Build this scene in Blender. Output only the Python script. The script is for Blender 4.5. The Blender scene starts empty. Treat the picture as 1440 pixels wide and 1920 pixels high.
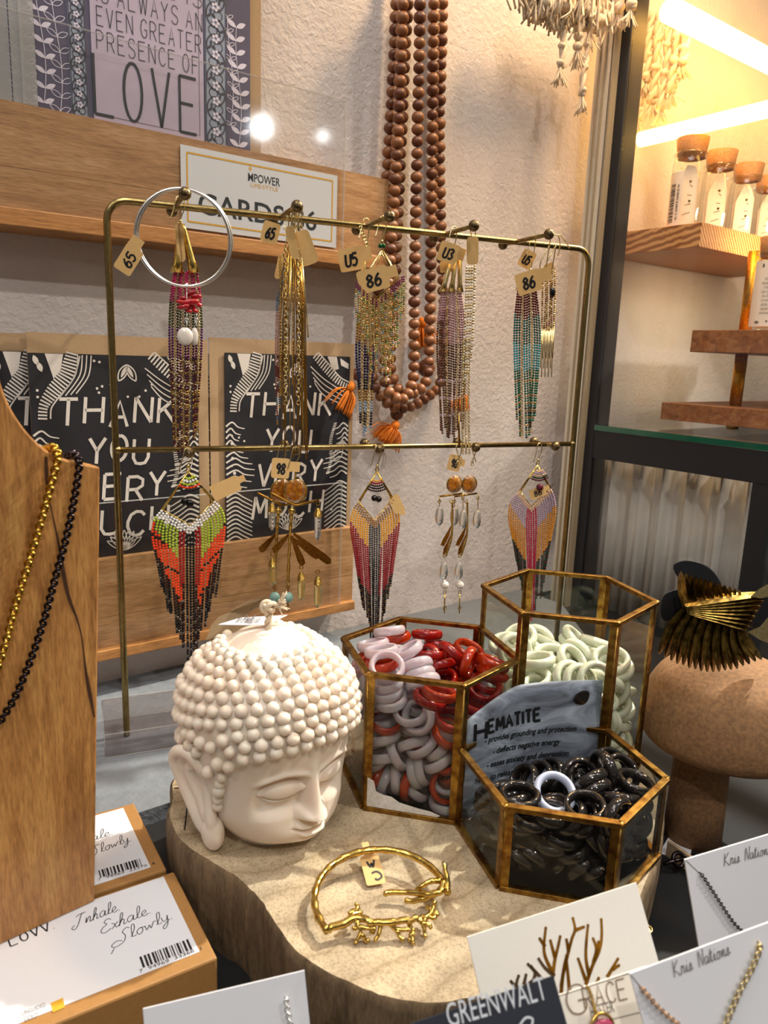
import bpy, math, random
import numpy as np
from math import sin, cos, pi, radians

random.seed(7)
RNG = np.random.default_rng(7)
SC = bpy.context.scene
COL = SC.collection
A3 = lambda *a: np.array(a, float)

# ---------------------------------------------------------------- camera
F_PX, CAM_H = 1400.0, 0.27
_v = A3((481 - 720) / F_PX, (7650 - 960) / F_PX, 1.0); _v /= np.linalg.norm(_v)
_f = A3(0, 0, 1.0); _fh = _f - _v * (_f @ _v); _fh /= np.linalg.norm(_fh)
_r = np.cross(_v, _fh)
CM = np.array([_r, _fh, -_v])            # camera axes (right, down, forward) -> world
CAM = A3(0, 0, CAM_H)
cam_data = bpy.data.cameras.new('camera')
cam = bpy.data.objects.new('camera', cam_data)
COL.objects.link(cam)
from mathutils import Matrix, Vector
_m = Matrix.Identity(4)
for i in range(3):
    _m[i][0] = CM[i, 0]; _m[i][1] = -CM[i, 1]; _m[i][2] = -CM[i, 2]; _m[i][3] = CAM[i]
cam.matrix_world = _m
cam_data.sensor_fit = 'VERTICAL'; cam_data.sensor_height = 36.0
cam_data.lens = 36.0 * F_PX / 1920.0
cam_data.clip_start = 0.01; cam_data.clip_end = 60
cam_data.dof.use_dof = True
cam_data.dof.focus_distance = 0.56
cam_data.dof.aperture_fstop = 16.0
SC.camera = cam

# ---------------------------------------------------------------- world, lights, exposure
SC.view_settings.view_transform = 'Standard'
SC.view_settings.look = 'None'
SC.view_settings.gamma = 1.0
SC.view_settings.use_curve_mapping = False
SC.view_settings.exposure = 0.55
SC.cycles.transparent_max_bounces = 48
SC.cycles.max_bounces = 14
SC.cycles.transmission_bounces = 10
SC.cycles.glossy_bounces = 6
world = bpy.data.worlds.new('shop_ambient'); SC.world = world
world.use_nodes = True
wn = world.node_tree.nodes; wl = world.node_tree.links
for n in list(wn): wn.remove(n)
_out = wn.new('ShaderNodeOutputWorld'); _bg = wn.new('ShaderNodeBackground')
_tc = wn.new('ShaderNodeTexCoord'); _sep = wn.new('ShaderNodeSeparateXYZ'); _ramp = wn.new('ShaderNodeValToRGB')
wl.new(_tc.outputs['Generated'], _sep.inputs[0])
_mr = wn.new('ShaderNodeMapRange'); _mr.inputs[1].default_value = -1; _mr.inputs[2].default_value = 1
wl.new(_sep.outputs[2], _mr.inputs[0]); wl.new(_mr.outputs[0], _ramp.inputs[0])
_ramp.color_ramp.elements[0].color = (0.035, 0.03, 0.026, 1); _ramp.color_ramp.elements[0].position = 0.3
_ramp.color_ramp.elements[1].color = (0.62, 0.58, 0.55, 1); _ramp.color_ramp.elements[1].position = 0.95
wl.new(_ramp.outputs[0], _bg.inputs[0]); _bg.inputs[1].default_value = 0.36
wl.new(_bg.outputs[0], _out.inputs[0])


def look_matrix(p, t):
    d = Vector(t) - Vector(p)
    q = d.to_track_quat('-Z', 'Y').to_matrix().to_4x4()
    q.translation = Vector(p)
    return q


def area_light(name, p, t, size, watts, col, size_y=None, spread=pi):
    d = bpy.data.lights.new(name, 'AREA'); d.energy = watts; d.color = col
    d.size = size; d.spread = spread
    if size_y: d.shape = 'RECTANGLE'; d.size_y = size_y
    o = bpy.data.objects.new(name, d); COL.objects.link(o); o.matrix_world = look_matrix(p, t)
    return o


def spot_light(name, p, t, watts, col, ang=40, radius=0.02, blend=0.4):
    d = bpy.data.lights.new(name, 'SPOT'); d.energy = watts; d.color = col
    d.spot_size = radians(ang); d.shadow_soft_size = radius; d.spot_blend = blend
    o = bpy.data.objects.new(name, d); COL.objects.link(o); o.matrix_world = look_matrix(p, t)
    return o


# ceiling track spots, the soft shop lighting and a few added fill lights
spot_light('track_spot_key', (0.80, 1.02, 1.16), (0.02, 0.33, 0.0), 108, (1.0, 0.95, 0.87), ang=40, radius=0.014)
spot_light('track_spot_right', (1.25, 0.0, 1.75), (0.04, 0.42, 0.05), 36, (1.0, 0.94, 0.87), ang=36, radius=0.02)
spot_light('track_spot_front', (0.45, -1.1, 1.75), (0.0, 0.5, 0.1), 27, (1.0, 0.95, 0.9), ang=46, radius=0.03)
spot_light('track_spot_left', (-0.75, -0.75, 1.7), (0.1, 0.55, 0.1), 14, (1.0, 0.96, 0.92), ang=50, radius=0.03)
area_light('ceiling_panel', (0.0, -0.5, 2.1), (0.0, 0.5, 0.1), 0.7, 4.5, (1.0, 0.95, 0.92))
area_light('ceiling_panel_rear', (-0.2, 0.25, 1.9), (0.1, 0.85, 0.3), 0.5, 3.5, (1.0, 0.93, 0.9))
area_light('warm_wall_spill_fill', (0.33, 0.80, 0.98), (0.18, 1.0, 0.40), 0.12, 3.2, (1.0, 0.66, 0.34))  # added unseen light standing in for the LED spill on the wall
spot_light('lining_fill_spot', (1.7, 0.25, 0.75), (0.50, 1.0, 0.06), 22, (1.0, 0.93, 0.86), ang=26, radius=0.05)  # added narrow spot, only there to brighten the cloth lining
area_light('case_tier_fill', (0.50, 0.93, 0.42), (0.46, 1.20, 0.26), 0.06, 0.5, (1.0, 0.74, 0.42))  # added fill inside the case, lifts the area under the top tier
for i in range(9):      # row of small bulbs strung under the shop ceiling
    d_ = bpy.data.lights.new('string_bulb', 'POINT'); d_.energy = 0.9; d_.shadow_soft_size = 0.011; d_.color = (1.0, 0.93, 0.85)
    o_ = bpy.data.objects.new('string_bulb', d_); COL.objects.link(o_); o_.location = (-0.7 + 0.2 * i, 0.05 + 0.03 * (i % 3), 1.55 + 0.02 * (i % 2))


# ---------------------------------------------------------------- pixel rays onto real planes
def ray(px, py):
    return CM @ A3((px - 720) / F_PX, (py - 960) / F_PX, 1.0)


def on_z(px, py, z):
    r = ray(px, py)
    return CAM + r * ((z - CAM_H) / r[2])


def on_plane(px, py, p, n):
    r = ray(px, py)
    return CAM + r * (np.dot(p - CAM, n) / np.dot(r, n))


def at_depth(px, py, d):
    return CAM + ray(px, py) * d


WD = ray(2640, 734); WD[2] = 0; WD /= np.linalg.norm(WD)          # along the wall
WN = A3(WD[1], -WD[0], 0)                                          # out of the wall
W0 = ray(760, 668); W0 = CAM + W0 * (0.87 / W0[1]); W0[2] = 0
RD = ray(4188, 755); RD[2] = 0; RD /= np.linalg.norm(RD)           # along the earring rack
RN = A3(RD[1], -RD[0], 0)
ZT = -0.055                                                         # counter top
R0 = on_z(238, 1380, ZT + 0.012); R0[2] = 0
UP = A3(0, 0, 1)
for px_, py_, w_, r_ in ((490, 238, .8, .026), (606, 255, .16, .014)):     # shop bulbs mirrored in the acrylic panel
    q_ = CAM + ray(px_, py_) * (np.dot(W0 + WN * .045 - CAM, WN) / np.dot(ray(px_, py_), WN))
    v_ = q_ - CAM; v_ = v_ / np.linalg.norm(v_); v_ = v_ - 2 * (v_ @ WN) * WN
    d_ = bpy.data.lights.new('shop_bulb', 'POINT'); d_.energy = w_; d_.shadow_soft_size = r_; d_.color = (.93, .98, 1.0)
    o_ = bpy.data.objects.new('shop_bulb', d_); COL.objects.link(o_); o_.location = [float(x) for x in q_ + v_ * 1.35]


def on_wall(px, py, off=0.0):
    return on_plane(px, py, W0 + WN * off, WN)


def on_rack(px, py, off=0.0):
    return on_plane(px, py, R0 + RN * off, RN)


# ---------------------------------------------------------------- materials
def lin(h):
    if isinstance(h, str):
        h = h.lstrip('#'); c = [int(h[i:i + 2], 16) / 255 for i in (0, 2, 4)]
    else:
        c = list(h)
    return tuple((x / 12.92 if x <= .04045 else ((x + .055) / 1.055) ** 2.4) for x in c) + (1,)


class NT:
    def __init__(s, name):
        s.m = bpy.data.materials.new(name); s.m.use_nodes = True
        s.n = s.m.node_tree.nodes; s.l = s.m.node_tree.links
        s.b = s.n['Principled BSDF']; s.out = s.n['Material Output']

    def new(s, t, **k):
        n = s.n.new(t)
        for a, v in k.items(): setattr(n, a, v)
        return n

    def coord(s, scale=(1, 1, 1), rot=(0, 0, 0)):
        t = s.new('ShaderNodeTexCoord'); m = s.new('ShaderNodeMapping')
        m.inputs['Scale'].default_value = scale; m.inputs['Rotation'].default_value = rot
        s.l.new(t.outputs['Object'], m.inputs[0])
        return m.outputs[0]

    def noise(s, vec, scale, detail=4, rough=.55, dist=0):
        n = s.new('ShaderNodeTexNoise'); n.inputs['Scale'].default_value = scale
        n.inputs['Detail'].default_value = detail; n.inputs['Roughness'].default_value = rough
        n.inputs['Distortion'].default_value = dist
        s.l.new(vec, n.inputs['Vector']); return n.outputs[0]

    def ramp(s, fac, stops):
        r = s.new('ShaderNodeValToRGB'); e = r.color_ramp.elements
        e[0].position, e[0].color = stops[0][0], lin(stops[0][1])
        e[1].position, e[1].color = stops[-1][0], lin(stops[-1][1])
        for p, c in stops[1:-1]:
            x = e.new(p); x.color = lin(c)
        s.l.new(fac, r.inputs[0]); return r.outputs[0]

    def bump(s, h, strength, dist):
        b = s.new('ShaderNodeBump'); b.inputs['Strength'].default_value = strength
        b.inputs['Distance'].default_value = dist
        s.l.new(h, b.inputs['Height']); s.l.new(b.outputs[0], s.b.inputs['Normal'])

    def set(s, **k):
        for a, v in k.items(): s.b.inputs[a.replace('_', ' ')].default_value = v


def plain(name, c, rough=.5, metal=0.0, var=0.06, nscale=300, bump=0.0, bdist=.0002, **k):
    t = NT(name); t.set(Roughness=rough, Metallic=metal, **k)
    c0 = lin(c)
    def sh(f): return tuple(min(1, max(0, x * f)) for x in c0[:3])
    nz = t.noise(t.coord(), nscale)
    r = t.new('ShaderNodeValToRGB'); e = r.color_ramp.elements
    e[0].position = .3; e[1].position = .7
    e[0].color = sh(1 - var) + (1,); e[1].color = sh(1 + var) + (1,)
    t.l.new(nz, r.inputs[0]); t.l.new(r.outputs[0], t.b.inputs['Base Color'])
    if bump: t.bump(nz, bump, bdist)
    return t.m


def wood(name, dark, mid, light, grain=(8, 8, 90), scale=6, rough=.45, rot=(0, 0, 0), bump=.15, crack=None):
    t = NT(name); t.set(Roughness=rough)
    v = t.coord(grain, rot)
    a = t.noise(v, scale, 6, .65, .6)
    col = t.ramp(a, [(.28, dark), (.5, mid), (.72, light)])
    fine = t.noise(t.coord(tuple(g * 3 for g in grain), rot), scale * 3, 3)
    mx = t.new('ShaderNodeMix', data_type='RGBA', blend_type='MULTIPLY')
    mx.inputs[0].default_value = .5
    t.l.new(col, mx.inputs[6]); t.l.new(t.ramp(fine, [(.3, '#9a8a78'), (.6, '#ffffff')]), mx.inputs[7])
    t.l.new(mx.outputs[2], t.b.inputs['Base Color'])
    t.bump(fine, bump, .0004)
    return t.m


def thin_glass(name, tint=(1, 1, 1), refl=1.0, rough=0.0, base=.02, dust=0.0):
    t = NT(name); n, l = t.n, t.l
    n.remove(t.b)
    tr = t.new('ShaderNodeBsdfTransparent'); tr.inputs[0].default_value = tuple(tint) + (1,)
    gl = t.new('ShaderNodeBsdfGlossy'); gl.inputs['Roughness'].default_value = rough
    lw = t.new('ShaderNodeLayerWeight'); lw.inputs[0].default_value = .5
    fr = t.new('ShaderNodeMath', operation='POWER'); fr.inputs[1].default_value = 5.0
    l.new(lw.outputs['Facing'], fr.inputs[0])
    mm = t.new('ShaderNodeMath', operation='MULTIPLY_ADD'); mm.inputs[1].default_value = .9 * refl; mm.inputs[2].default_value = base + .035 * refl
    mx = t.new('ShaderNodeMixShader')
    l.new(fr.outputs[0], mm.inputs[0]); l.new(mm.outputs[0], mx.inputs[0])
    l.new(tr.outputs[0], mx.inputs[1]); l.new(gl.outputs[0], mx.inputs[2])
    last = mx.outputs[0]
    if dust:
        df = t.new('ShaderNodeBsdfDiffuse'); df.inputs[0].default_value = (.8, .78, .74, 1)
        m2 = t.new('ShaderNodeMixShader'); m2.inputs[0].default_value = dust
        l.new(last, m2.inputs[1]); l.new(df.outputs[0], m2.inputs[2]); last = m2.outputs[0]
    l.new(last, t.out.inputs[0])
    return t.m


def gem(name, c, trans=.75, rough=.06, ior=1.5, var=None, vscale=160):
    t = NT(name); t.set(Roughness=rough, IOR=ior)
    t.b.inputs['Transmission Weight'].default_value = trans
    if var:
        col = t.ramp(t.noise(t.coord(), vscale, 3), [(.35, c), (.65, var)])
        t.l.new(col, t.b.inputs['Base Color'])
    else:
        t.b.inputs['Base Color'].default_value = lin(c)
    return t.m


def metal(name, c, c2=None, rough=.25, nscale=400):
    t = NT(name); t.set(Roughness=rough, Metallic=1.0)
    col = t.ramp(t.noise(t.coord(), nscale, 4), [(.35, c), (.65, c2 or c)])
    t.l.new(col, t.b.inputs['Base Color'])
    return t.m


def glow(name, c, strength):
    t = NT(name)
    t.b.inputs['Base Color'].default_value = lin('#fff4dc')
    t.b.inputs['Emission Color'].default_value = lin(c)
    t.b.inputs['Emission Strength'].default_value = strength
    return t.m


# ---------------------------------------------------------------- mesh building
class MB:
    def __init__(s): s.v = []; s.f = []; s.n = 0

    def add(s, verts, faces, mi=0, smooth=True):
        verts = np.asarray(verts, float).reshape(-1, 3)
        s.v.append(verts)
        s.f.append(([[i + s.n for i in f] for f in faces], mi, smooth))
        s.n += len(verts)

    def box(s, c, ax, ay, az, mi=0):
        c = np.asarray(c, float)
        vs = [c + sx * ax + sy * ay + sz * az for sz in (-1, 1) for sy in (-1, 1) for sx in (-1, 1)]
        s.add(vs, [(0, 2, 3, 1), (4, 5, 7, 6), (0, 1, 5, 4), (2, 6, 7, 3), (0, 4, 6, 2), (1, 3, 7, 5)], mi, False)

    def prism(s, pts, h, mi=0, smooth=False):
        """closed polygon pts (world) extruded by vector h"""
        n = len(pts); P = np.asarray(pts, float)
        s.add(np.vstack([P, P + h]), [list(range(n))[::-1], list(range(n, 2 * n))] +
              [(i, (i + 1) % n, n + (i + 1) % n, n + i) for i in range(n)], mi, smooth)

    def tube(s, pts, r, seg=8, closed=False, mi=0, smooth=True, up=None):
        P = np.asarray(pts, float); n = len(P)
        if np.isscalar(r): r = np.full(n, r)
        if closed:
            T = np.roll(P, -1, 0) - np.roll(P, 1, 0)
        else:
            T = np.gradient(P, axis=0)
        T /= np.maximum(np.linalg.norm(T, axis=1), 1e-9)[:, None]
        u = np.asarray(up, float) if up is not None else (A3(0, 0, 1) if abs(T[0][2]) < .9 else A3(1, 0, 0))
        vs = []; ang = np.arange(seg) * 2 * pi / seg
        for i in range(n):
            u = u - T[i] * (u @ T[i]); u /= max(np.linalg.norm(u), 1e-9)
            w = np.cross(T[i], u)
            vs.append(P[i] + r[i] * (np.cos(ang)[:, None] * u + np.sin(ang)[:, None] * w))
        vs = np.vstack(vs); fs = []
        for i in range(n if closed else n - 1):
            j = (i + 1) % n
            for k in range(seg):
                k2 = (k + 1) % seg
                fs.append((i * seg + k, i * seg + k2, j * seg + k2, j * seg + k))
        if not closed:
            fs.append(list(range(seg))[::-1]); fs.append([(n - 1) * seg + k for k in range(seg)])
        s.add(vs, fs, mi, smooth)

    def ball(s, c, r, nu=12, nv=8, mi=0, ax=None):
        """r scalar or (a,b,c); ax = 3 axis rows"""
        V, Fc = ball_tpl(nu, nv)
        r = np.asarray(r, float) * np.ones(3)
        X = V * r
        if ax is not None: X = X @ np.asarray(ax)
        s.add(X + np.asarray(c), Fc, mi, True)

    def ring(s, c, axis, R, r, nu=24, nv=8, mi=0, flat=1.0, a0=0, a1=2 * pi):
        axis = np.asarray(axis, float); axis = axis / np.linalg.norm(axis)
        t = A3(1, 0, 0) if abs(axis[0]) < .8 else A3(0, 1, 0)
        u = np.cross(axis, t); u /= np.linalg.norm(u); w = np.cross(axis, u)
        full = abs(a1 - a0 - 2 * pi) < 1e-6
        n = nu if full else nu + 1
        vs = []; fs = []
        for i in range(n):
            a = a0 + (a1 - a0) * i / nu
            d = cos(a) * u + sin(a) * w
            for k in range(nv):
                b = 2 * pi * k / nv
                vs.append(np.asarray(c) + d * (R + r * cos(b)) + axis * (r * flat * sin(b)))
        for i in range(nu):
            j = (i + 1) % n
            for k in range(nv):
                fs.append((i * nv + k, j * nv + k, j * nv + (k + 1) % nv, i * nv + (k + 1) % nv))
        s.add(vs, fs, mi, True)

    def lathe(s, prof, o, axis=UP, seg=32, mi=0, smooth=True, ref=None, sx=1.0):
        axis = np.asarray(axis, float); axis = axis / np.linalg.norm(axis)
        t = ref if ref is not None else (A3(1, 0, 0) if abs(axis[0]) < .8 else A3(0, 1, 0))
        u = t - axis * (t @ axis); u /= np.linalg.norm(u); w = np.cross(axis, u)
        vs = []; fs = []; n = len(prof)
        for (r, z) in prof:
            for k in range(seg):
                a = 2 * pi * k / seg
                vs.append(np.asarray(o) + axis * z + r * (cos(a) * u * sx + sin(a) * w))
        for i in range(n - 1):
            for k in range(seg):
                k2 = (k + 1) % seg
                fs.append((i * seg + k, i * seg + k2, (i + 1) * seg + k2, (i + 1) * seg + k))
        fs.append(list(range(seg))[::-1]); fs.append([(n - 1) * seg + k for k in range(seg)])
        s.add(vs, fs, mi, smooth)

    def quad(s, a, b, c, d, mi=0): s.add([a, b, c, d], [(0, 1, 2, 3)], mi, False)

    def build(s, name, mats, parent=None, org=None, bevel=0):
        if not isinstance(mats, (list, tuple)): mats = [mats]
        V = np.vstack(s.v) if s.v else np.zeros((0, 3))
        o = None
        if parent is not None: org = ORG[parent.name]
        elif org is None:
            org = (V.min(0) + V.max(0)) / 2; org[2] = V[:, 2].min()
        org = np.asarray(org, float)
        me = bpy.data.meshes.new(name)
        fs = []; mi = []; sm = []
        for F, m, sh in s.f:
            fs += F; mi += [m] * len(F); sm += [sh] * len(F)
        me.from_pydata((V - org).tolist(), [], fs)
        me.polygons.foreach_set('material_index', mi)
        me.polygons.foreach_set('use_smooth', sm)
        for m in mats: me.materials.append(m)
        me.update()
        o = bpy.data.objects.new(name, me); COL.objects.link(o)
        if parent is not None: o.parent = parent
        else: o.location = org
        ORG[o.name] = org
        if bevel:
            b = o.modifiers.new('bevel', 'BEVEL'); b.width = bevel; b.segments = 2; b.limit_method = 'ANGLE'
        return o


ORG = {}
_bt = {}


def ball_tpl(nu, nv):
    if (nu, nv) in _bt: return _bt[nu, nv]
    vs = [(0, 0, 1)]; fs = []
    for i in range(1, nv):
        t = pi * i / nv
        for k in range(nu):
            a = 2 * pi * k / nu
            vs.append((sin(t) * cos(a), sin(t) * sin(a), cos(t)))
    vs.append((0, 0, -1)); L = len(vs) - 1
    for k in range(nu): fs.append((0, 1 + k, 1 + (k + 1) % nu))
    for i in range(nv - 2):
        for k in range(nu):
            a = 1 + i * nu
            fs.append((a + k, a + nu + k, a + nu + (k + 1) % nu, a + (k + 1) % nu))
    a = 1 + (nv - 2) * nu
    for k in range(nu): fs.append((a + k, L, a + (k + 1) % nu))
    _bt[nu, nv] = (np.array(vs, float), fs)
    return _bt[nu, nv]


def tag(o, label=None, cat=None, group=None, kind=None):
    if label: o['label'] = label
    if cat: o['category'] = cat
    if group: o['group'] = group
    if kind: o['kind'] = kind
    return o


def thing(name, loc, label, cat, group=None):
    o = bpy.data.objects.new(name, None); COL.objects.link(o)
    o.empty_display_size = .01
    o.location = [float(x) for x in loc]; ORG[o.name] = np.asarray(loc, float)
    return tag(o, label, cat, group)


def copy_tree(o, off, label=None, group=None):
    def rec(x, par):
        c = x.copy(); COL.objects.link(c)
        if par is not None: c.parent = par
        for ch in list(x.children): rec(ch, c)
        return c
    r = rec(o, None); r.location = Vector(o.location) + Vector([float(x) for x in off])
    if label: r['label'] = label
    if group: r['group'] = group
    return r


def smooth_path(pts, n=8, closed=False):
    P = np.asarray(pts, float); m = len(P); out = []
    rng = range(m if closed else m - 1)
    for i in rng:
        if closed: p0, p1, p2, p3 = P[(i - 1) % m], P[i], P[(i + 1) % m], P[(i + 2) % m]
        else: p0, p1, p2, p3 = P[max(i - 1, 0)], P[i], P[i + 1], P[min(i + 2, m - 1)]
        for k in range(n):
            t = k / n
            out.append(.5 * ((2 * p1) + (p2 - p0) * t + (2 * p0 - 5 * p1 + 4 * p2 - p3) * t * t + (3 * p1 - p0 - 3 * p2 + p3) * t ** 3))
    if not closed: out.append(P[-1])
    return np.array(out)


def resample(P, step):
    P = np.asarray(P, float); d = np.r_[0, np.cumsum(np.linalg.norm(np.diff(P, axis=0), axis=1))]
    n = max(2, int(round(d[-1] / step)) + 1); t = np.linspace(0, d[-1], n)
    return np.stack([np.interp(t, d, P[:, i]) for i in range(P.shape[1])], 1)


# ---------------------------------------------------------------- flat lettering and drawing on a card face
class Frame:
    def __init__(s, o, x, y):
        """o = lower-left corner; x, y = full edge vectors"""
        s.o = np.asarray(o, float); s.w = np.linalg.norm(x); s.h = np.linalg.norm(y)
        s.x = np.asarray(x) / s.w
        yy = np.asarray(y) - s.x * (np.asarray(y) @ s.x); s.h = np.linalg.norm(yy); s.y = yy / s.h
        s.n = np.cross(s.x, s.y)

    def p(s, u, v, h=0.0): return s.o + s.x * u + s.y * v + s.n * h

    def pts(s, uv, h=0.0):
        uv = np.asarray(uv, float)
        return s.o + uv[:, :1] * s.x + uv[:, 1:2] * s.y + s.n * h


def stroke(mb, fr, uv, w, h=.00015, mi=0, cap=True):
    """flat pen stroke along 2-D points (metres in the frame)"""
    P = np.asarray(uv, float)
    if np.isscalar(w): w = np.full(len(P), w)
    T = np.gradient(P, axis=0) if len(P) > 2 else np.repeat(P[1:] - P[:1], 2, 0)
    T /= np.maximum(np.linalg.norm(T, axis=1), 1e-9)[:, None]
    N = np.stack([-T[:, 1], T[:, 0]], 1)
    L = P + N * w[:, None] / 2; R = P - N * w[:, None] / 2
    V = np.empty((2 * len(P), 2)); V[0::2] = L; V[1::2] = R
    mb.add(fr.pts(V, h), [(2 * i, 2 * i + 1, 2 * i + 3, 2 * i + 2) for i in range(len(P) - 1)], mi, False)


def dot(mb, fr, u, v, r, h=.00015, mi=0, n=8, sx=1.0):
    mb.add(fr.pts([(u + sx * r * cos(2 * pi * k / n), v + r * sin(2 * pi * k / n)) for k in range(n)], h), [list(range(n))], mi, False)


def poly(mb, fr, uv, h=.0001, mi=0): mb.add(fr.pts(uv, h), [list(range(len(uv)))], mi, False)


_O = ' '.join('%.3f,%.3f' % (.5 + .5 * sin(2 * pi * k / 20), .5 + .5 * cos(2 * pi * k / 20)) for k in range(21))
GLY = {
 'A': "0,0 .5,1 1,0;.2,.38 .8,.38", 'B': "0,0 0,1 .6,1 .85,.85 .85,.65 .6,.52 0,.52;.6,.52 .95,.38 .95,.15 .65,0 0,0",
 'C': "1,.82 .8,.97 .5,1 .2,.88 .04,.6 .04,.4 .2,.12 .5,0 .8,.03 1,.18", 'D': "0,0 0,1 .5,1 .85,.82 1,.5 .85,.18 .5,0 0,0",
 'E': "1,1 0,1;0,1 0,0;0,0 1,0;0,.52 .8,.52", 'F': "1,1 0,1;0,1 0,0;0,.52 .8,.52",
 'G': "1,.82 .8,.97 .5,1 .2,.88 .04,.6 .04,.4 .2,.12 .5,0 .8,.03 1,.2 1,.45;1,.45 .6,.45",
 'H': "0,0 0,1;1,0 1,1;0,.5 1,.5", 'I': "0,0 0,1", 'K': "0,0 0,1;1,1 0,.42;.3,.6 1,0", 'L': "0,1 0,0;0,0 1,0",
 'M': "0,0 .1,1;.1,1 .5,.25;.5,.25 .9,1;.9,1 1,0", 'N': "0,0 0,1;0,1 1,0;1,0 1,1", 'O': _O,
 'P': "0,0 0,1;0,1 .6,1 .95,.87 .95,.62 .6,.48 0,.48", 'R': "0,0 0,1;0,1 .6,1 .95,.87 .95,.62 .6,.48 0,.48;.5,.48 1,0",
 'S': "1,.85 .75,1 .3,1 .05,.82 .1,.6 .5,.5 .9,.4 1,.2 .75,0 .25,0 0,.15", 'T': "0,1 1,1;.5,1 .5,0",
 'U': "0,1 0,.25 .2,.03 .5,0 .8,.03 1,.25 1,1", 'V': "0,1 .5,0;.5,0 1,1", 'W': "0,1 .25,0;.25,0 .5,.9;.5,.9 .75,0;.75,0 1,1",
 'X': "0,0 1,1;0,1 1,0", 'Y': "0,1 .5,.5;.5,.5 1,1;.5,.5 .5,0", '.': ".2,0 .2,.06", '-': "0,.4 1,.4",
 '0': _O, '1': ".2,.8 .5,1 .5,0", '3': "0,.9 .5,1 .9,.8 .5,.55 1,.3 .6,0 0,.1", '4': ".7,0 .7,1 0,.3 1,.3",
 '5': "1,1 .2,1 .1,.6 .6,.65 1,.35 .6,0 0,.1", '6': ".8,1 .3,.7 .05,.3 .3,0 .8,.05 .95,.35 .6,.55 .15,.35",
 '7': "0,1 1,1 .4,0", '8': ".5,.55 .1,.75 .5,1 .9,.75 .5,.55 .05,.25 .5,0 .95,.25 .5,.55", '9': ".9,.7 .5,.5 .1,.7 .5,1 .9,.75 .8,.3 .6,0",
}
CUR = {  # joined hand lettering, x-height .5
 'a': ".55,.42 .3,.5 .05,.3 .15,.03 .4,.12 .55,.42 .52,.06 .75,.1", 'e': "0,.12 .4,.3 .32,.48 .1,.36 .1,.08 .35,0 .6,.12",
 'h': "0,.05 .3,.6 .36,1 .2,.9 .06,0;.08,.15 .32,.48 .44,.36 .4,.03 .65,.1", 'i': "0,.1 .15,.48 .12,.05 .35,.1;.22,.68 .25,.72",
 'l': "0,.08 .3,.6 .32,1 .14,.9 .1,.12 .38,.08", 'n': "0,.05 .08,.48 .06,.05 .3,.47 .44,.38 .4,.03 .62,.1",
 'o': ".3,.48 .05,.3 .15,.02 .4,.08 .46,.38 .28,.48 .65,.4", 'r': "0,.03 .12,.52 .2,.42 .4,.48 .38,.06 .6,.1",
 's': "0,.06 .3,.5 .36,.2 .2,0 .04,.06;.3,.06 .6,.12", 't': "0,.1 .18,.85 .12,.06 .38,.1;-.05,.56 .42,.6",
 'w': "0,.45 .08,.05 .3,.35 .38,.05 .62,.45 .8,.4", 'x': "0,.45 .2,.4 .35,.05 .55,.1;.5,.46 .02,.02",
 'y': "0,.48 .1,.1 .35,.15 .45,.48 .36,-.2 .1,-.5 .0,-.3 .55,.08", '.': ".1,0 .14,.05",
 'I': ".7,.95 .5,.9 .2,.1 -.1,-.15 -.35,.02 -.1,.2;.0,.85 .35,.98 .9,.98", 'E': ".8,.85 .5,1 .25,.8 .45,.58 .1,.4 .0,.1 .3,-.05 .75,.12",
 'S': ".9,.85 .7,1 .4,.8 .55,.4 .35,0 -.2,-.1 -.45,.1 -.1,.3 .3,.15;-.3,-.15 -.55,-.45", 'K': ".1,1 .05,0;.75,1 .1,.45 .4,.3 .85,0 1,.1",
 'N': "0,0 .12,1 .55,.02 .75,1 .72,.9",
}


def lettering(mb, fr, s, u, v, h, w=.6, th=.1, gap=.25, shear=0.0, font=GLY, mi=0, rot=0.0, sm=0, hgt=.00015, width=None):
    x = 0.0; lines = []
    for ch in s:
        if ch == ' ': x += w * .75; continue
        g = font.get(ch)
        if not g: x += w; continue
        cw = w
        if ch in 'I.' and font is GLY: cw = .02
        if ch == 'M' or ch == 'W': cw = w * 1.25
        mxu = 0
        for pl in g.split(';'):
            P = np.array([[float(a) for a in q.split(',')] for q in pl.split()])
            mxu = max(mxu, P[:, 0].max())
            lines.append(np.stack([x + P[:, 0] * cw, P[:, 1]], 1))
        x += cw * (mxu if font is CUR else 1) + gap
    sx = h if width is None else width / max(x - gap, 1e-6)
    c, sn = cos(rot), sin(rot)
    for P in lines:
        if sm and len(P) > 2: P = smooth_path(P, sm)
        X = P[:, 0] * sx + shear * P[:, 1] * h; Y = P[:, 1] * h
        stroke(mb, fr, np.stack([u + X * c - Y * sn, v + X * sn + Y * c], 1), th * h, hgt, mi)
    return x * sx


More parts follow.
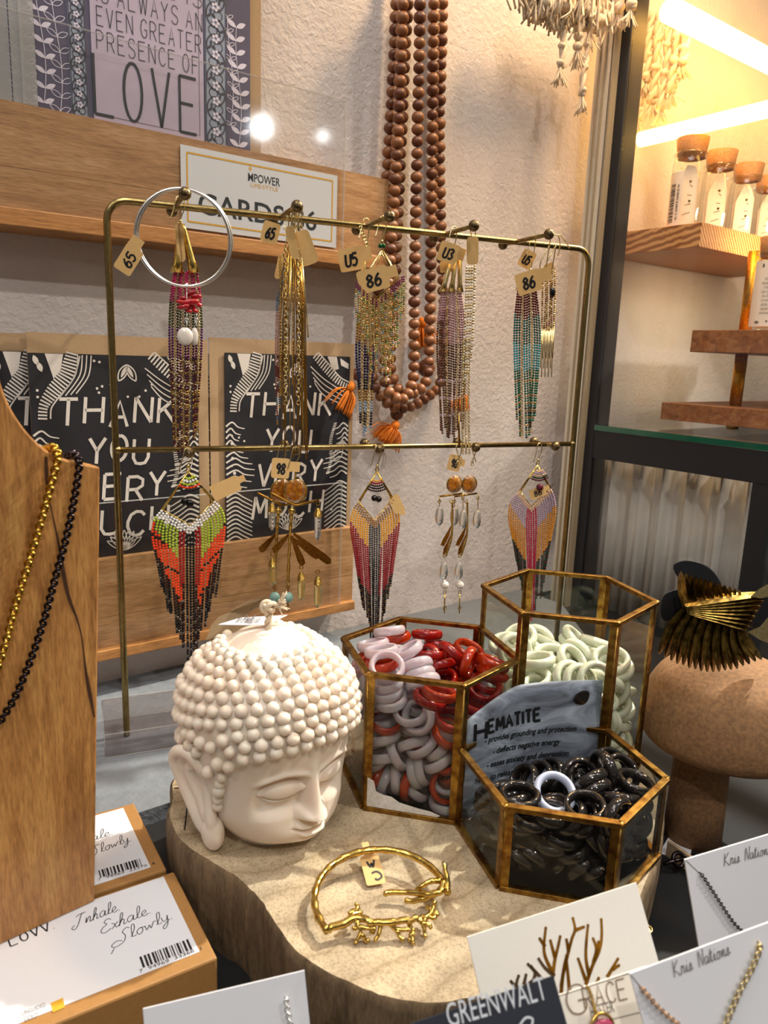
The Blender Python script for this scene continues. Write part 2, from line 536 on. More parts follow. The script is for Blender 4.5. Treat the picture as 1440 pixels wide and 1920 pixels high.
def printed(name, fr, s, u, v, h, mat, parent, width=None, shear=0.0, hgt=.00015, rot=0.0, align='L', bold=0.0):
    """type set with Blender's built-in face, turned into a flat mesh"""
    cu = bpy.data.curves.new(name, 'FONT'); cu.body = s; cu.size = 1.0; cu.resolution_u = 3; cu.offset = bold
    ob = bpy.data.objects.new('tmp', cu); COL.objects.link(ob)
    dg = bpy.context.evaluated_depsgraph_get()
    me = bpy.data.meshes.new_from_object(ob.evaluated_get(dg))
    bpy.data.objects.remove(ob)
    V = np.array([v_.co[:2] for v_ in me.vertices])
    if len(V) == 0: return None
    x0, x1 = V[:, 0].min(), V[:, 0].max()
    k = h / .69
    kx = k if width is None else width / (x1 - x0)
    X = (V[:, 0] - x0) * kx + shear * V[:, 1] * k; Y = V[:, 1] * k
    if align == 'C': X = X - (x1 - x0) * kx / 2
    c, sn = cos(rot), sin(rot)
    mb = MB(); mb.add(fr.pts(np.stack([u + X * c - Y * sn, v + X * sn + Y * c], 1), hgt), [list(p.vertices) for p in me.polygons], 0, False)
    bpy.data.meshes.remove(me)
    return mb.build(name, mat, parent)


def card_mesh(fr, th=.0006, rc=0.0, name='card', mat=None, parent=None, org=None):
    """flat card with thickness behind the frame's face, optional rounded corners"""
    if rc:
        uv = []
        for cx, cy, a0 in ((fr.w - rc, rc, -90), (fr.w - rc, fr.h - rc, 0), (rc, fr.h - rc, 90), (rc, rc, 180)):
            for k in range(5):
                a = radians(a0 + k * 22.5); uv.append((cx + rc * cos(a), cy + rc * sin(a)))
    else:
        uv = [(0, 0), (fr.w, 0), (fr.w, fr.h), (0, fr.h)]
    mb = MB(); mb.prism(fr.pts(uv, -th), fr.n * th)
    return mb.build(name, mat, parent, org)
# ---------------------------------------------------------------- shared materials
M = {}
def _wall():
    t = NT('stucco_wall'); t.set(Roughness=.62)
    t.b.inputs['Specular IOR Level'].default_value = .35
    v = t.coord()
    n1 = t.noise(v, 170, 5, .55, .4); n2 = t.noise(v, 9, 3)
    t.l.new(t.ramp(n2, [(.3, '#c9bfb9'), (.7, '#d6cdc7')]), t.b.inputs['Base Color'])
    t.bump(n1, .75, .0024)
    return t.m
M['wall'] = _wall()
M['ledge'] = plain('shaded_stucco_ledge', '#767b80', .7, nscale=140, bump=.7, bdist=.002)  # same pale stucco as the wall, with its shade put into a darker colour
M['black_counter'] = plain('black_counter', '#080809', .8)
M['shelf_wood'] = wood('honey_shelf_wood', '#9a6f46', '#b78a5b', '#c79e72', (2.2, 2.2, 26), 5, .42, bump=.1)
M['shelf_edge'] = wood('honey_shelf_edge', '#8d5a2a', '#b07a42', '#c08d55', (2.2, 2.2, 26), 5, .45)
M['acrylic'] = thin_glass('clear_acrylic', (.97, .97, .96), 1.0, .07, .0)
M['acrylic_edge'] = thin_glass('acrylic_edge', (.95, .95, .95), 1.0, .05, .05, .22)
M['pane'] = thin_glass('case_glass', (.97, .98, .97), .8, .01, .0)
M['greenglass'] = gem('green_glass_edge', '#0f6b50', .5, .1)
M['paleglass'] = plain('pale_cream_edge', '#cfc4ae', .3)
M['black_metal'] = plain('black_powder_coat', '#17171b', .5, var=.1)
M['white'] = plain('white_card', '#d9dade', .6, var=.012, nscale=900)
M['cream'] = plain('cream_card', '#ebe4d6', .6, var=.012, nscale=900)
M['ivory'] = plain('ivory_card', '#ece8de', .6, var=.012, nscale=900)
M['kraft'] = plain('kraft_paper', '#a88a66', .75, var=.08, nscale=700)
M['kraft_box'] = plain('kraft_box', '#a37640', .62, var=.06, nscale=500)
M['tagpaper'] = plain('tan_tag_paper', '#d3ab6c', .6, var=.04, nscale=500)
M['ink'] = plain('black_ink', '#121215', .5)
M['greyink'] = plain('grey_ink', '#6b6460', .6)
M['softink'] = plain('slate_ink', '#23282c', .6)
M['goldink'] = plain('yellow_ink', '#d9a531', .5)
M['foil'] = metal('gold_foil', '#c08a2e', '#8a5f1c', .35, 120)
M['blackcard'] = plain('black_card', '#17151a', .55, var=.05)
M['chalk'] = plain('linocut_white', '#cfc6bb', .6, var=.05, nscale=900)
M['purple'] = plain('dark_purple_card', '#4b455c', .5, var=.06)
M['mauve'] = plain('mauve_panel', '#b0a3b6', .5, var=.05, nscale=60)
M['bluegrey'] = plain('blue_grey_band', '#8b93a4', .5, var=.06)
M['lilacline'] = plain('lilac_leaf_print', '#cfc8d6', .5)
M['walnutline'] = plain('dark_vine_print', '#33303c', .5)
M['brass'] = metal('aged_brass', '#6e4a22', '#a8843f', .34, 200)
M['brass2'] = metal('antique_gold_rod', '#8f7a4c', '#a8925f', .27, 300)
M['gold'] = metal('gold', '#bb9340', '#dfc270', .2, 500)
M['palegold'] = metal('pale_gold', '#d8bd7a', '#efdca4', .2, 500)
M['darkgold'] = metal('dark_gold', '#8e6424', '#b08538', .28, 500)
M['silver'] = metal('silver', '#e8e6e2', '#f8f6f2', .3)
M['gunmetal'] = metal('gunmetal', '#2b2628', '#453c3c', .25)
M['knob'] = metal('knurled_knob', '#6d5c40', '#8d7a58', .2)
M['cork'] = plain('cork', '#b07a4c', .85, var=.3, nscale=500, bump=.4)
M['cotton'] = plain('cotton_cord', '#d8c6ab', .9, var=.1, nscale=900, bump=.4)
M['bead_wood'] = wood('sandalwood_bead', '#6b3d20', '#8e5932', '#a87044', (60, 60, 150), 3, .42, bump=.1)
M['bead_wood_dark'] = wood('sandalwood_bead_dark', '#4a2413', '#6b3a20', '#84512e', (60, 60, 150), 3, .42, bump=.1)
M['orange'] = plain('orange_thread', '#e07a12', .8, var=.18, nscale=900)

# ---------------------------------------------------------------- the setting
def Wsz(px, py, off=0.0):
    p = on_wall(px, py, off) - W0
    return np.array([p @ WD, p[2]])


def Wp(s, z, off=0.0): return W0 + WD * s + WN * off + UP * z


mb = MB(); mb.box(Wp(.1, .55, -.02), WD * 1.5, WN * .02, UP * .62)
tag(mb.build('wall_back', M['wall']), kind='structure')

PSL = Wsz(1085, 430, .05)[0]
# counter : black display table running out from the wall
mb = MB()
o_ = [Wp(-1.3, ZT, .0005), Wp(-1.3, ZT, 1.0), Wp(1.5, ZT, 1.0), Wp(1.5, ZT, .0005)]
mb.prism([p - UP * .04 for p in o_], UP * .04)
ct = mb.build('display_counter', M['black_counter'])
tag(ct, 'black display counter under the wood slab, boxes and cards', 'counter')
mb = MB()
o_ = [Wp(-1.2, ZT, .0), Wp(-1.2, ZT, .222), Wp(-.12, ZT, .222), Wp(.13, ZT, .2), Wp(PSL, ZT, .075), Wp(PSL, ZT, .0)]
mb.prism(o_, UP * .012)
tag(mb.build('plaster_ledge', M['ledge'], ct), 'rough pale plaster ledge along the wall')

# ---------------------------------------------------------------- wooden card shelves on the wall
def card_shelf(pxT, pxB, lipB, xr, x_l, off, label):
    zt = Wsz(*pxT, off)[1]; zb = Wsz(*pxB, off)[1]; zl = Wsz(*lipB, off + .006)[1]
    s1 = Wsz(xr, pxB[1], off)[0]; s0 = x_l
    r = thing('card_shelf', Wp((s0 + s1) / 2, zb, 0), label, 'shelf')
    mb = MB(); mb.box(Wp((s0 + s1) / 2, (zt + zb) / 2, off / 2), WD * (s1 - s0) / 2, WN * off / 2, UP * (zt - zb) / 2)
    mb.box(Wp((s0 + s1) / 2, zb + .03, off), WD * (s1 - s0) / 2, WN * .0002, UP * .0004)
    mb.build('front_board', M['shelf_wood'], r)
    mb = MB(); mb.box(Wp((s0 + s1) / 2, (zb + zl) / 2, (off + .006) / 2), WD * (s1 - s0) / 2, WN * (off + .006) / 2, UP * abs(zb - zl) / 2)
    mb.build('bottom_rail', M['shelf_edge'], r, bevel=.0008)
    return r, zt, zb, zl, s0, s1


OU, OL = .040, .032
ush, uzt, uzb, uzl, us0, us1 = card_shelf((0, 185), (0, 388), (0, 420), 727, -.62, OU, 'honey wood card shelf high on the wall holding the purple card and price sign')
lsh, lzt, lzb, lzl, ls0, ls1 = card_shelf((640, 992), (640, 1128), (640, 1148), 660, -.62, OL, 'honey wood card shelf low on the wall holding the black thank you cards')


def acrylic_front(px_top, px_right, zb, off, label, s0=-.6):
    zt = Wsz(*px_top, off)[1]; s1 = Wsz(*px_right, off)[0]
    mb = MB(); mb.box(Wp((s0 + s1) / 2, (zt + zb) / 2, off), WD * (s1 - s0) / 2, WN * .001, UP * (zt - zb) / 2)
    r = mb.build('acrylic_panel', M['acrylic'])
    mb = MB()
    mb.box(Wp((s0 + s1) / 2, zt, off), WD * (s1 - s0) / 2, WN * .0011, UP * .0003)
    mb.box(Wp(s1, (zt + zb) / 2, off), WD * .0003, WN * .0011, UP * (zt - zb) / 2)
    ORG[r.name] = np.array(r.location)
    mb.build('polished_edge', M['acrylic_edge'], r)
    return tag(r, label, 'acrylic panel')


acrylic_front((648, 190), (648, 190), uzb + .0005, OU + .0045, 'clear acrylic panel fronting the high card shelf, in front of the price sign')
acrylic_front((560, 912), (640, 950), lzb + .0005, OL + .0045, 'clear acrylic panel fronting the low card shelf, over the thank you cards')

# ---------------------------------------------------------------- glass case frame on the right
PS = Wsz(1118, 430, .05)[0]                         # post position along the wall
def Cp(a, b, z):                                    # case coords: a along wall from the post, b out from the wall
    return W0 + WD * (PS + a) + WN * b + UP * z
_pb = .075
def on_side(px, py): return on_plane(px, py, Cp(0, 0, 0), WD)
case = thing('glass_display_case', Cp(.2, .3, ZT), 'black framed glass display case lit by warm tube lights', 'display case')
# corner post: left side face shows dark, room side face lighter
_pl = on_side(1149, 0); _pr = on_side(1189, 0)
b0 = (_pl - W0) @ WN; b1 = (_pr - W0) @ WN
# right face width from pixel 1222 at the top on the plane b=b1
q = on_plane(1219, 0, Cp(0, b1, 0), WN); a1 = (q - Cp(0, b1, 0)) @ WD
mb = MB(); mb.box(Cp(a1 / 2, (b0 + b1) / 2, .55), WD * a1 / 2, WN * (b1 - b0) / 2, UP * (.55 - ZT))
mb.build('corner_post', M['black_metal'], case, bevel=.0015)
# rail along the case side
zr0 = on_side(1160, 812)[2]; zr1 = on_side(1160, 866)[2]
bE = .62
mb = MB(); mb.box(Cp(.012, (b1 + bE) / 2, (zr0 + zr1) / 2), WD * .012, WN * (bE - b1) / 2, UP * (zr0 - zr1) / 2)
mb.build('side_rail', M['black_metal'], case, bevel=.001)
# glass shelf resting on the rail
mb = MB(); mb.box(Cp(.24, (b1 + bE) / 2, zr0 + .0035), WD * .24, WN * (bE - b1) / 2, UP * .0035)
gs = mb.build('glass_shelf', M['pane'], case)
mb = MB(); mb.box(Cp(-.0003, (b1 + bE) / 2, zr0 + .0035), WD * .0005, WN * (bE - b1) / 2, UP * .0034)
mb.build('glass_edge', M['greenglass'], gs)
# side panes
mb = MB(); mb.box(Cp(.004, (b1 + bE) / 2, (zr0 + 1.1) / 2 + .004), WD * .0012, WN * (bE - b1) / 2, UP * (1.1 - zr0) / 2)
mb.build('upper_pane', M['pane'], case)
mb = MB(); mb.box(Cp(.004, (b1 + bE) / 2, (zr1 + ZT) / 2), WD * .0012, WN * (bE - b1) / 2, UP * (zr1 - ZT) / 2)
mb.build('lower_pane', M['pane'], case)
# second upright of the case side
bF0 = (on_side(1398, 1000) - W0) @ WN; bF1 = (on_side(1436, 1000) - W0) @ WN
mb = MB(); mb.box(Cp(.012, (bF0 + bF1) / 2, (zr1 + ZT) / 2), WD * .012, WN * (bF1 - bF0) / 2, UP * (zr1 - ZT) / 2)
mb.build('side_upright', M['black_metal'], case)
# glass edges stacked between wall and post
mb = MB()
for px, w in ((1113, .0028), (1122, .0022), (1133, .003)):
    b = (on_plane(px, 300, Cp(0, 0, 0), WD) - W0) @ WN
    mb.box(Cp(-.002, b, .55), WD * .006, WN * w, UP * (.55 - ZT))
mb.build('glass_edge_strip', M['paleglass'], case)
mb = MB()
for px, w in ((1118, .001), (1128, .001), (1143, .0012)):
    b = (on_plane(px, 300, Cp(0, 0, 0), WD) - W0) @ WN
    mb.box(Cp(-.004, b, .55), WD * .006, WN * w, UP * (.55 - ZT))
mb.build('channel_trim', plain('channel_trim', '#9a8a70', .5), case)
RING_RED = [-125,71,54,-271,-48,962,96,61,184,-35,-996,81,-201,301,31,-4,2,1000,-381,59,31,-4,-3,1000,337,55,75,18,-510,860,113,79,33,-8,22,1000,126,-388,31,-1,3,1000,322,153,169,-121,954,275,216,319,62,-12,-374,927,0,-112,62,-85,348,934,388,-59,104,223,-826,518,-400,96,101,265,-425,865,-343,-84,197,187,-978,93,330,128,31,3,-2,1000,270,305,56,-1,294,956,92,-84,64,63,-387,920,270,303,140,-112,-124,986,120,169,216,639,770,4,-68,-315,84,614,5,789,247,309,267,-868,177,465,-111,127,66,268,-309,912,2,-222,207,-567,-769,294,122,-297,78,73,545,836,-137,374,218,363,129,923,124,-393,207,-372,-759,535,404,-104,180,355,-543,761,75,180,126,-593,694,410,-103,-339,116,-919,392,52,212,107,180,-980,-125,154,-341,134,78,235,504,831,-63,-342,209,902,-256,347,377,-17,103,318,-797,513,-313,182,141,555,400,729,-25,-353,239,920,-244,306,339,138,241,-730,581,360,-176,330,103,-167,-354,920,118,-398,335,-590,-437,679,241,-258,192,207,278,938,-187,321,148,-84,-413,907,-166,-268,110,-820,481,311,316,-60,97,-11,-158,987,228,313,359,-470,66,880,-178,-311,146,985,-141,102,202,-54,207,-704,-566,429,105,333,321,758,-124,641,-24,-172,183,30,850,527,318,249,309,-815,115,568,-188,46,153,717,-46,696,-304,-268,248,-644,-51,763,89,-99,256,697,581,420,-150,-24,127,-535,-222,815,118,-419,160,246,-870,427,221,-281,95,599,492,632,-379,29,174,92,-814,574,-185,-13,105,-519,-722,458,303,269,218,-703,87,705,1,358,144,969,-212,128,-269,-195,113,-391,882,262,115,167,167,-929,-316,191,-193,147,322,-675,-125,727,66,-352,382,-730,98,676,4,81,139,-166,-2,986,-384,96,213,-275,-609,744,-269,-305,277,-138,327,935,381,-133,108,368,-574,731,-93,-31,254,307,-518,798,-352,-53,113,173,-941,292,233,-113,275,801,482,356,78,349,201,828,-496,261,-328,-124,115,209,-973,95,260,-236,99,575,551,605,190,318,248,-872,112,476,-84,-330,379,-271,556,786,352,54,237,-450,864,228,-123,388,59,261,191,946,-21,-312,418,-16,-502,864,70,-135,130,580,-81,811,-246,259,178,152,-282,947,-141,-48,252,169,106,980,249,306,458,56,-88,995,-64,152,200,-159,582,798,149,-374,251,-811,-190,553,44,-156,159,199,399,895,-41,360,190,992,-124,36,-306,-200,301,-371,487,791,122,-123,245,416,320,851,-376,110,302,-68,-161,985,158,-345,489,-13,124,992,10,98,222,-219,-379,899,-356,-44,291,-145,686,713,-246,-309,111,-915,314,252,55,-61,266,251,-384,888,-270,232,256,-7,-512,859,-320,-156,225,185,-955,230,63,100,373,-756,270,597,-107,384,340,-778,81,623,-143,-103,272,-898,306,317,203,-299,347,749,629,210,-287,211,446,-727,-383,569,66,-374,304,-531,159,832,32,-146,418,341,-421,841,49,354,265,793,217,570,-124,-158,351,204,563,801,367,-168,253,810,-295,507,-209,213,283,285,816,503,-113,-74,377,175,228,958,241,-257,340,735,650,193,-383,50,345,-23,-85,996,-297,-299,110,-864,396,311,322,-185,360,420,-246,873,-338,-103,377,92,-279,956,-176,-322,313,826,-148,543,210,-63,326,11,-256,967,-183,24,463,-651,52,757,-282,-220,448,-236,394,888,167,-46,340,-249,-674,696,53,349,107,827,-352,439,-41,-353,400,-571,-113,813,85,-124,411,61,193,979,-55,182,285,-590,746,310,112,-387,492,401,-416,816,315,116,400,-767,-135,628,60,338,430,191,-95,977,-272,-301,414,-255,126,959,397,-86,259,113,-168,979,-152,154,362,-602,473,643,-159,-78,499,858,226,462,125,131,400,468,-655,593,-56,372,323,-776,131,617,-63,-277,488,-251,-93,964,79,61,407,-237,582,777,-173,366,384,-613,307,728,-151,-38,468,323,549,771,140,-192,504,81,544,835,180,320,385,-488,17,873,-318,-145,464,-207,339,918,312,184,454,304,-637,708,-10,370,628,293,353,889,-71,-385,590,-571,-744,348,420,-63,386,655,377,655,-51,153,377,-992,122,34,-48,-262,570,-526,-307,793,274,-235,516,775,170,609,-141,332,430,-849,-269,454,-355,-12,479,-481,340,808,381,-104,374,652,393,648,-232,286,434,-630,144,763,-384,25,446,152,680,717,88,176,503,-169,221,961,-112,407,509,148,672,726,-355,88,515,-341,751,566,9,-9,518,-272,652,708,-422,161,476,-654,744,135,-336,-100,560,268,-852,450,217,10,473,433,-254,865,-179,253,477,-630,-573,524,129,-389,577,195,-197,961,333,116,557,-139,539,831,-66,379,583,343,316,885,-262,-308,519,42,-354,934,87,-25,544,-231,-244,942,-138,71,547,158,441,883,-116,-342,605,-154,-434,887,133,-105,584,274,-703,657,-241,259,570,-351,-194,916,-70,-208,577,126,-91,988,-128,-11,628,143,145,979,73,339,559,-643,384,663,-296,-219,575,-160,307,938,249,-251,613,403,52,914,-159,203,629,-72,-346,935,-318,71,568,-754,56,655,279,268,541,-89,339,937,43,149,579,126,571,811,-244,-312,663,-148,-224,963,238,-33,577,935,342,97,-74,117,684,-14,-172,985,-8,-357,689,358,59,932,60,100,610,-562,290,775,149,333,540,-444,469,764,153,-208,655,-661,417,624,300,212,617,140,-220,965,-130,60,722,-207,-351,913,-327,-105,660,194,-639,744,399,-76,476,238,149,960,27,179,715,-816,-578,34,-273,-305,715,-147,-210,967,74,-100,670,-332,-282,900,-255,259,664,-607,53,793,-313,-171,672,199,-670,715,152,154,662,822,466,327,147,336,676,91,409,908,-127,-126,711,455,-605,654,382,-31,530,218,159,963,-278,230,719,-598,-19,801,78,-154,716,-345,-275,898,311,180,667,131,-221,966,-350,141,684,-815,-533,228,-46,-282,763,-321,587,743,398,-84,590,198,26,980,-73,377,696,-93,294,951,49,-373,739,199,138,970,68,-26,758,-298,489,820,-414,60,643,-698,-139,702,-71,-211,774,-334,579,744,381,-35,654,207,-60,976,-201,44,773,10,-396,918,-271,-304,775,-122,-216,969,4,-13,825,-44,395,918,-424,68,720,-751,-143,644,-337,-102,781,3,-280,960,349,-144,683,-7,-531,848,-126,390,745,-138,294,946,-301,-200,833,-169,106,980,328,124,723,77,24,997,-210,300,813,-248,187,951,-87,-182,823,-318,590,742,403,-80,756,337,174,925,-359,131,828,-217,223,951,-139,-28,854,-536,139,833,150,10,830,658,363,660,93,343,758,190,260,947,-268,-316,869,30,-552,833,403,-80,818,335,174,926,-254,253,879,-166,331,929,-303,-103,881,-162,174,971,250,-64,807,-912,383,149,7,362,824,-13,274,962,277,166,800,337,-156,929]
RING_JADE = [-48,-329,34,-4,1,1000,346,-112,44,97,7,995,22,334,216,-982,190,19,-96,57,34,-2,1,1000,8,-20,106,574,-223,788,-81,362,250,545,190,817,53,-353,34,-2,-1,1000,179,248,57,-205,110,973,67,327,282,975,-203,90,178,-302,146,565,312,764,18,-61,80,117,-449,886,108,316,347,976,-203,82,-92,-69,183,-844,-198,499,341,-30,121,170,482,859,255,292,70,83,-340,937,-73,-97,283,-459,-312,832,121,-136,155,381,-788,483,-379,89,121,-77,454,888,-361,34,34,0,-5,1000,313,111,282,-298,889,346,-11,116,232,29,687,726,-283,-219,50,154,50,987,386,-70,141,-288,-633,719,-110,103,197,481,-849,220,3,-340,92,110,-17,994,277,222,127,-23,4,1000,256,291,199,17,-289,957,-345,-16,96,-38,202,979,299,-167,246,-31,-228,973,-302,161,120,483,701,525,136,-368,97,623,-100,775,212,-267,182,521,331,787,-252,196,122,483,668,567,-350,16,220,219,-668,711,24,34,126,859,-307,409,-117,368,57,-131,-193,972,-109,-99,131,-574,-636,516,132,-369,316,-642,27,766,-70,326,34,-3,-1,1000,-302,-158,149,503,-556,662,316,101,134,-248,945,211,-201,273,201,573,477,667,16,-342,206,983,-175,61,205,267,184,-361,186,914,-13,156,183,-455,764,457,-88,-321,146,-507,138,851,105,-36,154,581,-151,800,-255,215,278,-637,-765,93,-196,-301,207,-478,211,852,259,305,397,-192,-565,802,-169,307,109,134,69,989,-317,-116,194,12,-749,662,133,-50,253,848,-361,389,-170,311,225,596,429,679,-163,-304,162,-504,164,848,275,228,266,-120,49,992,-114,373,205,564,286,775,-261,-284,232,-352,232,907,258,270,311,-118,-20,993,-315,101,276,-422,-292,858,176,-370,211,-974,179,137,126,-9,104,689,-70,721,-376,79,344,-80,-263,962,-105,-42,351,-462,54,885,93,64,292,801,-311,512,-341,-32,358,81,-606,791,-258,-241,284,-271,281,921,359,-99,303,209,184,960,-137,344,337,204,51,978,-60,-88,382,-708,-462,534,210,294,372,-282,67,957,59,325,447,-721,119,683,133,-371,401,-669,42,742,124,-3,405,321,-162,933,143,263,531,846,-491,206,-322,-92,376,111,-637,763,331,-134,205,78,-284,955,-359,30,461,-153,355,922,-295,-166,377,144,-646,750,336,34,250,-210,971,112,-12,342,446,-760,76,646,-125,-314,328,543,-193,817,293,177,499,219,-731,647,-369,95,507,-154,234,960,37,-351,399,-611,31,791,116,-115,376,877,-302,373,-224,248,412,199,63,978,-198,-299,460,-468,-99,878,211,-262,416,671,719,180,-192,283,461,235,86,968,-36,-332,416,-713,97,695,281,204,441,249,-691,679,-123,353,496,222,38,974,-73,-89,506,-407,-555,726,377,-87,414,170,-364,916,-77,97,425,-381,628,679,-262,-268,436,-161,425,891,255,-216,375,650,725,229,-56,108,560,-218,592,776,-317,-96,524,136,-663,736,347,5,407,280,-612,739,3,339,554,-229,32,973,-121,-52,509,-573,-807,143,327,-136,460,-202,-499,843,-175,302,577,-225,-125,966,187,-288,538,-148,-76,986,133,15,527,31,-44,999,148,308,673,629,-106,770,-71,-327,466,-742,105,662,272,258,547,-970,96,223,-84,397,689,542,759,360,-290,-188,543,-6,-429,904,126,-49,520,794,-163,586,-127,234,670,202,-21,979,-332,-50,631,-58,177,982,375,-64,541,242,281,929,-117,91,554,-291,930,225,-257,-292,566,-10,-314,949,345,24,581,176,392,903,-274,192,599,-233,-121,965,146,-335,591,-264,-180,947,343,30,648,171,378,910,-208,268,684,357,587,726,-201,-301,621,22,-302,953,323,98,700,264,214,941,-20,349,682,400,272,875,-61,-208,635,557,720,415,289,201,751,263,221,939,-344,99,660,-52,189,981,-336,-37,765,242,-916,321,117,89,696,718,668,197,167,301,737,636,-108,764,-259,-289,686,-162,-207,965,300,-159,583,-554,-758,346,-105,-157,609,-785,-604,140,58,-81,631,198,-290,936,-263,195,772,-373,-409,833,-23,-320,699,395,-751,529,314,-146,718,-139,-372,918,-373,81,764,-196,-219,956,31,-373,702,373,-767,523,230,-241,662,412,473,779,-67,36,725,-36,-51,998,-218,-178,765,-141,121,983,47,-88,729,537,-460,707,118,-408,734,145,-857,494,280,-156,775,-134,-367,921]
RING_HEM = [139,-406,95,-301,696,651,395,-84,31,-20,10,1000,-132,-132,29,-3,0,1000,-31,-305,98,-708,383,594,245,-270,84,-144,614,776,93,144,56,309,-35,950,52,-384,100,-502,644,577,297,221,71,-1,-493,870,-193,-208,129,506,73,860,178,-396,284,704,-542,459,279,-165,146,-677,-329,658,-299,-211,156,-119,714,690,-2,-351,193,-410,77,909,379,-102,81,-42,46,998,301,114,67,-1,-436,900,41,-304,94,-551,496,671,319,198,194,476,214,853,265,159,132,-95,-230,968,198,-418,422,655,-755,41,378,-31,136,-119,298,947,89,143,167,-363,-154,919,-211,-269,118,-433,369,822,191,-43,111,605,-700,380,85,63,55,-286,22,958,71,-178,115,431,900,57,25,-152,105,290,691,663,-362,-132,113,885,409,223,-283,-324,95,458,614,642,313,215,253,510,191,838,-97,83,104,-846,-57,530,104,-332,241,729,150,668,145,-17,112,579,-753,314,-102,81,165,-804,-87,589,-212,-332,130,551,488,677,180,20,229,288,-112,951,-367,-27,63,307,228,924,-62,-345,262,110,33,993,412,-66,178,-612,-618,493,-300,6,80,512,278,813,172,-247,208,806,267,528,343,145,214,-583,-241,776,150,163,149,-466,-180,866,-27,-335,356,-696,23,718,103,-60,124,-287,165,944,-36,102,132,-896,-54,441,-112,-334,216,-27,43,999,210,-199,220,800,228,556,-91,26,109,335,-228,914,188,-323,326,-181,-650,738,231,-190,271,801,208,561,-213,45,201,-485,43,873,-276,-280,293,62,-2,998,367,4,242,234,-724,649,-274,26,114,522,228,822,-295,-231,248,14,51,999,351,-140,245,346,-52,937,-370,-1,216,-127,249,960,-38,-105,200,-74,700,710,285,207,330,182,82,980,-178,58,168,-513,71,855,-218,-311,335,103,2,995,23,125,246,603,-20,797,41,-344,351,-647,17,763,330,119,410,310,-451,837,130,141,304,220,552,804,-134,-143,130,690,633,351,394,-80,310,86,-3,996,-304,-40,260,-454,-684,571,-301,-206,351,-245,576,779,317,-173,340,-259,-348,901,78,140,319,188,-79,979,7,-127,227,-430,187,884,153,33,348,249,-670,699,-40,100,338,-694,-233,681,-328,-122,364,-160,282,946,261,-238,422,85,461,883,-191,54,321,-798,-226,560,-367,-9,271,-107,242,964,358,31,415,328,-571,753,-103,-125,289,-109,716,690,-115,77,335,-620,-172,766,-278,-278,439,-39,-49,998,101,-32,411,136,-881,453,-46,-120,292,-88,145,985,397,-84,424,219,-17,975,-125,-332,381,22,6,1000,233,-26,460,940,331,80,43,-369,447,-120,-176,977,139,-176,416,-443,660,607,121,-141,455,-450,636,627]
# ---------------------------------------------------------------- wood slab riser
def _slabmat():
    t = NT('raw_slab_top'); t.set(Roughness=.7)
    v = t.coord((14, 5, 14), (0, 0, radians(-20)))
    w = t.new('ShaderNodeTexWave', wave_type='RINGS', rings_direction='Z'); w.inputs['Scale'].default_value = 11
    w.inputs['Distortion'].default_value = 5; w.inputs['Detail'].default_value = 3; w.inputs['Detail Scale'].default_value = 1.2
    tc = t.coord((1, 1.6, 1)); mp = t.new('ShaderNodeMapping'); mp.inputs['Location'].default_value = (.16, -.10, 0)
    t.l.new(tc, mp.inputs[0]); t.l.new(mp.outputs[0], w.inputs['Vector'])
    c1 = t.ramp(w.outputs[0], [(.0, '#a39275'), (.04, '#b5a488'), (.9, '#c2b296')])
    f = t.noise(t.coord((1, 1, 1)), 900, 3)
    g = t.noise(t.coord((1, 1, 1)), 40, 4)
    m1 = t.new('ShaderNodeMix', data_type='RGBA', blend_type='MULTIPLY'); m1.inputs[0].default_value = .55
    t.l.new(c1, m1.inputs[6]); t.l.new(t.ramp(f, [(.3, '#8f8474'), (.55, '#ffffff')]), m1.inputs[7])
    m2 = t.new('ShaderNodeMix', data_type='RGBA', blend_type='MULTIPLY'); m2.inputs[0].default_value = .5
    t.l.new(m1.outputs[2], m2.inputs[6]); t.l.new(t.ramp(g, [(.35, '#b3a794'), (.65, '#fff6e6')]), m2.inputs[7])
    t.l.new(m2.outputs[2], t.b.inputs['Base Color'])
    t.bump(f, .5, .0006)
    return t.m
M['slab_top'] = _slabmat()
M['slab_side'] = wood('slab_bark_side', '#55442f', '#7a654a', '#937b5a', (26, 26, 5), 5, .8, bump=.5)
_px = [(330, 1452), (317, 1492), (314, 1528), (322, 1560), (352, 1590), (395, 1617), (440, 1645), (472, 1675), (500, 1715), (530, 1758), (571, 1800), (633, 1838), (711, 1871), (789, 1886), (870, 1880), (960, 1850), (1050, 1810), (1140, 1752), (1196, 1706), (1213, 1672)]
_sp = [on_z(x, y, 0)[:2] for x, y in _px] + [A3(.171, .392), A3(.187, .44), A3(.188, .50), A3(.15, .545), A3(.10, .555), A3(.02, .545), A3(-.05, .52), A3(-.10, .475)]
_sp = smooth_path(_sp, 5, True)
mb = MB(); n_ = len(_sp)
rim = np.array([(p[0], p[1], 0.0) for p in _sp]); cen = rim.mean(0)
rng_ = np.random.default_rng(3)
levels = []
jit = np.convolve(rng_.normal(size=n_ + 8), np.ones(4) / 4, 'same')[:n_]
for z, s_, jj in ((0, .985, .0004), (-.0012, .996, .0006), (-.006, 1.0, .0008), (-.02, .998, .001), (-.036, .99, .001), (ZT, .975, .0008)):
    L = cen + (rim - cen) * s_; L[:, 2] = z
    d = (rim - cen); d /= np.linalg.norm(d, axis=1)[:, None]
    L[:, :2] += d[:, :2] * (jit * jj * 2)[:, None]
    levels.append(L)
mb.add(levels[0], [list(range(n_))], 0, False)
mb.add(np.vstack(levels), [(i * n_ + k, (i + 1) * n_ + k, (i + 1) * n_ + (k + 1) % n_, i * n_ + (k + 1) % n_) for i in range(len(levels) - 1) for k in range(n_)], 1, True)
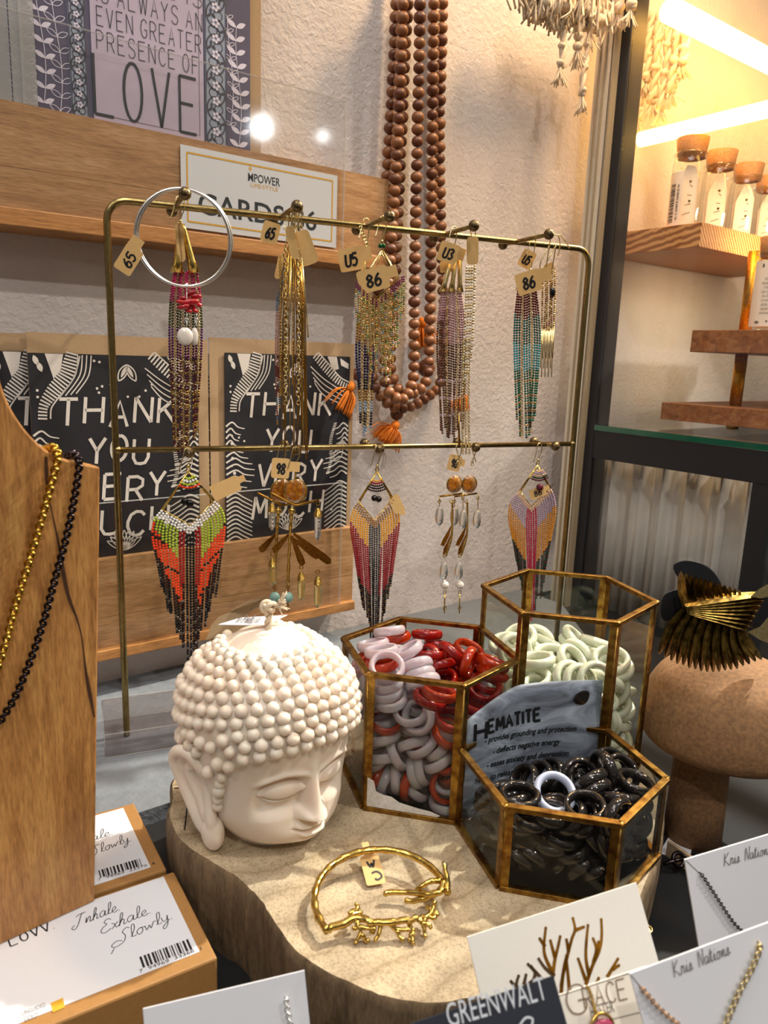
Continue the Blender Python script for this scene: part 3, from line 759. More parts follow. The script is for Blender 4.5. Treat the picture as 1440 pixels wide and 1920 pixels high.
slab = mb.build('wood_slab', [M['slab_top'], M['slab_side']], org=(cen[0], cen[1], ZT))
tag(slab, 'thick raw wood slab riser carrying the white head candle and glass ring boxes', 'wood slab')
mb = MB()
for pth in ([(326, 1478), (340, 1477), (352, 1476), (366, 1477)], [(352, 1500), (349, 1530), (346, 1556)]):
    P = smooth_path([on_z(x, y, .0002) for x, y in pth], 4)
    mb.tube(P, .00045, 5)
mb.build('drying_crack', plain('dark_crack', '#2b2118', .9), slab)

# ---------------------------------------------------------------- hexagonal brass and glass boxes
HS = .0565; HPHI = radians(168)
HC = {}
HC['red'] = A3(.0318, .4495, 0)
HC['jade'] = HC['red'] + .0984 * A3(cos(radians(18)), sin(radians(18)), 0)
HC['hem'] = HC['red'] + .0984 * A3(cos(radians(-42)), sin(radians(-42)), 0)
HH = {'red': .089, 'jade': .119, 'hem': .049}
M['boxglass'] = thin_glass('smoky_box_glass', (.93, .94, .925), .75, .005, -.014, .002)


def hex_box(key, label):
    c = HC[key]; h = HH[key]
    r = thing('hexagonal_glass_box', c, label, 'glass box', 'brass edged hexagonal ring boxes')
    V = [c + HS * A3(cos(HPHI + k * pi / 3), sin(HPHI + k * pi / 3), 0) for k in range(6)]
    bw = .0025
    def bar(mb, p, q, inward):
        d = (q - p) / np.linalg.norm(q - p)
        side = np.cross(d, UP) if abs(d[2]) < .5 else np.cross(d, inward)
        side /= np.linalg.norm(side); o = np.cross(side, d)
        mb.box((p + q) / 2, d * np.linalg.norm(q - p) / 2, side * bw * .8, o * bw * .55)
    for lvl, nm in ((h - .0012, 'rim'), (.0014, 'base_frame')):
        mb = MB()
        for k in range(6):
            bar(mb, V[k] + UP * lvl, V[(k + 1) % 6] + UP * lvl, c - V[k])
        for k in range(6):
            if nm == 'rim': mb.ball(V[k] + UP * lvl, (.0023, .0023, .0016), 8, 6)
        mb.build(nm, M['brass'], r, bevel=.0003)
    for k in range(6):
        mb = MB(); n0 = (V[k] - c) / HS
        for sgn in (-1, 1):
            tdir = V[(k + sgn) % 6] - V[k]; tdir /= np.linalg.norm(tdir)
            nn = np.cross(tdir, UP)
            mb.box(V[k] + tdir * bw * .95 + UP * h / 2, tdir * bw * .85, nn * .0005, UP * (h / 2 - .001))
        mb.tube([V[k] + UP * .001, V[k] + UP * (h - .001)], .0008, 6)
        mb.build('corner_strip', M['brass'], r)
        p, q = V[k], V[(k + 1) % 6]; m = (p + q) / 2; d = (q - p) / np.linalg.norm(q - p)
        mb = MB(); mb.box(m + UP * h / 2, d * (HS / 2 - .001), np.cross(d, UP) * .0003, UP * (h / 2 - .0008))
        mb.build('glass_pane', M['boxglass'], r)
    mb = MB(); mb.prism([c + (v - c) * .97 + UP * .0002 for v in V], UP * .0008)
    mb.build('mirror_base', metal('mirror_base_' + key, '#777772', '#8a8a84', .12), r)
    return r


hb_red = hex_box('red', 'mid-height brass edged hexagonal glass box heaped with red and milky white rings')
hb_jade = hex_box('jade', 'tallest brass edged hexagonal glass box half full of pale green rings')
hb_hem = hex_box('hem', 'lowest brass edged hexagonal glass box filled with shiny black rings')
# torn sticker residue on the front pane of the red box
_c = HC['red']; _p = _c + HS * A3(cos(HPHI + pi / 3), sin(HPHI + pi / 3), 0); _q = _c + HS * A3(cos(HPHI + 2 * pi / 3), sin(HPHI + 2 * pi / 3), 0)
_fr = Frame(_p, (_q - _p), UP * .089)
mb = MB()
ed = [(.002, .022), (.006, .020), (.0075, .0135), (.012, .012), (.017, .0115), (.022, .0085), (.028, .0075), (.034, .0065), (.041, .0058), (.047, .004)]
poly(mb, _fr, [(.002, .002), (.044, .002)] + ed[::-1], .0006)
mb.build('torn_sticker', plain('torn_paper', '#d9d6d0', .9, nscale=500, var=.15), hb_red)

# ---------------------------------------------------------------- rings
M['carnelian'] = gem('red_carnelian', '#a8160a', .35, .08, 1.54, '#7d0d08', 60)
M['amberring'] = gem('orange_carnelian', '#d0480c', .55, .07, 1.54, '#a82208', 60)
M['milky'] = gem('milky_agate', '#e6dade', .6, .08, 1.5, '#dcd2da', 60)
for k_ in ('carnelian', 'amberring', 'milky'):
    b_ = M[k_].node_tree.nodes['Principled BSDF']
    b_.inputs['Subsurface Weight'].default_value = .5; b_.inputs['Subsurface Scale'].default_value = .004
M['jade'] = NT('pale_jade')
_j = M['jade']; _j.set(Roughness=.12); _j.b.inputs['Subsurface Weight'].default_value = .25; _j.b.inputs['Subsurface Scale'].default_value = .004
_j.l.new(_j.ramp(_j.noise(_j.coord(), 70, 4), [(.3, '#c3ccb0'), (.55, '#d9dcc6'), (.75, '#e9e8d8')]), _j.b.inputs['Base Color'])
M['jade'] = _j.m
M['hematite'] = NT('black_hematite'); _h = M['hematite']; _h.set(Roughness=.06, Metallic=.75, Base_Color=lin('#37322f')); _h.b.inputs['Coat Weight'].default_value = .6; _h.b.inputs['Coat Roughness'].default_value = .03
M['hematite'] = _h.m
M['whiteagate'] = gem('blue_white_agate', '#c3cbe0', .2, .12, 1.5)


def ring_mesh(name, R, r, flat, mat):
    mb = MB(); mb.ring((0, 0, 0), UP, R, r, 40, 14, 0, flat)
    o = mb.build(name, mat, org=(0, 0, 0)); me = o.data
    bpy.data.objects.remove(o)
    return me


def place_rings(key, data, meshes, pick, labels, nm, cat):
    c = HC[key]
    for i in range(len(data) // 6):
        x, y, z, ax, ay, az = data[6 * i:6 * i + 6]
        k = pick(i, x, y, z)
        o = bpy.data.objects.new(nm, meshes[k]); COL.objects.link(o)
        o.rotation_euler = Vector((ax, ay, az)).to_track_quat('Z', 'Y').to_euler()
        o.location = (c[0] + x * 1e-4, c[1] + y * 1e-4, z * 1e-4 + .0012)
        tag(o, labels[k][0], cat, labels[k][1])


_me = [ring_mesh('ring', .0091, .0018, 1.6, M['carnelian']), ring_mesh('ring', .0091, .0018, 1.6, M['amberring']), ring_mesh('ring', .0091, .0019, 1.6, M['milky'])]
_rk = np.random.default_rng(5)
def _pickred(i, x, y, z):
    a = _rk.random(); hi = z > 560
    if hi:
        right = x > -40
        return (0 if a < .72 else 1) if (right and a < .86) else (2 if a < .8 else 1)
    return 2 if a < .80 else (1 if a < .93 else 0)
place_rings('red', RING_RED, _me, _pickred,
            [('deep red agate ring heaped in the mid-height hexagonal glass box', 'red rings in the mid-height box'),
             ('translucent orange agate ring heaped in the mid-height hexagonal glass box', 'orange rings in the mid-height box'),
             ('milky white agate ring heaped in the mid-height hexagonal glass box', 'milky rings in the mid-height box')], 'agate_ring', 'agate ring')
_mj = [ring_mesh('ring', .0104, .0023, 1.35, M['jade'])]
place_rings('jade', RING_JADE, _mj, lambda *a: 0, [('pale green stone ring heaped in the tallest hexagonal glass box', 'pale green rings in the tallest box')], 'green_stone_ring', 'green ring')
_mh = [ring_mesh('ring', .0093, .0019, 1.55, M['hematite']), ring_mesh('ring', .0097, .0020, 1.5, M['whiteagate'])]
place_rings('hem', RING_HEM, _mh, lambda *a: 0,
            [('shiny black hematite ring heaped in the lowest hexagonal glass box', 'black rings in the lowest box'),
             ('lone bluish white ring among the shiny black rings', None)], 'hematite_ring', 'black ring')
o = bpy.data.objects.new('hematite_ring', _mh[1]); COL.objects.link(o)
_wp = on_z(1040, 1487, .0452); o.location = [float(x) for x in _wp]
_wa = A3(.05, -.62, .78); o.rotation_euler = Vector([float(x) for x in _wa]).to_track_quat('Z', 'Y').to_euler()
tag(o, 'lone bluish white ring among the shiny black rings', 'white ring'); o.name = 'agate_ring'

# hematite card standing in the low box
def _hemcard():
    c = HC['hem']
    a = c + HS * A3(cos(HPHI), sin(HPHI), 0) * .93; b = c + HS * A3(cos(HPHI - 2 * pi / 3), sin(HPHI - 2 * pi / 3), 0) * .93
    back = A3(cos(radians(108)), sin(radians(108)), 0)
    d = b - a; W = np.linalg.norm(d); d /= W
    zb = .0016
    def surf(u, v):
        t = u / W
        return a + d * u + back * (.006 * sin(pi * t) + .05 * 0 + v * .06 + .002) + UP * (zb + v)
    zt = .078
    r = thing('information_card', (a + b) / 2 + UP * zb, 'glossy grey hematite information card standing behind the black rings', 'card')
    t = NT('hematite_card_print'); t.set(Roughness=.28)
    nz = t.noise(t.coord((14, 14, 40), (0, radians(25), 0)), 1.6, 5, .6, 1.5)
    t.l.new(t.ramp(nz, [(.3, '#3c3f47'), (.5, '#747c87'), (.7, '#a3adb7')]), t.b.inputs['Base Color'])
    NU, NV = 24, 8
    def hgt(u):
        return zt - .016 * max(0, 1 - u / (W * .42)) ** 1.3
    vs = []; fs = []
    for k in (0, 1):
        for i in range(NU + 1):
            u = W * i / NU
            for j in range(NV + 1):
                vs.append(surf(u, hgt(u) * j / NV) + back * .0006 * k)
    S = (NU + 1) * (NV + 1)
    for i in range(NU):
        for j in range(NV):
            q = (i * (NV + 1) + j, (i + 1) * (NV + 1) + j, (i + 1) * (NV + 1) + j + 1, i * (NV + 1) + j + 1)
            fs.append(q); fs.append(tuple(x + S for x in q[::-1]))
    edge = [(i * (NV + 1) + NV) for i in range(NU + 1)]
    for i in range(NU): fs.append((edge[i], edge[i + 1], edge[i + 1] + S, edge[i] + S))
    mb = MB(); mb.add(vs, fs, 0, True); mb.build('card', t.m, r)
    class CF:
        w, h = W, zt
        def pts(s, uv, hh=0):
            return np.array([surf(u, v) - back * (hh + .0001) for u, v in uv])
    cf = CF()
    def rowtext(s, u0, v0, h, width, shear=.12):
        printed('lettering', cf, s, u0, v0, h, M['ink'], r, width=width, shear=shear, rot=0.0, bold=.022)
    # heading in small capitals with serifs
    mb = MB()
    lettering(mb, cf, 'H', .007, .0485, .0105, .75, .22, .2)
    x = .0165
    lettering(mb, cf, 'EMATITE', x, .0515,   .0078, .6, .24, .22, width=.036, rot=.07)
    mb.build('heading', M['ink'], r)
    rowtext('- provides grounding and protection', .014, .0455, .0036, .062, .2)
    rowtext('- deflects negative energy', .020, .0375, .0036, .046, .2)
    rowtext('- eases anxiety and depression', .016, .0295, .0036, .056, .2)
    rowtext('helps to release self-imposed limitations', .008, .0215, .0036, .074, .2)
    mb = MB(); mb.ball(surf(W * .87, .067) - back * .0003, (.0065, .0006, .0048), 20, 10, 0, [d, back, UP])
    mb.build('printed_stone', M['hematite'], r)
_hemcard()

# ---------------------------------------------------------------- gold branch cuff bracelet
def _cuff():
    cz = .0082
    cpt = on_z(716, 1682, cz)
    rr = .0325
    r = thing('cuff_bracelet', A3(cpt[0], cpt[1], 0), 'gold branch ended open cuff bracelet lying on the wood slab', 'bracelet')
    e1 = A3(1, -.02, 0); e2 = A3(.02, 1, .10)
    def pt(deg, rad=rr, dz=0): a = radians(deg); return cpt + e1 * rad * cos(a) * 1.02 + e2 * rad * sin(a) * .98 + UP * dz
    mb = MB()
    A = np.linspace(8, 222, 70)
    P = np.array([pt(a) for a in A])
    rad = .00165 + .0003 * np.sin(np.arange(70) * 1.3) * np.linspace(.2, 1, 70) + .0002
    mb.tube(P, rad, 10); mb.build('band', M['gold'], r)
    rs = np.random.default_rng(11)
    def twig(path, r0, r1, mb):
        P = smooth_path(path, 5); n = len(P)
        P = P + rs.normal(size=P.shape) * .00022
        mb.tube(P, np.linspace(r0, r1, n) * (1 + .25 * rs.random(n)), 7); mb.ball(P[-1], r1 * 1.35, 7, 5)
    mb = MB()   # right hand end : twigs reaching back to the left
    def S(px, py, z): return on_z(px, py, z)
    base = pt(10)
    twig([base, S(834, 1650, .012), S(826, 1672, .010), S(800, 1676, .008), S(765, 1673, .006), S(722, 1675, .005)], .0017, .0012, mb)
    twig([S(826, 1668, .010), S(800, 1684, .006), S(762, 1690, .003)], .0015, .0011, mb)
    twig([S(832, 1654, .012), S(808, 1652, .012), S(790, 1662, .010), S(782, 1668, .008)], .0014, .001, mb)
    twig([base, S(836, 1632, .016), S(831, 1618, .018)], .0015, .0008, mb)
    twig([S(828, 1664, .01), S(812, 1680, .005), S(800, 1687, .003)], .0012, .0009, mb)
    mb.build('branch_end', M['gold'], r)
    mb = MB()   # near end : spray of twigs
    b0 = pt(222)
    main = [b0, S(668, 1722, .008), S(700, 1730, .008), S(745, 1728, .008), S(785, 1722, .008), S(808, 1714, .009), S(815, 1694, .012)]
    twig(main, .0017, .0011, mb)
    for path in ([(655, 1712), (672, 1702), (668, 1698)], [(660, 1716), (676, 1710)], [(664, 1724), (672, 1735), (664, 1742)],
                 [(668, 1728), (676, 1748), (668, 1765)], [(676, 1752), (690, 1764)], [(672, 1738), (698, 1742)], [(690, 1728), (702, 1742), (698, 1748)],
                 [(716, 1730), (712, 1748), (704, 1764)], [(730, 1730), (745, 1748), (755, 1762)], [(740, 1742), (775, 1744)],
                 [(765, 1726), (772, 1744), (774, 1768)], [(774, 1750), (766, 1762)], [(784, 1722), (794, 1735), (796, 1754)], [(790, 1732), (806, 1735)],
                 [(806, 1712), (820, 1714)], [(798, 1716), (812, 1722), (818, 1712)], [(810, 1706), (802, 1700)], [(795, 1724), (808, 1738)]):
        twig([S(x, y, max(.0015, .0085 - .00016 * max(0, y - 1722))) for x, y in path], .0012, .0008, mb)
    mb.build('branch_end', M['gold'], r)
    # paper price tag hanging on the band
    a, b_, c_ = S(672, 1602, .0085), S(711, 1597, .0085), S(726, 1655, .0012)
    fr = Frame(S(688, 1662, .0018), S(724, 1656, .0018) - S(688, 1662, .0018), S(671, 1608, .0068) - S(688, 1662, .0018))
    mb = MB()
    w, h = fr.w, fr.h
    prof = [(.0008, 0), (w - .0008, 0), (w, .0008), (w, h - .001), (w - .0012, h), (w * .68, h + .0006), (w * .66, h + .0085), (w * .30, h + .0085), (w * .28, h + .0006), (.0012, h), (0, h - .001), (0, .0008)]
    mb.prism(fr.pts(prof, 0), fr.n * .0003); tg = mb.build('price_tag', M['tagpaper'], r)
    mb = MB()
    for pl in ([(.30, .80), (.42, .60), (.52, .72), (.56, .58), (.70, .82)], [(.40, .38), (.62, .42), (.80, .36), (.86, .22), (.62, .14), (.50, .20)]):
        stroke(mb, fr, smooth_path([(x * w, y * h) for x, y in pl], 5), .0011, .00045)
    mb.build('handwriting', M['ink'], tg)
_cuff()

# ---------------------------------------------------------------- kraft boxes with labels
def label_box(zt, pA, pB, pC, depth, hgt, label, ex, seed):
    """pA back right, pB front right corner pixel; pC a pixel on the front edge further left"""
    a, b, c = on_z(*pA, zt), on_z(*pB, zt), on_z(*pC, zt)
    W = .15
    if ex is None: ex = b - c; ex /= np.linalg.norm(ex)
    ey = np.cross(UP, ex); D = abs((a - b) @ ey)
    o = b - ex * W
    r = thing('kraft_gift_box', o + ex * W / 2 + ey * D / 2 - UP * hgt, label, 'box')
    mb = MB(); mb.box(o + ex * W / 2 + ey * D / 2 - UP * hgt / 2, ex * W / 2, ey * D / 2, UP * hgt / 2)
    mb.build('box_body', M['kraft_box'], r, bevel=.0012)
    return r, Frame(o, ex * W, ey * D)


def barcode(mb, fr, u, v, w, h, rot, seed):
    rs = np.random.default_rng(seed); x = 0; c, s = cos(rot), sin(rot)
    while x < w:
        bw = rs.choice([.0004, .0007, .0011]); 
        q = [(x, 0), (x + bw, 0), (x + bw, h), (x, h)]
        poly(mb, fr, [(u + a * c - b * s, v + a * s + b * c) for a, b in q], .00035)
        x += bw + rs.choice([.0004, .0006, .0009])


ZB = -.020
bx1, f1 = label_box(ZB, (323, 1634), (408, 1795), (150, 1900), 0, .0348, 'nearer kraft box with white Inhale Exhale Slowly label, by the wood slab', None, 1)
mb = MB()
L0, L1, L2, L3 = [f1.w - .1030, f1.w - .0065, .0075, f1.h - .002]
mb.prism(f1.pts([(L0, L2), (L1, L2), (L1, L3), (L0, L3)], .0001), f1.n * .0002)
lb1 = mb.build('paper_label', M['white'], bx1)


def px_uv(fr, px, py):
    p = on_plane(px, py, fr.o, fr.n) - fr.o
    return np.array([p @ fr.x, p @ fr.y])


def script_px(fr, s, p0, p1, h, th=.05, mat='softink', parent=None, gap=.0):
    a, b = px_uv(fr, *p0), px_uv(fr, *p1); d = b - a
    mb = MB(); lettering(mb, fr, s, a[0], a[1], h, 1.0, th, gap, .25, CUR, 0, math.atan2(d[1], d[0]), 5, .0004, np.linalg.norm(d))
    return mb.build('lettering', M[mat], parent)


M['softink'] = M['softink']
script_px(f1, 'Inhale.', (142, 1740), (224, 1708), .0085, .05, 'softink', lb1)
script_px(f1, 'Exhale.', (190, 1752), (282, 1714), .0085, .05, 'softink', lb1)
script_px(f1, 'Slowly.', (222, 1772), (322, 1724), .0085, .05, 'softink', lb1)
a_, b_ = px_uv(f1, 268, 1816), px_uv(f1, 358, 1782)
mb = MB(); barcode(mb, f1, a_[0], a_[1], np.linalg.norm(b_ - a_), .0075, math.atan2((b_ - a_)[1], (b_ - a_)[0]), 4)
mb.build('barcode', M['ink'], lb1)
printed('lettering', f1, '7  94969  33368  1', *px_uv(f1, 262, 1826), .0022, M['softink'], lb1, width=.030, hgt=.0004, rot=math.atan2((b_ - a_)[1], (b_ - a_)[0]))
mb = MB()
a_, b_ = px_uv(f1, 20, 1776), px_uv(f1, 102, 1742)
lettering(mb, f1, 'LOVV.', a_[0], a_[1], .006, .6, .12, .3, 0, GLY, 0, math.atan2((b_ - a_)[1], (b_ - a_)[0]), 0, .0004, np.linalg.norm(b_ - a_))
mb.build('lettering', M['ink'], lb1)
mb = MB(); poly(mb, f1, [px_uv(f1, *q) for q in ((95, 1882), (99, 1900), (122, 1890), (118, 1872))][::1], .00042)
mb.build('yellow_swatch', M['goldink'], lb1)
for s_, p0, p1 in (('UNGUIDED', (42, 1906), (86, 1888)), ('GOLD', (46, 1917), (72, 1907))):
    a_, b_ = px_uv(f1, *p0), px_uv(f1, *p1)
    printed('lettering', f1, s_, a_[0], a_[1], .0024, M['greyink'], lb1, width=np.linalg.norm(b_ - a_), hgt=.0004, rot=math.atan2((b_ - a_)[1], (b_ - a_)[0]))

bx2, f2 = label_box(ZB, (250, 1505), (313, 1630), (180, 1682), 0, .0345, 'farther kraft box whose white label ends in 33370, behind the wooden necklace bust', f1.x, 2)
mb = MB(); mb.prism(f2.pts([(.03, .006), (f2.w - .0075, .006), (f2.w - .0075, f2.h - .003), (.03, f2.h - .003)], .0001), f2.n * .0002)
lb2 = mb.build('paper_label', M['white'], bx2)
script_px(f2, 'Exhale.', (128, 1594), (211, 1566), .0085, .05, 'softink', lb2)
script_px(f2, 'Slowly.', (172, 1606), (245, 1578), .0085, .05, 'softink', lb2)
a_, b_ = px_uv(f2, 188, 1647), px_uv(f2, 269, 1623)
mb = MB(); barcode(mb, f2, a_[0], a_[1], np.linalg.norm(b_ - a_), .0068, math.atan2((b_ - a_)[1], (b_ - a_)[0]), 9)
mb.build('barcode', M['ink'], lb2)
printed('lettering', f2, '7  94969  33370  4', *px_uv(f2, 184, 1653), .0022, M['softink'], lb2, width=.031, hgt=.0004, rot=math.atan2((b_ - a_)[1], (b_ - a_)[0]))

# ---------------------------------------------------------------- wooden necklace bust
def _bust():
    br = on_z(178, 1690, ZB + .0004); bl = on_z(-40, 1790, ZB + .0004)
    d = br - bl; d /= np.linalg.norm(d); n = A3(d[1], -d[0], 0)
    def B(px, py): return on_plane(px, py, br, n)
    out = [(178, 1690), (183, 1300), (187, 1000), (188, 876)]
    top = smooth_path([A3(188, 876), A3(150, 868), A3(108, 856), A3(72, 832), A3(40, 796), A3(17, 758), A3(3, 722), A3(-4, 690)], 5)
    pts = [B(*p) for p in out[:-1]] + [B(p[0], p[1]) for p in top] + [B(-30, 640), B(-60, 640), B(-70, 1000), B(-50, 1795)]
    r = thing('necklace_bust', A3(br[0], br[1], ZB), 'tall brown wooden necklace bust with dark crack line at left', 'necklace display')
    mb = MB(); mb.prism([p for p in pts], -n * .012)
    bw = wood('teak_bust_wood', '#8a5a2e', '#b57f45', '#cc9b58', (34, 34, 5), 3.2, .34, (0, radians(10), 0), bump=.3)
    mb.build('board', bw, r, bevel=.001)
    bf = Frame(br, d, UP); mb = MB()
    P = smooth_path([px_uv(bf, *p) for p in ((86, 856), (88, 900), (94, 945), (110, 1020), (126, 1110), (150, 1180), (161, 1260), (169, 1305), (177, 1345))], 6)
    stroke(mb, bf, P, .0012 + .0006 * np.sin(np.arange(len(P)) * .35), .00012); mb.build('crack_line', plain('bust_crack', '#3f2412', .5, var=.3), r)
    def chain(pp, w, name, mat, label, twist, reach):
        P = smooth_path([B(*p) + n * (w * .9 + .0004) for p in pp], 12)
        Q = np.vstack([[P[0] - n * .016 + UP * .001], [P[0] - n * .006 + UP * .003], P])
        Q = resample(Q, w * .55)
        mb = MB(); T = np.gradient(Q, axis=0); T /= np.linalg.norm(T, axis=1)[:, None]
        for i in range(len(Q)):
            ax = np.cross(T[i], n); ax /= np.linalg.norm(ax)
            tilt = .8 if i % 2 else -.8
            ring_ax = n * cos(tilt) + ax * sin(tilt) * twist + T[i] * .55
            mb.ring(Q[i], ring_ax, w * .42, w * .19, 9, 5)
        o = mb.build(name, mat); tag(o, label, 'necklace'); return o
    chain([(104, 852), (92, 900), (70, 980), (46, 1060), (24, 1130), (6, 1200), (-20, 1280)], .0040, 'chain_necklace', metal('rope_gold', '#b98a2c', '#e4bd55', .22, 900), 'gold link chain hanging on the wooden bust', 1, 1)
    chain([(144, 864), (136, 920), (120, 1000), (100, 1075), (74, 1170), (48, 1245), (22, 1305), (-6, 1350)], .0036, 'chain_necklace', M['gunmetal'], 'dark gunmetal rope chain hanging on the wooden bust', -1, 1)
_bust()

# ---------------------------------------------------------------- jewellery cards at the front
M['cardwood'] = wood('dark_card_rack', '#1d100b', '#2c1911', '#3a2418', (20, 20, 4), 6, .5, bump=.2)


def px_card(name, TL, TR, BLpx, dTL, dTR, H, lean, mat, label, cat, th=.0008):
    """upright card: top corners on pixel rays at given depths, leaning back; runs down H metres"""
    a, b = at_depth(*TL, dTL), at_depth(*TR, dTR)
    ex = b - a; exn = ex / np.linalg.norm(ex)
    side = np.cross(exn, UP); side /= np.linalg.norm(side)             # towards the camera
    dn = -UP * cos(lean) + side * sin(lean)
    dn -= exn * (dn @ exn) * 1.0; dn /= np.linalg.norm(dn)
    r = thing(name, (a + b) / 2 + dn * H, label, cat)
    fr = Frame(a + dn * H, ex, -dn * H)
    card_mesh(fr, th, 0, 'card', mat, r)
    return r, fr


# coral card (back), its lower strip, navy card, two white signature cards, white card at left
gr, gf = px_card('jewellery_card', (876, 1757), (1193, 1655), None, .300, .318, .105, radians(28), M['ivory'], 'ivory coral print card leaning in front of the lowest glass box', 'jewellery card')


def twigs_px(mb, fr, segs, w0, hh=.0002):
    for pl in segs:
        P = smooth_path([px_uv(fr, *p) for p in pl], 5)
        stroke(mb, fr, P, np.linspace(w0 * 1.15, w0 * .75, len(P)), hh)
        dot(mb, fr, P[-1][0], P[-1][1], w0 * .48, hh)


mb = MB()
twigs_px(mb, gf, [[(1052, 1862), (1055, 1830), (1064, 1790), (1072, 1760), (1078, 1742), (1074, 1722)], [(1076, 1745), (1094, 1738)], [(1066, 1785), (1062, 1762)],
                  [(1098, 1846), (1110, 1812), (1124, 1780), (1128, 1752), (1127, 1724)], [(1104, 1828), (1098, 1790), (1102, 1735)], [(1112, 1805), (1118, 1780), (1112, 1760)],
                  [(1118, 1790), (1122, 1766)], [(1036, 1830), (1040, 1800), (1046, 1775), (1050, 1756)], [(1040, 1795), (1032, 1764)], [(1035, 1822), (1020, 1785), (1023, 1740)],
                  [(1022, 1775), (1012, 1760)], [(1098, 1838), (1090, 1815), (1084, 1798)], [(1052, 1850), (1058, 1810), (1062, 1792)], [(1068, 1862), (1064, 1820), (1062, 1800)]], .0014)
twigs_px(mb, gf, [[(1138, 1832), (1148, 1815), (1158, 1798)], [(1148, 1818), (1160, 1810)], [(1118, 1845), (1122, 1834)]], .0014)
mb.build('coral_print', M['foil'], gr)
mb = MB()
twigs_px(mb, gf, [[(1040, 1830), (1022, 1815), (1010, 1798)], [(1018, 1838), (1002, 1820), (990, 1808)], [(1000, 1838), (1003, 1824), (996, 1812)], [(982, 1846), (986, 1828)], [(974, 1858), (968, 1846), (972, 1830)], [(966, 1850), (958, 1840)], [(984, 1850), (996, 1840)]], .0014)
mb.build('coral_dark_twigs', plain('dark_bronze_print', '#4a3518', .5), gr)  # darker bronze twigs beside the foil ones
# lower band card with the wordmark
g2r, g2f = px_card('jewellery_card', (1036, 1870), (1212, 1812), None, .270, .282, .07, radians(30), M['cream'], 'cream wordmark strip card in front of the coral print card', 'jewellery card')


def word_px(fr, s, p0, p1, h, mat, parent, name='lettering', shear=0.0):
    a, b = px_uv(fr, *p0), px_uv(fr, *p1); d = b - a
    return printed(name, fr, s, a[0], a[1], h, M[mat], parent, width=np.linalg.norm(d), hgt=.0003, rot=math.atan2(d[1], d[0]), shear=shear)


mb = MB()
a_, b_ = px_uv(g2f, 1066, 1906), px_uv(g2f, 1095, 1898); rt = math.atan2((b_ - a_)[1], (b_ - a_)[0])
lettering(mb, g2f, 'G', a_[0], a_[1], .0092, .85, .07, .2, 0, GLY, 0, rt, 4, .0003)
a_, b_ = px_uv(g2f, 1097, 1892), px_uv(g2f, 1176, 1872); rt = math.atan2((b_ - a_)[1], (b_ - a_)[0])
lettering(mb, g2f, 'RACE', a_[0], a_[1], .0066, .75, .08, .28, 0, GLY, 0, rt, 0, .0003, np.linalg.norm(b_ - a_))
mb.build('wordmark', plain('taupe_ink', '#8a7560', .6), g2r)
word_px(g2f, 'HESTER', (1108, 1908), (1152, 1896), .0036, 'greyink', g2r)
mb = MB()
for p0, p1 in (((1044, 1868), (1208, 1815)), ((1100, 1922), (1212, 1895))):
    stroke(mb, g2f, [px_uv(g2f, *p0), px_uv(g2f, *p1)], .0003, .0003)
mb.build('ruled_line', M['greyink'], g2r)
# navy card
nv, nf = px_card('jewellery_card', (770, 1920), (1038, 1830), None, .245, .255, .06, radians(32), plain('navy_card', '#20242f', .55), 'dark navy wordmark card at the bottom edge beside the coral print', 'jewellery card')
M['paleink'] = plain('pale_ink', '#cfd3d8', .5)
word_px(nf, 'GREENWALT', (842, 1926), (1027, 1872), .0068, 'paleink', nv)
mb = MB(); P = smooth_path([px_uv(nf, *p) for p in ((974, 1922), (985, 1908), (998, 1910), (996, 1925))], 6); stroke(mb, nf, P, .0007, .0003); mb.build('emblem', M['paleink'], nv)
# pendant hanging on the strip card
P = [g2f.p(*px_uv(g2f, x, y), .0012) for x, y in ((1098, 1848), (1106, 1866), (1112, 1890), (1116, 1912), (1118, 1930))]
mb = MB(); Q = resample(smooth_path(P, 5), .0007)
for i, q in enumerate(Q): mb.ring(q, g2f.n if i % 2 else g2f.x, .0006, .0002, 7, 4)
pn = thing('pendant_necklace', P[-1], 'fine gold chain with rose stone pendant hanging on the cream wordmark strip card', 'necklace')
mb.build('chain', M['gold'], pn)
mb = MB(); c_ = g2f.p(*px_uv(g2f, 1124, 1924), .0022); mb.ball(c_, (.0045, .003, .0016), 14, 8, 0, [g2f.x, g2f.y, g2f.n]); mb.build('pendant_stone', gem('rose_stone', '#b5486a', .4), pn)
mb = MB(); mb.ring(c_, g2f.n, .0046, .0006, 18, 6); mb.build('bezel', M['gold'], pn)

k1r, k1f = px_card('jewellery_card', (1284, 1612), (1470, 1556), None, .340, .352, .105, radians(14), M['white'], 'white signature card with dark chain at right, behind the other signature card', 'jewellery card')
k2r, k2f = px_card('jewellery_card', (1181, 1826), (1462, 1722), None, .262, .272, .07, radians(20), M['white'], 'white signature card with gold chain in the lower right corner', 'jewellery card')
def sig(fr, p0, p1, h, parent):
    a, b = px_uv(fr, *p0), px_uv(fr, *p1); d = b - a
    mb = MB(); lettering(mb, fr, 'Kris Nations', a[0], a[1], h, .8, .06, .05, .15, CUR, 0, math.atan2(d[1], d[0]), 4, .0003, np.linalg.norm(d))
    mb.build('signature', M['greyink'], parent)
sig(k1f, (1357, 1624), (1446, 1600), .0058, k1r)
sig(k2f, (1264, 1832), (1370, 1788), .0052, k2r)


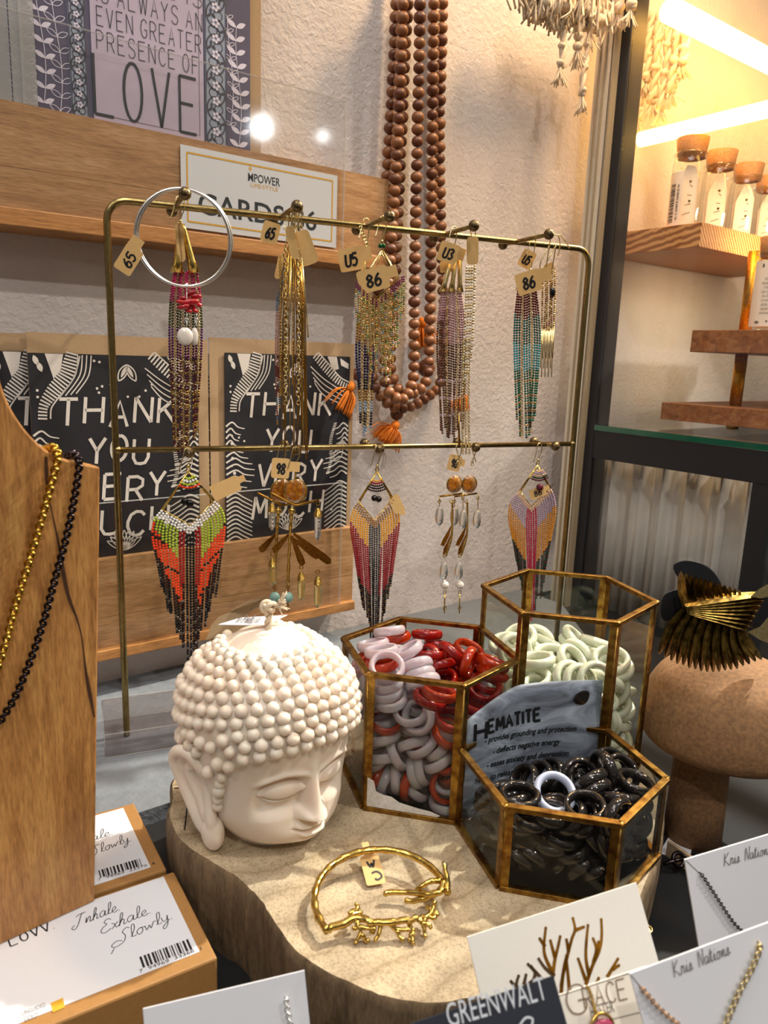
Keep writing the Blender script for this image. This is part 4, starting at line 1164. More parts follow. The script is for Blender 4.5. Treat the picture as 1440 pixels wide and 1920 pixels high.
def card_chain(fr, pp, w, mat, label, lift=.0016):
    P = smooth_path([fr.p(*px_uv(fr, *p), lift) for p in pp], 8); P[0] = fr.p(*px_uv(fr, *pp[0]), .0003)
    Q = resample(P, w * .62); mb = MB(); T = np.gradient(Q, axis=0); T /= np.linalg.norm(T, axis=1)[:, None]
    for i, q in enumerate(Q):
        s = np.cross(T[i], fr.n)
        mb.ring(q, (fr.n if i % 2 else s) + T[i] * .25, w * .42, w * .13, 10, 5)
    o = mb.build('chain_necklace', mat); return tag(o, label, 'necklace')


card_chain(k1f, [(1312, 1637), (1340, 1680), (1370, 1725), (1395, 1750)], .0019, M['gunmetal'], 'dark fine chain threaded on the farther signature card')
card_chain(k2f, [(1202, 1852), (1230, 1884), (1262, 1912), (1290, 1935)], .0019, metal('rose_gold', '#c9955c', '#e2b98a', .2), 'rose gold fine chain running down the left of the nearer signature card')
card_chain(k2f, [(1420, 1770), (1404, 1810), (1380, 1855), (1350, 1925)], .0024, M['palegold'], 'chunkier pale gold chain on the right of the nearer signature card', .002)
for fr, par, A in ((k1f, k1r, ((1286, 1613), (1312, 1638))), (k2f, k2r, ((1183, 1828), (1203, 1853)))):
    mb = MB(); stroke(mb, fr, [px_uv(fr, *A[0]), px_uv(fr, *A[1])], .0003, .0002); mb.build('corner_slit', M['greyink'], par)

wr, wf = px_card('jewellery_card', (268, 1892), (571, 1820), None, .285, .300, .07, radians(20), M['white'], 'plain white card with folded right corner in front of the wood slab', 'jewellery card')
mb = MB(); poly(mb, wf, [px_uv(wf, *p) for p in ((569, 1823), (505, 1925), (540, 1925))], .0002); mb.build('corner_fold', plain('white_fold', '#d9d9dc', .6), wr)
card_chain(wf, [(536, 1872), (538, 1890), (542, 1908), (545, 1930)], .0022, M['silver'], 'silver ball chain on the plain white card', .0016)

# dark wooden card rack under the front cards
mb = MB()
_c = on_z(1010, 2010, ZT + .01)
p0, p1 = on_z(1000, 1870, -.03), on_z(1330, 1760, -.03)
def rack_block(pa, pb, zt, depth):
    d = pb - pa; L = np.linalg.norm(d); d = d / L; nn = A3(d[1], -d[0], 0)
    mb.box((pa + pb) / 2 + nn * depth / 2 + UP * ((zt + ZT) / 2 - pa[2]), d * L / 2, nn * depth / 2, UP * (zt - ZT) / 2)
rack_block(A3(.095, .245, 0), A3(.235, .262, 0), -.012, .05)
rack_block(A3(-.02, .205, 0), A3(.20, .24, 0), -.035, .06)
cr = mb.build('card_rack', M['cardwood']); tag(cr, 'dark wooden stepped rack holding the cards at the lower right', 'card rack')
mb = MB(); mb.ring(on_z(1212, 1742, -.0118), UP, .0028, .0007, 14, 6); mb.ball(on_z(1212, 1742, -.0122), (.003, .003, .0006), 12, 6)
mb.build('brass_stud', M['brass2'], cr)

# odds and ends on the black counter behind the lower box
mb = MB(); q = [on_z(1236, 1600, ZT + .0004), on_z(1262, 1556, ZT + .0004), on_z(1300, 1575, ZT + .0004), on_z(1292, 1618, ZT + .0004)]
mb.prism(q, UP * .0006); tag(mb.build('paper_slip', M['white']), 'white paper slip lying on the counter at the foot of the brown stand', 'paper')
sb = thing('leather_cuff', on_z(1290, 1640, ZT), 'cream leather cuff with dark clasp on the counter behind the lower signature cards', 'bracelet')
mb = MB(); P = smooth_path([on_z(x, y, ZT + .006) for x, y in ((1252, 1590), (1275, 1606), (1300, 1625), (1322, 1650), (1330, 1680))], 6)
for i in range(len(P) - 1): mb.box((P[i] + P[i + 1]) / 2, (P[i + 1] - P[i]) * .55, UP * .0055, np.cross(P[i + 1] - P[i], UP) / np.linalg.norm(P[i + 1] - P[i]) * .0012)
mb.build('strap', plain('cream_leather', '#b39a7a', .6, var=.15), sb)
mb = MB(); c_ = on_z(1272, 1612, ZT + .009); mb.ring(c_, A3(.3, -.8, .5), .0042, .0014, 18, 8); mb.tube([c_ - RD * .012, c_ + RD * .014], .0012, 8); mb.build('clasp', M['gunmetal'], sb)
# ---------------------------------------------------------------- white head candle with beaded hair
def _candle():
    base = A3(-.0628, .3985, 0); ROT = radians(42)
    cr, sr = cos(ROT), sin(ROT)
    def world(P):
        P = np.atleast_2d(P) * .001
        return base + np.stack([P[:, 0] * cr - P[:, 1] * sr, P[:, 0] * sr + P[:, 1] * cr, P[:, 2]], 1)
    r = thing('head_candle', base, 'cream white head shaped candle with beaded hair and closed eyes on the wood slab', 'candle')
    t = NT('cream_wax'); t.set(Roughness=.42, Base_Color=lin('#e6d8c9'))
    t.b.inputs['Subsurface Weight'].default_value = .45
    t.b.inputs['Subsurface Scale'].default_value = .006
    t.b.inputs['Subsurface Radius'].default_value = (1.0, .55, .35)
    t.l.new(t.ramp(t.noise(t.coord(), 45, 3), [(.3, '#e6d4bf'), (.7, '#ecdece')]), t.b.inputs['Base Color'])
    wax = t.m
    ZK = [0, 2, 4, 8, 14, 22, 32, 42, 52, 62, 75, 88, 98, 106, 110.5]
    YF = [29, 29.5, 33, 41, 42.5, 42, 42, 43.5, 45, 47, 47.5, 44, 37, 27.5, 21]
    WX = [26, 26.5, 28, 32, 36, 39.5, 42, 43.5, 45, 46.5, 47, 44, 37, 27.5, 21]
    YB = [33, 34, 34, 35, 37, 40, 43, 45.5, 47, 48, 48, 44.5, 37.5, 28, 21]
    def rs0(z):
        """smooth interpolation"""
        return [np.interp(z, ZK, q) for q in (YF, WX, YB)]
    zz = np.linspace(0, 110.5, 230)
    ker = np.hanning(17); ker /= ker.sum()
    tabs = []
    for q in (YF, WX, YB):
        y = np.interp(zz, ZK, q); yp = np.r_[[y[0]] * 8, y, y[-1] + (y[-1] - y[-2]) * np.arange(1, 9)]
        ys = np.convolve(yp, ker, 'valid'); ys[:4] = y[:4]; tabs.append(ys)
    def rad0(a, z):
        yf, wx, yb = [np.interp(z, zz, q) for q in tabs]
        yd = np.where(np.cos(a) > 0, yf, yb)
        p = 2.25
        return 1 / ((np.abs(np.sin(a)) / wx) ** p + (np.abs(np.cos(a)) / yd) ** p) ** (1 / p)
    def ss(a, b, x):
        t = np.clip((x - a) / (b - a), 0, 1); return t * t * (3 - 2 * t)
    HLa = np.radians([0, 30, 48, 58, 65, 69, 76, 81, 95, 108, 180]); HLz = [65.5, 64.5, 61, 54, 40, 29, 27, 46, 50, 16, 10]
    def zh(a): return np.interp(np.abs(a), HLa, HLz)
    def rad(a, z):
        R = rad0(a, z); x = R * np.sin(a); ax = np.abs(x); front = np.where(np.cos(a) > .05, 1.0, 0.0)
        D = np.zeros_like(R)
        g = lambda u: np.exp(-u * u)
        win = lambda u, a_, b_, s_: ss(a_ - s_, a_ + s_, u) * (1 - ss(b_ - s_, b_ + s_, u))
        zb = 47.0 + 4.6 * np.sin(pi * np.clip((ax - 1.5) / 31, 0, 1)) - .10 * np.clip(ax - 17, 0, None)
        # sockets below the brow
        D -= 3.6 * ss(0, 1.8, zb - z) * ss(24, 33, z) * win(ax, 5.5, 29, 3.5)
        D += 1.3 * g((z - zb - .8) / 2.0) * win(ax, 3, 30, 3)
        # closed lids
        e = 1 - ((ax - 17) / 12.5) ** 2 - ((z - 41.0) / 6.4) ** 2
        D += 4.4 * np.sqrt(np.clip(e, 0, None))
        zs = 36.6 + .018 * (ax - 16) ** 2
        D -= 1.9 * g((z - zs) / .75) * win(ax, 6.5, 28, 1.5)
        D += 1.0 * g((z - zs + 2.6) / 1.8) * win(ax, 8, 26, 3)
        # nose
        tt = np.clip((51 - z) / 28, 0, 1)
        hgt = 1.8 + 10.8 * tt ** 1.25; wd = 2.9 + 3.0 * tt ** 1.6
        D += hgt * np.exp(-np.abs(x / wd) ** 2.4) * ss(22.2, 24.8, z) * (1 - ss(49, 60, z))
        D += 4.6 * g((ax - 6.2) / 2.8) * g((z - 26.4) / 3.0) * ss(22.2, 24.2, z)
        D -= 1.2 * g((ax - 10.2) / 1.6) * g((z - 25) / 4)
        # mouth
        zm = 15.4 + .018 * x * x
        D += 2.4 * g(x / 14) * g((z - 15) / 7)
        D -= 2.0 * g((z - zm) / .7) * (1 - ss(9.5, 13, ax))
        D += 2.3 * g((z - zm - 2.0) / 1.5) * (1 - ss(6.5, 11.5, ax)) * (1 - .3 * g(x / 1.6))
        D += 2.8 * g((z - zm + 2.2) / 1.6) * (1 - ss(5, 9.5, ax))
        D -= 1.3 * g(x / 2.0) * g((z - 20.4) / 1.6)
        D -= 1.2 * g(x / 8) * g((z - 10.4) / 1.2)
        D += 2.4 * g(x / 9) * g((z - 7.4) / 2.6)
        # cheeks
        D += 1.7 * g((ax - 22) / 10) * g((z - 22) / 9)
        D *= front
        D += 1.3 * ss(-.5, .7, z - zh(a))
        return R + D
    # denser columns at the front
    NA = 420
    s_ = np.linspace(-1, 1, NA, endpoint=False)
    aa = pi * (.55 * s_ + .45 * s_ ** 3)
    NZ = 300
    zs = np.r_[np.linspace(0, 56, 215), np.linspace(56.5, 110.5, NZ - 215)]
    AA, ZZ = np.meshgrid(aa, zs)
    R = rad(AA, ZZ)
    P = np.stack([R * np.sin(AA), -R * np.cos(AA), ZZ], -1).reshape(-1, 3)
    caps = [(20.3, 112), (18.8, 113.4), (15, 115), (9, 116.3), (4, 116.9), (.4, 117)]
    extra = [np.stack([q * np.sin(aa), -q * np.cos(aa), np.full(NA, z)], 1) for q, z in caps]
    P = np.vstack([P] + extra); rows = NZ + len(caps)
    F = [(i * NA + k, i * NA + (k + 1) % NA, (i + 1) * NA + (k + 1) % NA, (i + 1) * NA + k) for i in range(rows - 1) for k in range(NA)]
    F.append(list(range(NA))[::-1]); F.append([(rows - 1) * NA + k for k in range(NA)])
    mb = MB(); mb.add(world(P), F, 0, True); mb.build('head', wax, r)
    # beaded hair
    mb = MB(); NR = 11
    rj = np.random.default_rng(2)
    def surf(a, z):
        q = float(rad(np.array([a]), np.array([z]))[0]); return A3(q * sin(a), -q * cos(a), z)
    for i in range(NR):
        tq = (i + .28) / NR
        gq = sin(tq * pi / 2) ** 0.97
        rm = float(rad(np.array([.3]), np.array([60 + 49 * gq]))[0]); sz = 3.5 if i < NR - 2 else 3.1
        cnt = int(round(2 * pi * rm / (7.9 * sz / 3.5)))
        for k in range(cnt):
            a = -pi + 2 * pi * (k + .5 * (i % 2)) / cnt
            h0 = float(zh(np.array([a]))[0]); h1 = float(np.interp(abs(a), np.radians([0, 45, 60, 90, 130, 180]), [65.5, 61, 56, 44, 28, 18]))
            w_ = min(1, i / 3.0); h0 = h0 * (1 - w_) + h1 * w_ + 2.2
            z = h0 + (109.2 - h0) * gq
            p = surf(a, z)
            big = sz * (1 + .05 * rj.normal())
            nrm = np.array([p[0], p[1], max(0, (z - 58)) * 1.0]); nrm /= np.linalg.norm(nrm)
            if radians(74) < abs(a) < radians(106) and z < 53: continue
            mb.ball(world(p + nrm * .9)[0], np.array([big, big, big * .98]) * .001, 14, 10)
    for sg in (-1, 1):      # little sideburn beads in front of each ear
        for z, a in ((51, 63), (45.5, 66), (40, 68), (35, 69.5), (30, 70.5)):
            p = surf(sg * radians(a), z); mb.ball(world(p)[0], .0030, 12, 8)
    mb.build('hair_beads', wax, r)
    # long ears
    for sg in (-1, 1):
        mb = MB()
        def ear(q, z, out):
            w = float(np.interp(z, zz, tabs[1]))
            return world(A3(sg * (w + out), -q, z))[0]
        rim = [(6, 42, -1), (5, 50, 1.5), (-1, 56.5, 4.0), (-9, 56, 6.5), (-14, 49, 7.5), (-12, 40, 7), (-7, 31, 6.5), (-2, 22, 7), (1, 14, 8), (4, 8, 8.5)]
        Pr = smooth_path([ear(*q) for q in rim], 6)
        n = len(Pr); mb.tube(Pr, np.interp(np.arange(n), [0, n * .3, n * .6, n - 1], [2.6, 3.3, 3.2, 4.2]) * .001, 10)
        Pf = smooth_path([ear(*q) for q in [(6, 42, -1), (7, 36, -.2), (8.5, 28, 1.5), (10, 20, 4), (10.5, 12, 6.5)]], 6)
        mb.tube(Pf, np.interp(np.arange(len(Pf)), [0, len(Pf) - 1], [2.6, 3.6]) * .001, 10)
        Pm = smooth_path([ear(*q) for q in [(0, 48, 1.5), (-5, 46, 3.5), (-4, 38, 3.5), (1, 30, 3), (4.5, 22, 4.5), (6, 14, 6)]], 6)
        mb.tube(Pm, .0026, 8)
        c = ear(7.5, 10.5, 7.0); mb.ball(c, (.0085, .0058, .0108), 18, 12, 0, [A3(-sr, cr, 0) * 1.0, A3(cr, sr, 0), UP])
        L_ = 24; Qr = np.array([Pr[int(i * (len(Pr) - 1) / (L_ - 1))] for i in range(L_)]); Qf = np.array([Pf[int(max(0, (i - 6) / (L_ - 7)) * (len(Pf) - 1))] for i in range(L_)])
        sd = world(A3(sg * 1.0, 0, 0))[0] - world(A3(0, 0, 0))[0]; sd = sd / np.linalg.norm(sd)
        for h_ in np.linspace(0, 1, 7)[1:-1]:
            mid = Qr * h_ + Qf * (1 - h_) - sd * .0022 * sin(pi * h_)
            mb.tube(mid, .0024, 6)
        for q, z, o_, s1 in ((3, 40, -1.5, 7), (2, 30, -1.5, 6.5), (2, 20, -.5, 5.5)):
            mb.ball(ear(q, z, o_), (.001 * s1, .0028, .009), 12, 8, 0, [A3(-sr, cr, 0), A3(cr, sr, 0), UP])
        e = mb.build('ear', wax, r)
        m = e.modifiers.new('fuse', 'REMESH'); m.mode = 'VOXEL'; m.voxel_size = .0006; m.use_smooth_shade = True
        m = e.modifiers.new('soften', 'SMOOTH'); m.iterations = 7; m.factor = .5
    # wick, knot and tags
    top = base + UP * .1168
    mb = MB()
    for ph in (0, pi):
        P = [top + A3(cos(k * .8 + ph) * .0012, sin(k * .8 + ph) * .0012, k * .0012 - .001) for k in range(11)]
        mb.tube(P, .0013, 7)
    kn = top + UP * .0125
    for ax, off in ((A3(.5, .2, .8), A3(0, 0, 0)), (A3(-.6, .5, .6), A3(.001, -.0005, .001)), (A3(.2, -.9, .3), A3(-.001, 0, .0008))):
        mb.ring(kn + off, ax, .0028, .0014, 16, 7)
    mb.ball(kn, .0026, 10, 8)
    rj = np.random.default_rng(4)
    for k in range(26):
        d = A3(.8 + rj.random() * .4, rj.normal() * .3 - .2, .5 + rj.normal() * .35)
        P = smooth_path([kn + A3(.002, 0, .001), kn + A3(.005, -.001, .0018) + rj.normal(size=3) * .0004, kn + d * .0082 + rj.normal(size=3) * .001], 4)
        mb.tube(P, .00035, 5)
    mb.build('wick', M['cotton'], r)
    fr = Frame(on_z(400, 1172, .1195), on_z(484, 1172, .1195) - on_z(400, 1172, .1195), on_z(440, 1157, .1205) - on_z(400, 1172, .1195))
    q = [on_z(409, 1172, .1190), on_z(500, 1173, .1186), on_z(539, 1154, .1212), on_z(452, 1159, .1212)]
    mb = MB(); mb.prism(q, UP * .0004); tg = mb.build('paper_tag', M['white'], r)
    fr = Frame(q[0] + UP * .0004, q[1] - q[0], q[3] - q[0])
    mb = MB(); lettering(mb, fr, 'aleha', fr.w * .38, fr.h * .58, .0042, .9, .06, .05, .3, CUR, 0, 0, 4, .0002, .013)
    lettering(mb, fr, 'henso', fr.w * .34, fr.h * .22, .0036, .9, .06, .05, .3, CUR, 0, 0, 4, .0002, .013)
    mb.build('handwriting', M['greyink'], tg)
    d = .425
    out = [(386, 1200), (396, 1172), (410, 1156), (430, 1148), (444, 1138), (462, 1128), (482, 1122), (500, 1119), (505, 1128), (480, 1142), (462, 1150), (470, 1180), (440, 1205)]
    P = [at_depth(x, y, d + .012 * sin((x - 380) / 40.0)) for x, y in out]
    mb = MB(); mb.prism(P, ray(450, 1150) * .0006); mb.build('kraft_tag', plain('brown_kraft_tag', '#7f6848', .75, var=.08, nscale=700), r)
_candle()
# ---------------------------------------------------------------- brass earring rack
def Rsz(px, py, off=0.0):
    p = on_rack(px, py, off) - R0
    return np.array([p @ RD, p[2]])
def Rp(s, z, off=0.0): return R0 + RD * s + RN * off + UP * z
RS1 = Rsz(1106, 470)[0]; RZT = (Rsz(215, 381)[1] + Rsz(1080, 460)[1]) / 2
RZM = (Rsz(240, 848)[1] + Rsz(1070, 829)[1]) / 2
rack = thing('earring_rack', R0 + RD * RS1 / 2 + UP * (ZT + .012), 'antique gold wire earring rack with two rows of pegs on a clear base', 'earring rack')
cr_ = .014
path = [Rp(0, ZT + .013)] + [Rp(0, RZT - cr_ - .001)]
path += [Rp(cr_ - cr_ * cos(a), RZT - cr_ + cr_ * sin(a)) for a in np.linspace(0, pi / 2, 8)]
path += [Rp(RS1 - cr_ + cr_ * sin(a), RZT - cr_ + cr_ * cos(a)) for a in np.linspace(0, pi / 2, 8)]
path += [Rp(RS1, ZT + .013)]
mb = MB(); mb.tube(resample(path, .004), .0026, 12); mb.build('frame', M['brass2'], rack)
mb = MB(); mb.tube([Rp(0, RZM), Rp(RS1, RZM)], .0023, 12); mb.ball(Rp(0.001, RZM), .0034, 10, 8); mb.ball(Rp(RS1 - .001, RZM), .0034, 10, 8)
mb.build('middle_bar', M['brass2'], rack)
mb = MB(); mb.box(Rp(RS1 / 2, ZT + .012 + .0105), RD * (RS1 / 2 + .018), RN * .032, UP * .010)
mb.build('acrylic_base', thin_glass('base_acrylic', (.86, .84, .84), 1.3, .03, .03), rack, bevel=.0015)
mb = MB()
for sx in (-1, 1):
    for zz_ in (.0028, .0222):
        mb.box(Rp(RS1 / 2, ZT + .010 + zz_, sx * .0318), RD * (RS1 / 2 + .0175), RN * .0003, UP * .0003)
mb.box(Rp(-.0176, ZT + .0225, -.032 + .032), RD * .0003, RN * .032, UP * .0003)
mb.build('base_edge', M['acrylic_edge'], rack)
PEG = {}
for row, z, lst in (('u', RZT, [(348, 358), (557, 384), (743, 398), (905, 416), (1058, 430)]), ('l', RZM, [(355, 848), (553, 843), (708, 840), (878, 835), (1020, 832)])):
    for i, (x, y) in enumerate(lst):
        p = on_z(x, y, z + (.001 if row == 'u' else 0)); s = (p - R0) @ RD; off = (p - R0) @ RN
        off = min(max(off, .014), .05)
        PEG[row, i] = (s, off, z)
        mb = MB(); mb.tube([Rp(s, z, -.02), Rp(s, z, off)], .0018, 10)
        pg = mb.build('peg', M['brass2'], rack)
        for o_ in (off, -.022):
            mb = MB(); mb.ball(Rp(s, z, o_), .0043, 14, 10)
            for k in range(8):
                a = k * pi / 8
                mb.ring(Rp(s, z, o_), RD * cos(a) + UP * sin(a), .0043, .00022, 20, 4)
            mb.build('ball_end', M['knob'], pg)

# ---------------------------------------------------------------- earring builders
BM = {}
def bead(c, kind='o'):
    k = c + kind
    if k not in BM:
        if kind == 'o': BM[k] = plain('bead_' + c.strip('#'), c, .22, var=.05)
        elif kind == 't': BM[k] = gem('glass_bead_' + c.strip('#'), c, .12, .1)
        else: BM[k] = metal('metal_bead_' + c.strip('#'), c, c, .2)
    if kind != 'm': BM[k].node_tree.nodes['Principled BSDF'].inputs['Specular IOR Level'].default_value = .3
    return BM[k]


def strand(parent, pts, size, colfn, mats, name='bead_strand', sq=.95, lab=None):
    """beads threaded along pts; colfn(i, n) -> material slot"""
    Q = resample(pts, size * sq); n = len(Q); mb = MB()
    T = np.gradient(Q, axis=0) if n > 1 else np.array([[0, 0, -1]])
    V, Fc = ball_tpl(7, 5); Q = Q + (T / np.maximum(np.linalg.norm(T, axis=1), 1e-9)[:, None]) * size * random.uniform(0, .8)
    for i in range(n):
        t = T[i] / np.linalg.norm(T[i]); u = np.cross(t, RN); u /= np.linalg.norm(u); w = np.cross(t, u)
        s = size * (1 + .07 * random.uniform(-1, 1)) / 2
        mb.add((V * A3(s, s, size * .47)) @ np.array([u, w, t]) + Q[i], Fc, colfn(i, n), True)
    return mb.build(name, mats, parent)


def chain(parent, pts, w, mat, name='chain', ratio=.62, thick=.16):
    Q = resample(pts, w * ratio); mb = MB(); T = np.gradient(Q, axis=0); T /= np.linalg.norm(T, axis=1)[:, None]
    for i, q in enumerate(Q):
        s = np.cross(T[i], RN); s /= np.linalg.norm(s)
        mb.ring(q, (RN if i % 2 else s) + T[i] * .25, w * .42, w * thick, 8, 4)
    return mb.build(name, mat, parent)


def hook(parent, s, off, z, zend, mat=None, flip=1, spread=.002):
    """french hook over the peg: loop above it and a tail down in front"""
    r = .0030
    P = [Rp(s, zend, off), Rp(s + .0008, zend + .004, off), Rp(s - .0045 * flip * 0 + .003, z - .004, off)]
    P += [Rp(s + r * cos(a), z + .0012 + r * sin(a) * .9, off + spread * a / pi) for a in np.linspace(0, pi, 9)]
    P += [Rp(s - r - .002 * flip, z - .006, off + spread * 1.4), Rp(s - r - .0045 * flip, z - .013, off + spread * 2)]
    mb = MB(); mb.tube(smooth_path(P, 4), .00045, 6)
    mb.ball(Rp(s, zend + .001, off), .0012, 8, 6)
    mb.ring(Rp(s, zend - .0012, off), RN, .0014, .0004, 10, 5)
    return mb.build('ear_hook', mat or M['palegold'], parent)


def price_tag(parent, c, ex, ey, w, h, text, tail=.35, tailw=.42, mat=None, strokes=None, th=.0003):
    """c centre; ex, ey unit vectors of the tag face; tail continues along +ex"""
    fr = Frame(c - ex * w / 2 - ey * h / 2, ex * w, ey * h); rc = h * .13
    q = []
    for cx, cy, a0 in ((w - rc, rc, -90), (w - rc, h - rc, 0), (rc, h - rc, 90), (rc, rc, 180)):
        for k in range(4): a = radians(a0 + k * 30); q.append((cx + rc * cos(a), cy + rc * sin(a)))
    if tail:
        i = 4; tw = h * tailw; y0 = h * .62
        q[3:5] = [(w, y0 - tw / 2 - .0006), (w + .001, y0 - tw / 2), (w + w * tail, y0 - tw / 2), (w + w * tail, y0 + tw / 2), (w + .001, y0 + tw / 2), (w, y0 + tw / 2 + .0006)]
    mb = MB(); mb.prism(fr.pts(q, -th), fr.n * th)
    t = mb.build('price_tag', mat or M['tagpaper'], parent)
    if text:
        mb = MB(); lettering(mb, fr, text, w * .26, h * .22, h * .50, .62, .2, .2, .1, GLY, 0, 0, 4, .0002, w * .46)
        mb.build('handwriting', M['ink'], t)
    return t


def card_axes(px, py, off, ang):
    """unit axes on the rack facing the viewer, rotated ang degrees"""
    p = on_rack(px, py, off); v = CAM - p; v /= np.linalg.norm(v)
    x = np.cross(UP, v); x /= np.linalg.norm(x); y = np.cross(v, x); a = radians(ang)
    return p, x * cos(a) + y * sin(a), -x * sin(a) + y * cos(a)


def tagpx(parent, px, py, w, h, ang, text, off, **k):
    p, ex, ey = card_axes(px, py, off, ang); d = np.dot(p - CAM, CM[:, 2] * 0 + ray(720, 960))
    s = d / F_PX
    return price_tag(parent, p, ex, ey, w * s, h * s, text, **k)


def chevron(label, peg, off, top, left, right, vee, xl, xr, rows, colfn, mats, bottom, size_px, dn, fan, drop, hookz, n_each):
    E = lambda x, y, o=0.0: on_rack(x, y, off + o)
    s, po, z = PEG[peg]
    r = thing('beaded_earring', E(*top), label, 'earring')
    mb = MB()
    for dx in (0, 1.6):
        mb.tube([E(top[0] + dx * .4, top[1]), E(left[0] + dx * 1.4, left[1] + dx)], .0006, 6); mb.tube([E(top[0] - dx * .4, top[1]), E(right[0] - dx * 1.4, right[1] + dx)], .0006, 6)
    mb.tube([E(*left), E(*vee), E(*right)], .0006, 6)
    mb.ring(E(top[0], top[1] - 3), RN, .0016, .0004, 10, 5)
    mb.build('wire_frame', M['gold'], r)
    hook(r, (E(*top) - R0) @ RD, off, z, E(top[0], top[1] - 8)[2])
    sc = np.dot(E(*vee) - CAM, ray(720, 960)) / F_PX
    size = size_px * sc
    for i in range(-n_each, n_each + 1):
        a = abs(i) / n_each
        if i <= 0: x0, y0 = vee[0] + (left[0] - vee[0]) * a, vee[1] + (left[1] - vee[1]) * a
        else: x0, y0 = vee[0] + (right[0] - vee[0]) * a, vee[1] + (right[1] - vee[1]) * a
        xs = vee[0] + (xl - vee[0]) * a if i <= 0 else vee[0] + (xr - vee[0]) * a
        yb = bottom(a) + random.uniform(-15, 12)
        xe = vee[0] + (xs - vee[0]) * dn + random.uniform(-3, 3)
        kz = random.uniform(-.0012, .0012)
        ptsx = [(x0, y0 + 3), (x0 + (xs - x0) * .75, y0 + 20), (xs, y0 + 50), (xs + (xe - xs) * .5, (y0 + 50 + yb) / 2), (xe, yb)]
        P = smooth_path([E(x, y, .0006 + kz * t) for (x, y), t in zip(ptsx, (0, .3, .6, 1, 1.3))], 6)
        zt, zb = P[0][2], P[-1][2]
        def cf(k, n, a=a, y0=y0, yb=yb):
            return colfn(a, k, y0 + (yb - y0) * k / max(1, n - 1), yb)
        strand(r, P, size, cf, mats)
    # little beaded fan under the top of the frame
    fx, fy, fw = fan[:3]
    for j, mi in enumerate(fan[3]):
        rad_ = fw * (.35 + .65 * j / (len(fan[3]) - 1)); P = []
        for a in np.linspace(-1, 1, 9): P.append(E(fx + rad_ * a, fy + j * fw * .28 - abs(a) ** 2 * rad_ * .28, .001))
        strand(r, P, size * .95, lambda k, n, mi=mi: mi, mats, 'fan_row')
    mb = MB()
    for (x, y, q) in drop: mb.ball(E(x, y, .001), q * sc, 12, 8)
    mb.build('drop_bead', mats[drop_mat(fan)], r)
    return r
def drop_mat(fan): return fan[4]


# -- lower row : three chevron fringe earrings
def colA(a, k, y, yb):
    if k < 3: return 0
    if a < .10: return 3 if y < 1150 else (3 if k % 3 else 6)
    if a < .34: return 4 if y < 1085 + a * 30 else (2 if y < 1120 and a > .2 else (5 if k % 4 else 6))
    if y < 1075 - a * 95: return 1
    if y < 1180 - a * 150: return 2 if k % 9 else 5
    return 5 if y < yb - 45 else (3 if k % 5 else 6)
mA = [bead('#efece6'), bead('#aabf34'), bead('#ee4418'), bead('#0e0c0d'), bead('#a31414'), bead('#2b0f0c', 't'), bead('#8c8378', 'm')]
eA = chevron('red, lime and white chevron fringe earring on the lower peg nearest the left post', ('l', 0), .022, (353, 884), (303, 955), (402, 938), (357, 985), 286, 421, 3, colA, mA,
             lambda a: 1230 - 125 * a ** 1.3 + (25 if a < .12 else 0), 5.7, .72, (353, 897, 21, [1, 0, 1, 2, 3], 3), [(346, 940, 7), (356, 944, 7.5)], 0, 11)
tagpx(eA, 423, 915, 54, 30, 24, None, .024, tail=.25)
def colB(a, k, y, yb):
    if k < 3: return 0
    if a < .30: return 2 if y < 1045 - a * 60 else (3 if k % 7 else 2)
    if y < 1038 - a * 62: return 1
    if y < 1125 - a * 50: return 4
    return 5 if (y < yb - 70 + a * 20) else (3 if k % 3 else 6)
mB = [bead('#a87a45', 't'), bead('#e8a417'), bead('#5d5a5c', 'm'), bead('#1c1212', 't'), bead('#a3202a', 't'), bead('#38100f', 't'), bead('#8a6a45', 'm')]
eB = chevron('yellow, garnet and charcoal chevron fringe earring on the third lower peg', ('l', 2), .022, (707, 884), (672, 940), (737, 934), (702, 976), 658, 748, 3, colB, mB,
             lambda a: 1205 - 105 * a ** 1.4, 4.6, .64, (706, 902, 17, [1, 4, 5, 3, 5], 3), [(702, 934, 6), (710, 936, 6)], 0, 10)
tagpx(eB, 744, 945, 34, 20, -62, None, .025, tail=.2)
def colC(a, k, y, yb):
    if k < 2: return 0
    if a < .30: return 2
    if y < 1000 - a * 55: return 1
    if y < 1062 - a * 52: return 3
    return 4 if k % 3 else 5
mC = [bead('#d9b08c', 't'), bead('#a58a9c'), bead('#b31a3c', 't'), bead('#d08a2c', 't'), bead('#14301c', 't'), bead('#5a1e2c', 't')]
eC = chevron('lilac, amber and crimson chevron fringe earring on the lower peg nearest the right post', ('l', 4), .020, (1008, 872), (974, 920), (1032, 914), (996, 950), 954, 1041, 2, colC, mC,
             lambda a: 1150 - 95 * a ** 1.4, 4.2, .68, (1010, 884, 15, [0, 1, 0, 4, 5], 5), [(1012, 914, 7)], 0, 10)
tagpx(eC, 1008, 924, 30, 19, 26, '86', .0185, tail=.3)

